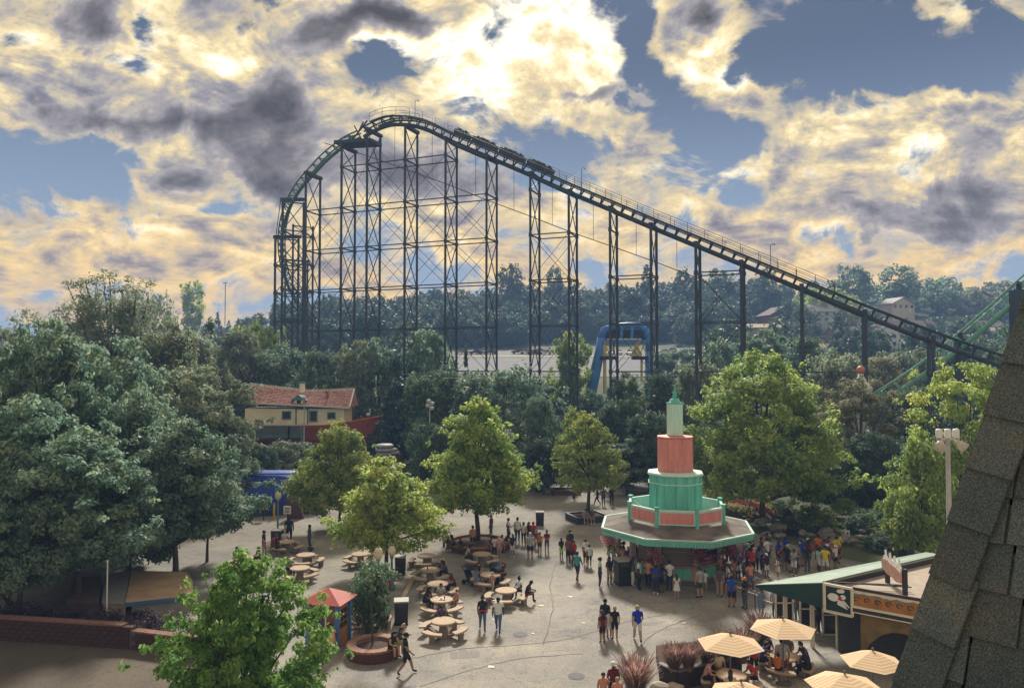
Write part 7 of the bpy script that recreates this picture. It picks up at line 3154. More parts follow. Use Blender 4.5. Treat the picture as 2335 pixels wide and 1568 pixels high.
def hair_mesh(style, m_):
    key = (style, tuple(round(c, 3) for c in m_))
    if key in HAIR:
        return HAIR[key]
    mb = MB()
    n = 12
    rows = [(1.0, -.02), (1.06, .02), (1.03, .06), (.82, .10), (.45, .125), (.0, .134)]
    prof = []
    for k, z in rows:
        prof.append((k * .094, z))
    if style in ('short', 'long', 'bun'):
        mb.lathe(prof, n, cx=m_.x, cy=m_.y + .014, sx=1.0, sy=1.13, cap=False)
        mb.v = [(x, y + (.03 if z < .0 and y < m_.y - .03 else 0), z + m_.z + (.035 if y < m_.y - .06 else (-.03 if y > m_.y + .04 else 0))) for x, y, z in mb.v]
    if style == 'long':
        mb.tube([(m_.x, m_.y + .07, m_.z + .06), (m_.x, m_.y + .115, m_.z - .06), (m_.x, m_.y + .125, m_.z - .19), (m_.x, m_.y + .11, m_.z - .30)], [.07, .095, .095, .05], 8)
    if style == 'bun':
        mb.ball((m_.x, m_.y + .05, m_.z + .14), .055, 8, 6)
    if style == 'cap':
        mb.lathe(prof, n, cx=m_.x, cy=m_.y + .008, sx=1.04, sy=1.16, cap=False)
        mb.v = [(x, y, z + m_.z + .012) for x, y, z in mb.v]
        k = len(mb.v)
        mb.slab([(m_.x - .075, m_.y - .09, m_.z + .045), (m_.x - .05, m_.y - .20, m_.z + .03), (m_.x + .05, m_.y - .20, m_.z + .03), (m_.x + .075, m_.y - .09, m_.z + .045)], .012)
    me = mb.mesh('hair' if style != 'cap' else 'cap', M('hair_k', HAIRC['k'], .7, .2, 20), True)
    HAIR[key] = me
    return me


def person(x, y, z, rz, h, pose, outfit, skin, shirt, pants, shoes, hair, label, extra=None, wide=1.0, group='park visitors'):
    me, m_, J = body_mesh(pose, outfit)
    o = link('person', me)
    tag(o, label, 'person', group)
    s = h / 1.72
    o.location = (x, y, z)
    o.rotation_euler = (0, 0, rz)
    o.scale = (s * wide, s * (1 + (wide - 1) * .8), s)
    for i, m in enumerate((M('skin_' + skin, SKIN[skin], .6, .08, 8), cloth(shirt), cloth(pants), cloth(shoes), M('eye_dark', (.01, .008, .008, 1), .4))):
        o.material_slots[i].link = 'OBJECT'
        o.material_slots[i].material = m
    st = {'s': 'short', 'l': 'long', 'u': 'bun', 'c': 'cap'}.get(hair[0])
    if st:
        hm = hair_mesh(st, m_)
        c = link('cap' if st == 'cap' else 'hair', hm, o)
        c.material_slots[0].link = 'OBJECT'
        c.material_slots[0].material = cloth(hair[1:]) if st == 'cap' else M('hair_' + hair[1], HAIRC[hair[1]], .7, .2, 20)
    if extra == 'skirt':
        mb = MB()
        pz = J['pel'][2]
        mb.lathe([(.15, pz + .12), (.20, pz - .10), (.27, pz - .38)], 14, cap=False, sy=.85)
        mb.build('skirt', cloth(pants), o, True)
    if extra == 'pack':
        mb = MB()
        mb.box(0, .20, 1.22, .30, .16, .42, taper=.85)
        mb.build('backpack', cloth('red'), o)
    if extra == 'bag':
        mb = MB()
        mb.box(.26, -.02, .98, .10, .28, .30, taper=.85)
        mb.build('bag', cloth('tan'), o)
        mb = MB()
        mb.tube([(.24, -.02, 1.1), (.1, -.13, 1.35), (-.12, .0, 1.46)], .015, 5)
        mb.build('strap', cloth('tan'), o)
    if extra == 'mask':
        mb = MB()
        mb.ball(Vector(J['mid']) + Vector((0, -.062, -.045)), .062, 8, 6, (1, .75, .8))
        mb.build('mask', cloth('white'), o, True)
    if extra == 'belt':
        mb = MB()
        mb.lathe([(.19, .98), (.20, 1.02), (.19, 1.07)], 14, cap=False, sy=.78)
        mb.build('waist_wrap', cloth('red'), o)
    return o


N_, S_, E_, W_ = math.pi, 0.0, math.pi / 2, -math.pi / 2     # facing away, towards the viewer, right, left
PEOPLE = [
    # u, v(feet), height, pose, outfit, facing, skin, shirt, trousers, shoes, hair, label [, extra [, wide]]
    (1100, 1437, 1.68, 'walk', 'long', S_ + .1, 'c', 'black', 'jeans', 'black', 'uk', 'woman in black top and jeans with red waist wrap walking towards the viewer', 'belt'),
    (1136, 1440, 1.66, 'walk', 'long', S_ - .1, 'd', 'white', 'jeans', 'black', 'sk', 'man in white tee and jeans walking beside the woman in black top', None, 1.1),
    (925, 1537, 1.72, 'walk', 'short', E_ + .2, 'b', 'black', 'black', 'black', 'cblack', 'man all in black with cap walking past the round brick planter', None, 1.08),
    (1454, 1462, 1.66, 'walk', 'short', N_, 'a', 'royal', 'white', 'black', 'sy', 'man in bright blue tee and white shorts walking away on the open plaza', None, 1.1),
    (1374, 1466, 1.50, 'stand', 'short', N_ + .3, 'b', 'maroon', 'black', 'black', 'lk', 'girl in maroon tee standing left in the group of four on the plaza'),
    (1380, 1448, 1.72, 'stand', 'short', N_ - .2, 'b', 'black', 'black', 'black', 'cblack', 'woman in black with black cap at the back of the group of four'),
    (1402, 1458, 1.55, 'stand', 'short', N_, 'a', 'black', 'black', 'black', 'sy', 'fair-haired boy in black tee in the group of four on the plaza'),
    (1389, 1452, 1.25, 'stand', 'short', N_ + .2, 'b', 'white', 'white', 'black', 'sk', 'child in white between the others of the group of four'),
    (1120, 1226, 1.75, 'stand', 'long', W_ - .4, 'd', 'dgrey', 'dgrey', 'black', 'sk', 'man in grey standing behind the round brick bench, right of the trunk'),
    (1159, 1234, 1.72, 'hold', 'long', E_ - .4, 'd', 'white', 'jeans', 'white', 'sk', 'slim man in white tank top and jeans, left of the tall man'),
    (1180, 1237, 1.85, 'stand', 'long', S_ + .3, 'd', 'white', 'navy', 'black', 'sk', 'tall man in white tee and dark jeans behind the round brick bench'),
    (1194, 1241, 1.62, 'hold', 'long', S_, 'b', 'white', 'black', 'black', 'lb', 'woman in white tee and black trousers right of the tall man'),
    (1206, 1240, 1.60, 'stand', 'short', S_ + .4, 'b', 'black', 'black', 'black', 'lk', 'long-haired woman in black beside the red-shirted man'),
    (1216, 1242, 1.66, 'arms', 'short', S_ + .2, 'c', 'red', 'navy', 'black', 'sk', 'man in red tee with folded arms in the middle of the standing crowd'),
    (1209, 1275, 1.78, 'stand', 'short', N_ + .1, 'a', 'grey', 'black', 'black', 'sg', 'grey-haired man in light grey shirt and black shorts seen from behind', None, 1.15),
    (1224, 1250, 1.28, 'stand', 'short', S_ + .4, 'b', 'purple', 'white', 'white', 'sb', 'small child in purple beside the orange-shirted boy'),
    (1231, 1261, 1.45, 'stand', 'short', S_ - .6, 'b', 'orange', 'navy', 'black', 'sk', 'boy in orange tee right of the grey-haired man'),
    (1247, 1261, 1.58, 'arms', 'tank', S_ + .2, 'b', 'maroon', 'dgrey', 'black', 'ub', 'woman in maroon strap top with folded arms at the right end of the crowd'),
    (1280, 1273, 1.38, 'hold', 'short', S_ + .5, 'd', 'black', 'lime', 'black', 'sk', 'boy in black tee and lime green shorts'),
    (1296, 1282, 1.64, 'stand', 'long', S_ - .4, 'c', 'rust', 'black', 'black', 'lk', 'woman in rust top standing beside the boy with lime shorts'),
    (1300, 1269, 1.80, 'stand', 'long', S_ + .3, 'c', 'black', 'black', 'black', 'sk', 'tall man in black with a white face mask', 'mask'),
    (1309, 1279, 1.35, 'stand', 'short', N_ + .6, 'c', 'red', 'maroon', 'black', 'sk', 'child in dark red right of the masked man'),
    (1316, 1322, 1.70, 'walk', 'tank', N_ - .5, 'd', 'teal', 'navy', 'black', 'sk', 'man in teal vest and navy shorts walking left of the kiosk', None, 1.06),
    (1335, 1288, 1.68, 'stand', 'short', S_ + .6, 'b', 'white', 'black', 'white', 'sb', 'person in white tee with shoulder bag behind the teal-vested man', 'bag'),
    (1344, 1292, 1.42, 'stand', 'short', N_, 'b', 'white', 'black', 'white', 'sb', 'child in white tee and black shorts right of the one with shoulder bag'),
    (1368, 1340, 1.78, 'stand', 'short', E_ - .2, 'd', 'mint', 'navy', 'white', 'sk', 'man in pale mint tee left of the big black bin', None, 1.1),
    (1390, 1334, 1.66, 'hold', 'tank', S_ + .4, 'c', 'black', 'tan', 'black', 'lk', 'woman in black patterned top and tan shorts beside the mint-shirted man'),
    (1388, 1287, 1.70, 'hips', 'short', E_, 'c', 'grey', 'grey', 'black', 'sk', 'man in grey below the left roof tip of the kiosk'),
    (1413, 1285, 1.72, 'stand', 'long', E_ + .3, 'd', 'black', 'black', 'black', 'sk', 'man in black under the kiosk roof behind the pink basket'),
    (1422, 1296, 1.72, 'lean', 'long', E_, 'c', 'rust', 'rust', 'black', 'sk', 'broad man in rust shirt behind the big black bin', None, 1.18),
    (1443, 1336, 1.62, 'stand', 'long', E_ + .2, 'c', 'green', 'white', 'white', 'lk', 'woman in dark green top and white trousers at the kiosk counter'),
    (1457, 1344, 1.76, 'stand', 'long', E_ - .4, 'd', 'white', 'black', 'black', 'sk', 'man in white tee with dark sash right of the white-trousered woman'),
    (1508, 1352, 1.66, 'hips', 'short', N_ + .3, 'c', 'navy', 'black', 'black', 'lk', 'long-haired woman in navy in front of the screened kiosk window'),
    (1527, 1347, 1.74, 'stand', 'long', N_ - .2, 'b', 'white', 'navy', 'black', 'sk', 'man in white vest at the kiosk counter beside the woman in navy'),
    (1543, 1364, 1.35, 'stand', 'short', N_, 'a', 'white', 'white', 'white', 'lb', 'girl in white dress in front of the kiosk counter', 'skirt'),
    (1596, 1363, 1.72, 'stand', 'short', N_ + .4, 'a', 'grey', 'green', 'black', 'sb', 'man with grey tee and dark green shorts below the magenta basket', None, 1.1),
    (1607, 1352, 1.30, 'stand', 'short', N_, 'b', 'white', 'grey', 'white', 'sb', 'child in white tee behind the man in green shorts'),
    (1641, 1361, 1.72, 'stand', 'short', N_ - .4, 'a', 'dgrey', 'tan', 'black', 'sb', 'man in slate tee and tan shorts at the right end of the kiosk'),
    (1660, 1350, 1.62, 'hold', 'short', W_, 'b', 'white', 'navy', 'white', 'lb', 'woman in white tee between the slate-shirted and blue-hooded men'),
    (1668, 1385, 1.72, 'stand', 'short', N_ - .3, 'b', 'blue', 'black', 'black', 'sk', 'man in blue hooded top in the queue right of the kiosk', None, 1.12),
    (1673, 1328, 1.60, 'stand', 'short', N_ + .4, 'b', 'salmon', 'tan', 'white', 'lb', 'woman in salmon tee in the queue right of the kiosk'),
    (1699, 1388, 1.66, 'hold', 'long', W_ + .4, 'c', 'black', 'dgrey', 'black', 'corange', 'person in black with orange headwear in the queue near the roof tip'),
    (1713, 1313, 1.72, 'stand', 'short', N_, 'c', 'red', 'black', 'black', 'sk', 'broad man in red tee and black shorts seen from behind', None, 1.15),
    (1658, 1288, 1.70, 'stand', 'long', W_, 'd', 'black', 'black', 'black', 'sk', 'man in black in the shade at the right side of the kiosk'),
    (1687, 1294, 1.70, 'stand', 'long', S_ + .3, 'c', 'grey', 'blue', 'black', 'sk', 'man in grey top and blue trousers in the shade right of the kiosk'),
    (1674, 1278, 1.62, 'hold', 'long', W_ + .5, 'c', 'denim', 'black', 'black', 'lk', 'woman in denim top in the shade behind the kiosk corner'),
    (1711, 1262, 1.66, 'stand', 'short', S_, 'b', 'grey', 'navy', 'black', 'cgrey', 'person in grey with cap below the purple basket'),
    (1750, 1288, 1.76, 'hips', 'long', N_ + .5, 'b', 'white', 'navy', 'black', 'sk', 'man in white tee and dark jeans, hands on hips, right of the kiosk'),
    (1748, 1316, 1.45, 'stand', 'short', S_ + .2, 'c', 'black', 'white', 'black', 'cwhite', 'child in black tee with white cap in front of the man with hands on hips'),
    (1736, 1280, 1.62, 'stand', 'long', E_, 'd', 'maroon', 'black', 'black', 'sk', 'man in dark maroon behind the man with hands on hips'),
    (1774, 1318, 1.25, 'hold', 'short', W_, 'a', 'cream', 'cream', 'white', 'lb', 'girl in cream dress left of the roof tip', 'skirt'),
    (1736, 1404, 1.40, 'stand', 'short', S_ - .8, 'b', 'denim', 'denim', 'white', 'lb', 'girl in denim dress just below the pale roof tip', 'skirt'),
    (1792, 1283, 1.74, 'stand', 'short', E_ + .3, 'b', 'royal', 'navy', 'black', 'sk', 'man in bright blue tee standing in front of the rock garden'),
    (1827, 1292, 1.78, 'stand', 'short', N_ + .4, 'a', 'blue', 'tan', 'black', 'sb', 'man in blue tee and tan shorts carrying a child in front of the rocks'),
    (1841, 1304, 1.72, 'stand', 'long', N_, 'd', 'black', 'dgrey', 'black', 'sk', 'dark-clothed man right of the man carrying a child'),
    (1866, 1276, 1.68, 'lean', 'short', N_ - .4, 'b', 'orange', 'dgrey', 'black', 'sk', 'man in orange tee in front of the rocks'),
    (1887, 1298, 1.60, 'stand', 'short', S_, 'b', 'black', 'black', 'black', 'cwhite', 'person in black with white cap, left of two white-capped ones'),
    (1905, 1296, 1.48, 'stand', 'short', S_ + .4, 'b', 'white', 'black', 'black', 'cwhite', 'person in white with white cap, right of two white-capped ones'),
    (1916, 1274, 1.70, 'stand', 'short', W_, 'b', 'yellow', 'red', 'black', 'sk', 'person in bright yellow tee and red shorts by the rocks'),
    (1820, 1310, 1.30, 'stand', 'short', E_, 'b', 'dgrey', 'navy', 'white', 'sk', 'child in dark grey above the pale roof edge'),
    (1767, 1405, 1.45, 'stand', 'short', S_, 'b', 'grey', 'tan', 'black', 'corange', 'child with orange cap under the green fascia'),
    (1786, 1406, 1.62, 'stand', 'long', N_, 'c', 'navy', 'navy', 'black', 'sk', 'person in navy under the green fascia'),
    (1801, 1402, 1.60, 'stand', 'long', W_, 'b', 'red', 'tan', 'black', 'sk', 'person in red tee under the green fascia'),
    (1836, 1420, 1.70, 'stand', 'long', N_, 'd', 'green', 'black', 'black', 'sk', 'person in dark green at the service door'),
    (1872, 1446, 1.76, 'stand', 'long', N_ + .2, 'd', 'black', 'black', 'white', 'sk', 'man all in black below the corner sign panel'),
    (1784, 1553, 1.76, 'stand', 'short', N_, 'b', 'grey', 'maroon', 'white', 'sk', 'man in light grey tee and dark red shorts standing beside the parasol table', None, 1.15),
    (1720, 1545, 1.60, 'stand', 'short', N_, 'b', 'red', 'black', 'black', 'sk', 'person in red tee standing between the two left parasols'),
    (1399, 1612, 1.70, 'hold', 'short', S_ + .3, 'c', 'maroon', 'black', 'black', 'cwhite', 'man in maroon and yellow shirt with white cap at the bottom edge'),
    (1376, 1622, 1.45, 'stand', 'short', S_, 'b', 'salmon', 'grey', 'black', 'sb', 'child left of the white-capped man at the bottom edge'),
    (1408, 1634, 1.45, 'stand', 'short', S_, 'a', 'salmon', 'grey', 'black', 'sy', 'bald child right of the white-capped man at the bottom edge'),
    (601, 1268, 1.74, 'lean', 'short', E_, 'a', 'black', 'tan', 'black', 'cblack', 'man in black tee, tan shorts and cap left of the acorn lamp'),
    (659, 1236, 1.85, 'stand', 'short', N_, 'c', 'navy', 'black', 'black', 'sk', 'big man in navy standing behind the crowded picnic table', None, 1.2),
    (706, 1250, 1.68, 'point', 'short', W_ + .6, 'd', 'green', 'dgrey', 'black', 'sk', 'slim person in dark green right of the crowded picnic table'),
    (881, 1382, 1.68, 'stand', 'short', N_ + .3, 'c', 'red', 'navy', 'black', 'lk', 'person in red tee behind the near acorn lamp'),
    (871, 1392, 1.66, 'walk', 'long', S_ + .5, 'c', 'white', 'white', 'white', 'lk', 'woman in white top and white trousers beside the near acorn lamp'),
    (1362, 1152, 1.72, 'walk', 'long', W_, 'd', 'black', 'navy', 'black', 'sk', 'leftmost of three dark-clothed people walking at the back of the plaza'),
    (1376, 1153, 1.70, 'hips', 'short', N_, 'c', 'olive', 'black', 'black', 'sk', 'middle one of three dark-clothed people at the back of the plaza'),
    (1395, 1153, 1.74, 'point', 'long', S_, 'd', 'black', 'black', 'black', 'sk', 'rightmost of three dark-clothed people at the back, pointing'),
    (1086, 1344, 1.25, 'walk', 'short', S_ + .6, 'b', 'denim', 'denim', 'red', 'lb', 'girl in blue dress beside the left stroller', 'skirt'),
    (1123, 1347, 1.05, 'walk', 'long', N_ - .4, 'a', 'pink', 'cream', 'white', 'sy', 'toddler in pink walking near the strollers'),
    (1128, 1270, 1.40, 'stand', 'long', N_, 'b', 'white', 'black', 'black', 'sk', 'child in white top in front of the round brick bench'),
    (1138, 1272, 1.38, 'stand', 'short', N_ + .2, 'a', 'pink', 'grey', 'white', 'cwhite', 'child in pink with white cap in front of the round brick bench'),
    (1169, 1270, 1.55, 'stand', 'short', S_ - .3, 'b', 'navy', 'white', 'white', 'lb', 'girl in navy top and white shorts right of the round brick bench'),
    (1078, 1252, 1.66, 'stand', 'short', N_, 'b', 'salmon', 'navy', 'black', 'sk', 'man in salmon tee leaning at the left of the maple trunk'),
    (988, 1215, 1.6, 'walk', 'short', E_, 'c', 'pink', 'tan', 'tan', 'sk', 'person half hidden behind the yellow-green maple crown'),
    (1650, 1255, 1.7, 'stand', 'long', W_, 'c', 'purple', 'black', 'black', 'sk', 'person in purple deep in shade behind the kiosk'),
]
for r in PEOPLE:
    u, v, h, pose, outfit, fc_, sk, sh_, pa_, so_, ha_, lab = r[:12]
    ex = r[12] if len(r) > 12 else None
    wd_ = r[13] if len(r) > 13 else 1.0
    p = gr(u, v)
    person(p.x, p.y, .01, fc_, h, pose, outfit, sk, sh_, pa_, so_, ha_, lab, ex, wd_)
rnd = random.Random(31)
seen_lab = set()
ZONES = [('between kiosk and rock garden', [(1680 + 10 * i + rnd.uniform(-5, 5), 1270 + 7 * (i % 7) + rnd.uniform(-3, 3)) for i in range(24)]),
         ('queuing right of the kiosk', [(1622 + 8 * i + rnd.uniform(-4, 4), 1302 + 9 * (i % 6) + rnd.uniform(-3, 3)) for i in range(13)]),
         ('at the near kiosk counter', [(1478 + 22 * i + rnd.uniform(-5, 5), 1344 + rnd.uniform(-4, 10)) for i in range(2)]),
         ('under the left kiosk eave', [(1400 + 11 * i, 1292 + 6 * (i % 4)) for i in range(5)]),
         ('by the food stand door', [(1775 + 22 * i, 1400 + 9 * i) for i in range(4)]),
         ('far back on the plaza path', [(1250 + 30 * i, 1112 + 8 * (i % 3)) for i in range(5)])]
TOPS = [k for k in CLOTH if k not in ('tan', 'jeans', 'lime', 'cream')]
for zone, spots in ZONES:
    for (u, v) in spots:
        while True:
            top, low_ = rnd.choice(TOPS), rnd.choice(('black', 'navy', 'tan', 'grey', 'jeans', 'denim', 'white'))
            fit = rnd.choice(('short', 'short', 'long'))
            lab = 'person in %s top and %s %s %s' % (top.replace('dgrey', 'dark grey').replace('royal', 'royal blue'), low_, 'shorts' if fit == 'short' else 'trousers', zone)
            if lab not in seen_lab:
                seen_lab.add(lab)
                break
        p = gr(u, v)
        h = rnd.choice((1.78, 1.7, 1.64, 1.6, 1.72, 1.35))
        person(p.x, p.y, .01, rnd.uniform(0, 6.28), h, rnd.choice(('stand', 'hold', 'arms', 'lean', 'walk', 'hips')), fit, rnd.choice('abbccd'), top, low_, rnd.choice(('black', 'white', 'tan')),
               rnd.choice(('sk', 'sb', 'lk', 'lb', 'sy', 'cwhite', 'cblack', 'uk')), lab, None, rnd.choice((1.0, 1.0, 1.1, 1.15)))
# child carried on shoulders
p = gr(1827, 1292)
person(p.x, p.y - .02, 1.08, N_ + .4, .95, 'sit', 'short', 'a', 'cream', 'grey', 'white', 'sb', 'small child riding on the shoulders of the blue-shirted man')


def seat_at(cx, cy, ang, rad, seat_z, h, outfit, sk, sh_, pa_, so_, ha_, lab, pose='sit', inward=True, extra=None):
    """someone sitting on a bench at angle ang around a centre, facing it or turning their back"""
    s = h / 1.72
    x, y = cx + rad * math.cos(ang), cy + rad * math.sin(ang)
    # figure faces -Y at rotation 0
    d = ang + math.pi if inward else ang
    rz = d + math.pi / 2
    return person(x, y, seat_z - .345 * s, rz, h, pose, outfit, sk, sh_, pa_, so_, ha_, lab, extra)


def at_table(key, ang, *a, **k):
    x, y = TABLES[key]
    return seat_at(x, y, ang, 1.06, .46, *a, **k)


at_table('row4', .15, 1.62, 'long', 'c', 'purple', 'black', 'black', 'lk', 'person in purple sitting at the fourth table of the row', 'sitlean')
at_table('row3', .5, 1.60, 'long', 'b', 'maroon', 'black', 'black', 'lb', 'person in maroon sitting at the third table of the row', 'sitlean')
at_table('family', 2.7, 1.72, 'long', 'c', 'navy', 'navy', 'black', 'lk', 'person in navy sitting at the left of the family table', 'sitlean')
at_table('family', .75, 1.15, 'short', 'a', 'pink', 'pink', 'white', 'sb', 'child in pink sitting at the right of the family table')
at_table('family', 1.7, 1.62, 'short', 'b', 'grey', 'tan', 'white', 'lb', 'woman in grey sitting at the far side of the family table')
at_table('near', 1.75, 1.35, 'long', 'c', 'purple', 'maroon', 'black', 'sk', 'child in dark purple sitting at the far side of the nearest table')
at_table('mid', -.05, 1.66, 'tank', 'd', 'black', 'maroon', 'black', 'sk', 'young man in black vest sitting sideways on the open plaza table bench', 'sitlean', False)
at_table('mid', .75, 1.60, 'short', 'd', 'white', 'navy', 'black', 'uk', 'woman in white tee sitting at the open plaza table')
at_table('stroller', 2.4, 1.62, 'tank', 'a', 'black', 'black', 'black', 'lb', 'woman in black strap top sitting at the table by the strollers')
at_table('stroller', .7, 1.62, 'tank', 'a', 'maroon', 'black', 'black', 'lb', 'woman in maroon strap top sitting at the table by the strollers')
at_table('bench', 3.2, 1.72, 'long', 'c', 'grey', 'navy', 'black', 'sk', 'man in grey-blue shirt sitting at the table before the brick bench', 'sitlean')
at_table('left1', 1.5, 1.4, 'short', 'b', 'navy', 'navy', 'black', 'sk', 'person in navy sitting behind the empty table at the left')
at_table('left2', 2.6, 1.64, 'long', 'b', 'olive', 'black', 'black', 'lk', 'long-haired woman sitting at the table above the foreground maple')
at_table('left3', 3.4, 1.64, 'short', 'b', 'red', 'dgrey', 'black', 'sb', 'person in red and navy sitting left at the crowded table under the lamp', 'sitlean')
at_table('left3', 2.0, 1.64, 'short', 'a', 'white', 'tan', 'white', 'sy', 'fair person in white sitting at the far side of the crowded table')
at_table('left3', 4.3, 1.5, 'short', 'b', 'maroon', 'black', 'black', 'lk', 'person in maroon sitting at the near left of the crowded table')
at_table('left4', .8, 1.62, 'short', 'c', 'black', 'black', 'black', 'sk', 'person in black sitting at the leftmost picnic table')
at_table('left4', 2.4, 1.62, 'short', 'a', 'denim', 'jeans', 'white', 'sb', 'person in blue sitting left at the leftmost picnic table')
at_table('booth', -.3, 1.74, 'short', 'd', 'black', 'red', 'black', 'sk', 'man in black tee and red shorts sitting at the table beside the booth', 'sitlean')
at_table('shade', .4, 1.5, 'short', 'a', 'white', 'grey', 'white', 'sb', 'person in white sitting in the shade of the yellow-green maple')
# people on planter rims
pc = gr(852, 1492)
for ang, h, outfit, sk, sh_, pa_, so_, ha_, lab in [(-.62, 1.64, 'tank', 'a', 'black', 'black', 'black', 'lk', 'woman in black strap top sitting on the round brick planter'),
                                                 (-.22, 1.66, 'short', 'b', 'navy', 'lime', 'white', 'sb', 'person in navy tee and lime shorts sitting on the round brick planter'),
                                                 (.12, 1.66, 'short', 'a', 'navy', 'black', 'white', 'sy', 'fair-haired man in navy sitting at the right of the planter couple')]:
    seat_at(pc.x, pc.y, ang, 1.0, .50, h, outfit, sk, sh_, pa_, so_, ha_, lab, 'sitlean', False)
pc = gr(1091, 1247)
for ang, h, outfit, sk, sh_, pa_, so_, ha_, lab in [(3.5, 1.7, 'short', 'd', 'navy', 'black', 'white', 'sk', 'man in navy sitting leftmost on the round brick bench'),
                                                 (3.85, 1.6, 'tank', 'c', 'olive', 'black', 'white', 'lk', 'woman in olive sitting second from left on the round brick bench'),
                                                 (4.2, 1.3, 'short', 'c', 'black', 'maroon', 'black', 'sk', 'child in black sitting on the round brick bench left of the trunk'),
                                                 (5.15, 1.64, 'short', 'b', 'rust', 'rust', 'tan', 'sk', 'person in rust sitting on the round brick bench right of the trunk'),
                                                 (5.5, 1.6, 'short', 'a', 'white', 'black', 'black', 'sb', 'person in white sitting on the round brick bench right of the trunk'),
                                                 (5.85, 1.7, 'short', 'c', 'navy', 'grey', 'black', 'sk', 'man in navy sitting rightmost on the round brick bench')]:
    seat_at(pc.x, pc.y, ang, 2.12, .46, h, outfit, sk, sh_, pa_, so_, ha_, lab, 'sitlean', False)
for u, v, sk, sh_, pa_, lab in ((1334, 1198, 'a', 'grey', 'tan', 'person in grey sitting left on the navy planter box edge'), (1349, 1200, 'b', 'dgrey', 'grey', 'person in dark grey sitting right on the navy planter box edge')):
    p = gr(u, v)
    person(p.x, p.y + .45, .18, .2, 1.66, 'sitlean', 'short', sk, sh_, pa_, 'white', 'sb', lab)
for u, v, sh_, lab in ((2033, 1262, 'grey', 'person in grey sitting left on the rocks behind the rooftop sign'), (2052, 1262, 'pink', 'person in pink sitting right on the rocks behind the rooftop sign')):
    p = gr(u, v)
    person(p.x, p.y, .35, .3, 1.66, 'sit', 'short', 'a', sh_, 'grey', 'white', 'lb', lab)
p = gr(757, 1492)
person(p.x, p.y, .12, N_ + .5, 1.68, 'sitlean', 'short', 'c', 'peach', 'tan', 'black', 'sk', 'person in peach shirt sitting in front of the booth')
# tables under the parasols
for key, u, v in (('par1', 1668, 1580), ('par2', 1790, 1535)):
    t = copy_tree(table0)
    p = gr(u, v)
    t.location = (p.x, p.y, .008)
    t['label'] = 'round table under the left parasol crowd' if key == 'par1' else 'round table under the rear parasol with the dark-clothed group'
    TABLES[key] = (p.x, p.y)
at_table('par1', 2.9, 1.62, 'short', 'a', 'pink', 'black', 'white', 'sb', 'person in pink sitting left at the table below the left parasol', 'sitlean')
at_table('par1', 1.8, 1.64, 'short', 'b', 'cream', 'tan', 'white', 'sg', 'person in cream sitting at the far side of the left parasol table')
at_table('par1', 4.4, 1.60, 'short', 'b', 'cream', 'tan', 'white', 'lb', 'brown-haired person sitting with back to the viewer at the left parasol table')
at_table('par1', .2, 1.60, 'short', 'b', 'red', 'black', 'white', 'sk', 'person in red sitting right at the left parasol table', 'sitlean')
at_table('par2', 3.0, 1.66, 'short', 'a', 'blue', 'navy', 'black', 'sb', 'person in blue sitting left at the rear parasol table', 'sitlean')
at_table('par2', 2.0, 1.66, 'short', 'b', 'black', 'black', 'black', 'sk', 'person in black sitting at the far side of the rear parasol table')
at_table('par2', 1.1, 1.66, 'short', 'b', 'dgrey', 'black', 'black', 'cwhite', 'white-capped person sitting at the rear parasol table')
at_table('par2', .2, 1.66, 'short', 'b', 'purple', 'navy', 'black', 'sk', 'person in purple sitting right at the rear parasol table', 'sitlean')
at_table('par2', 5.5, 1.66, 'long', 'd', 'black', 'black', 'black', 'sk', 'person in black sitting at the near right of the rear parasol table', 'sitlean')
at_table('par2', 4.1, 1.4, 'short', 'b', 'orange', 'black', 'black', 'sk', 'child in orange at the near left of the rear parasol table')
# riders
for k, (p, d, s, u) in enumerate(CARS):
    for a, b in ((-.45, -.32), (.55, .32)) if k % 2 else ((-.45, .32), (.6, -.3)):
        q_ = p + d * a + s * b + u * .55
        o = person(q_.x, q_.y, q_.z - .62, W_ - AA, 1.7, 'sit', 'short', 'cbad'[k % 4], ('navy', 'dgrey', 'maroon', 'black')[(k + (a > 0)) % 4], 'black', 'black', 'sk',
                   'rider sitting in the coaster train on the lift', None, 1.0, 'riders of the coaster train')

# ================================================================ strollers
fab = M('stroller_fabric', (.016, .020, .042, 1), .85, .2, 6)


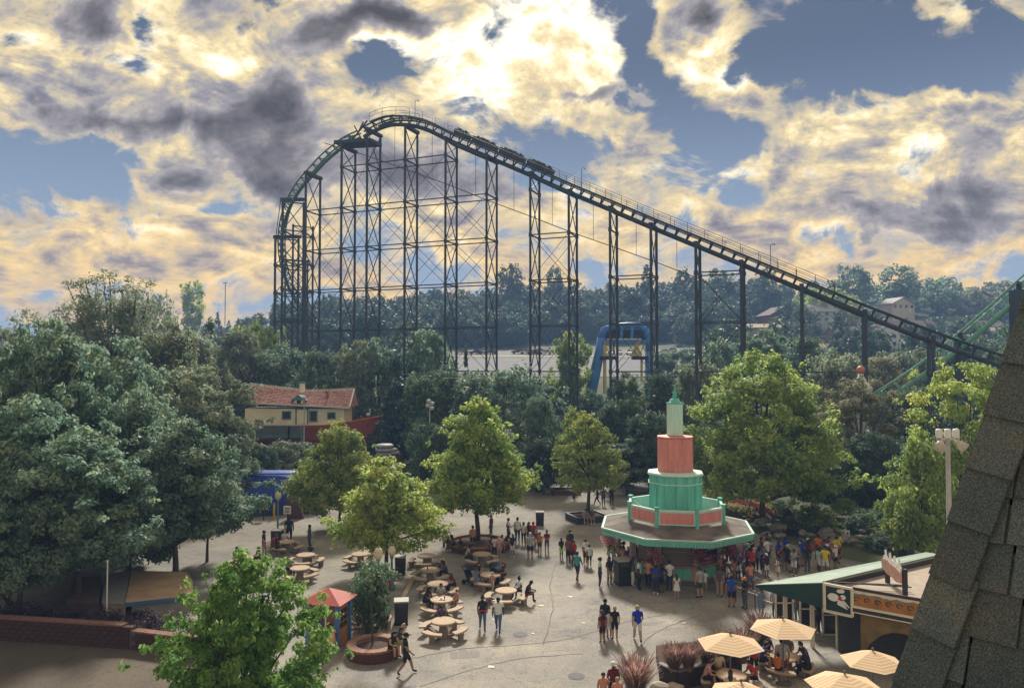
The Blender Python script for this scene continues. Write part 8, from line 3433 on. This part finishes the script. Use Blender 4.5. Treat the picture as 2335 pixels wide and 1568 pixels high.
def stroller(u, v, rz, label):
    p = gr(u, v)
    o = thing('stroller', label, 'stroller', (p.x, p.y, .008), rz, 'strollers by the tables')
    mb = MB()
    mb.slab([(-.24, .10, .42), (.24, .10, .42), (.24, -.25, .38), (-.24, -.25, .38)][::-1], .06)
    mb.slab([(-.24, .12, .42), (.24, .12, .42), (.24, .32, .85), (-.24, .32, .85)], .06)
    mb.build('seat', fab, o)
    mb = MB()
    n = 7
    for i in range(n):
        a0, a1 = math.pi * .1 + i / n * 1.9, math.pi * .1 + (i + 1) / n * 1.9
        f = lambda a, x: (x, .18 - .36 * math.cos(a) + .12, .72 + .34 * math.sin(a))
        mb.face(f(a0, -.26), f(a1, -.26), f(a1, .26), f(a0, .26))
    mb.build('hood', fab, o, True)
    mb = MB()
    for x in (-.26, .26):
        mb.tube([(x, -.38, .12), (x, .1, .4), (x, .42, .95), (x, .55, 1.02)], .016, 6)
        mb.tube([(x, .34, .14), (x, -.05, .5)], .016, 6)
    mb.tube([(-.26, .55, 1.02), (.26, .55, 1.02)], .02, 6)
    mb.build('frame', blk, o)
    for x in (-.27, .27):
        for y, r_ in ((-.38, .11), (.34, .15)):
            mb = MB()
            mb.tube([(x - .025, y, r_), (x + .025, y, r_)], r_, 14)
            mb.build('wheel', tyre_m, o)
    mb = MB()
    mb.box(0, .06, .24, .42, .36, .14)
    mb.build('basket', fab, o)


stroller(1074, 1332, .9, 'dark stroller with hood, left one beside the girl in blue dress')
stroller(1124, 1326, -.3, 'dark stroller with hood, in front of the women at the table')
stroller(1142, 1336, .6, 'light-lined stroller right of the toddler in pink')
# queue rope right of the kiosk
rope = thing('queue_rope', 'white queue rope strung between posts right of the kiosk', 'rope', (0, 0, 0))
rp_a = [gr(1678, 1372), gr(1722, 1392), gr(1764, 1415)]
for p in rp_a:
    mb = MB()
    mb.tube([(p.x, p.y, 0), (p.x, p.y, .95)], .03, 6)
    mb.build('post', blk, rope)
mb = MB()
for a, b in zip(rp_a, rp_a[1:]):
    m_ = a.lerp(b, .5)
    mb.tube([(a.x, a.y, .9), (m_.x, m_.y, .82), (b.x, b.y, .9)], .022, 5)
mb.build('rope', white_m, rope)

# ================================================================ hazy air
hz = MB()
hz.box(0, 760, 20, 2900, 1700, 66)
haze_m = bpy.data.materials.new('haze_air')
haze_m.use_nodes = True
hn = haze_m.node_tree
hn.nodes.clear()
ho = hn.nodes.new('ShaderNodeOutputMaterial')
hv = hn.nodes.new('ShaderNodeVolumePrincipled')
hv.inputs['Color'].default_value = (.32, .54, 1.0, 1)
hv.inputs['Density'].default_value = .0007
hv.inputs['Anisotropy'].default_value = .0
hn.links.new(hv.outputs[0], ho.inputs['Volume'])
tag(hz.build('haze', haze_m), kind='stuff')
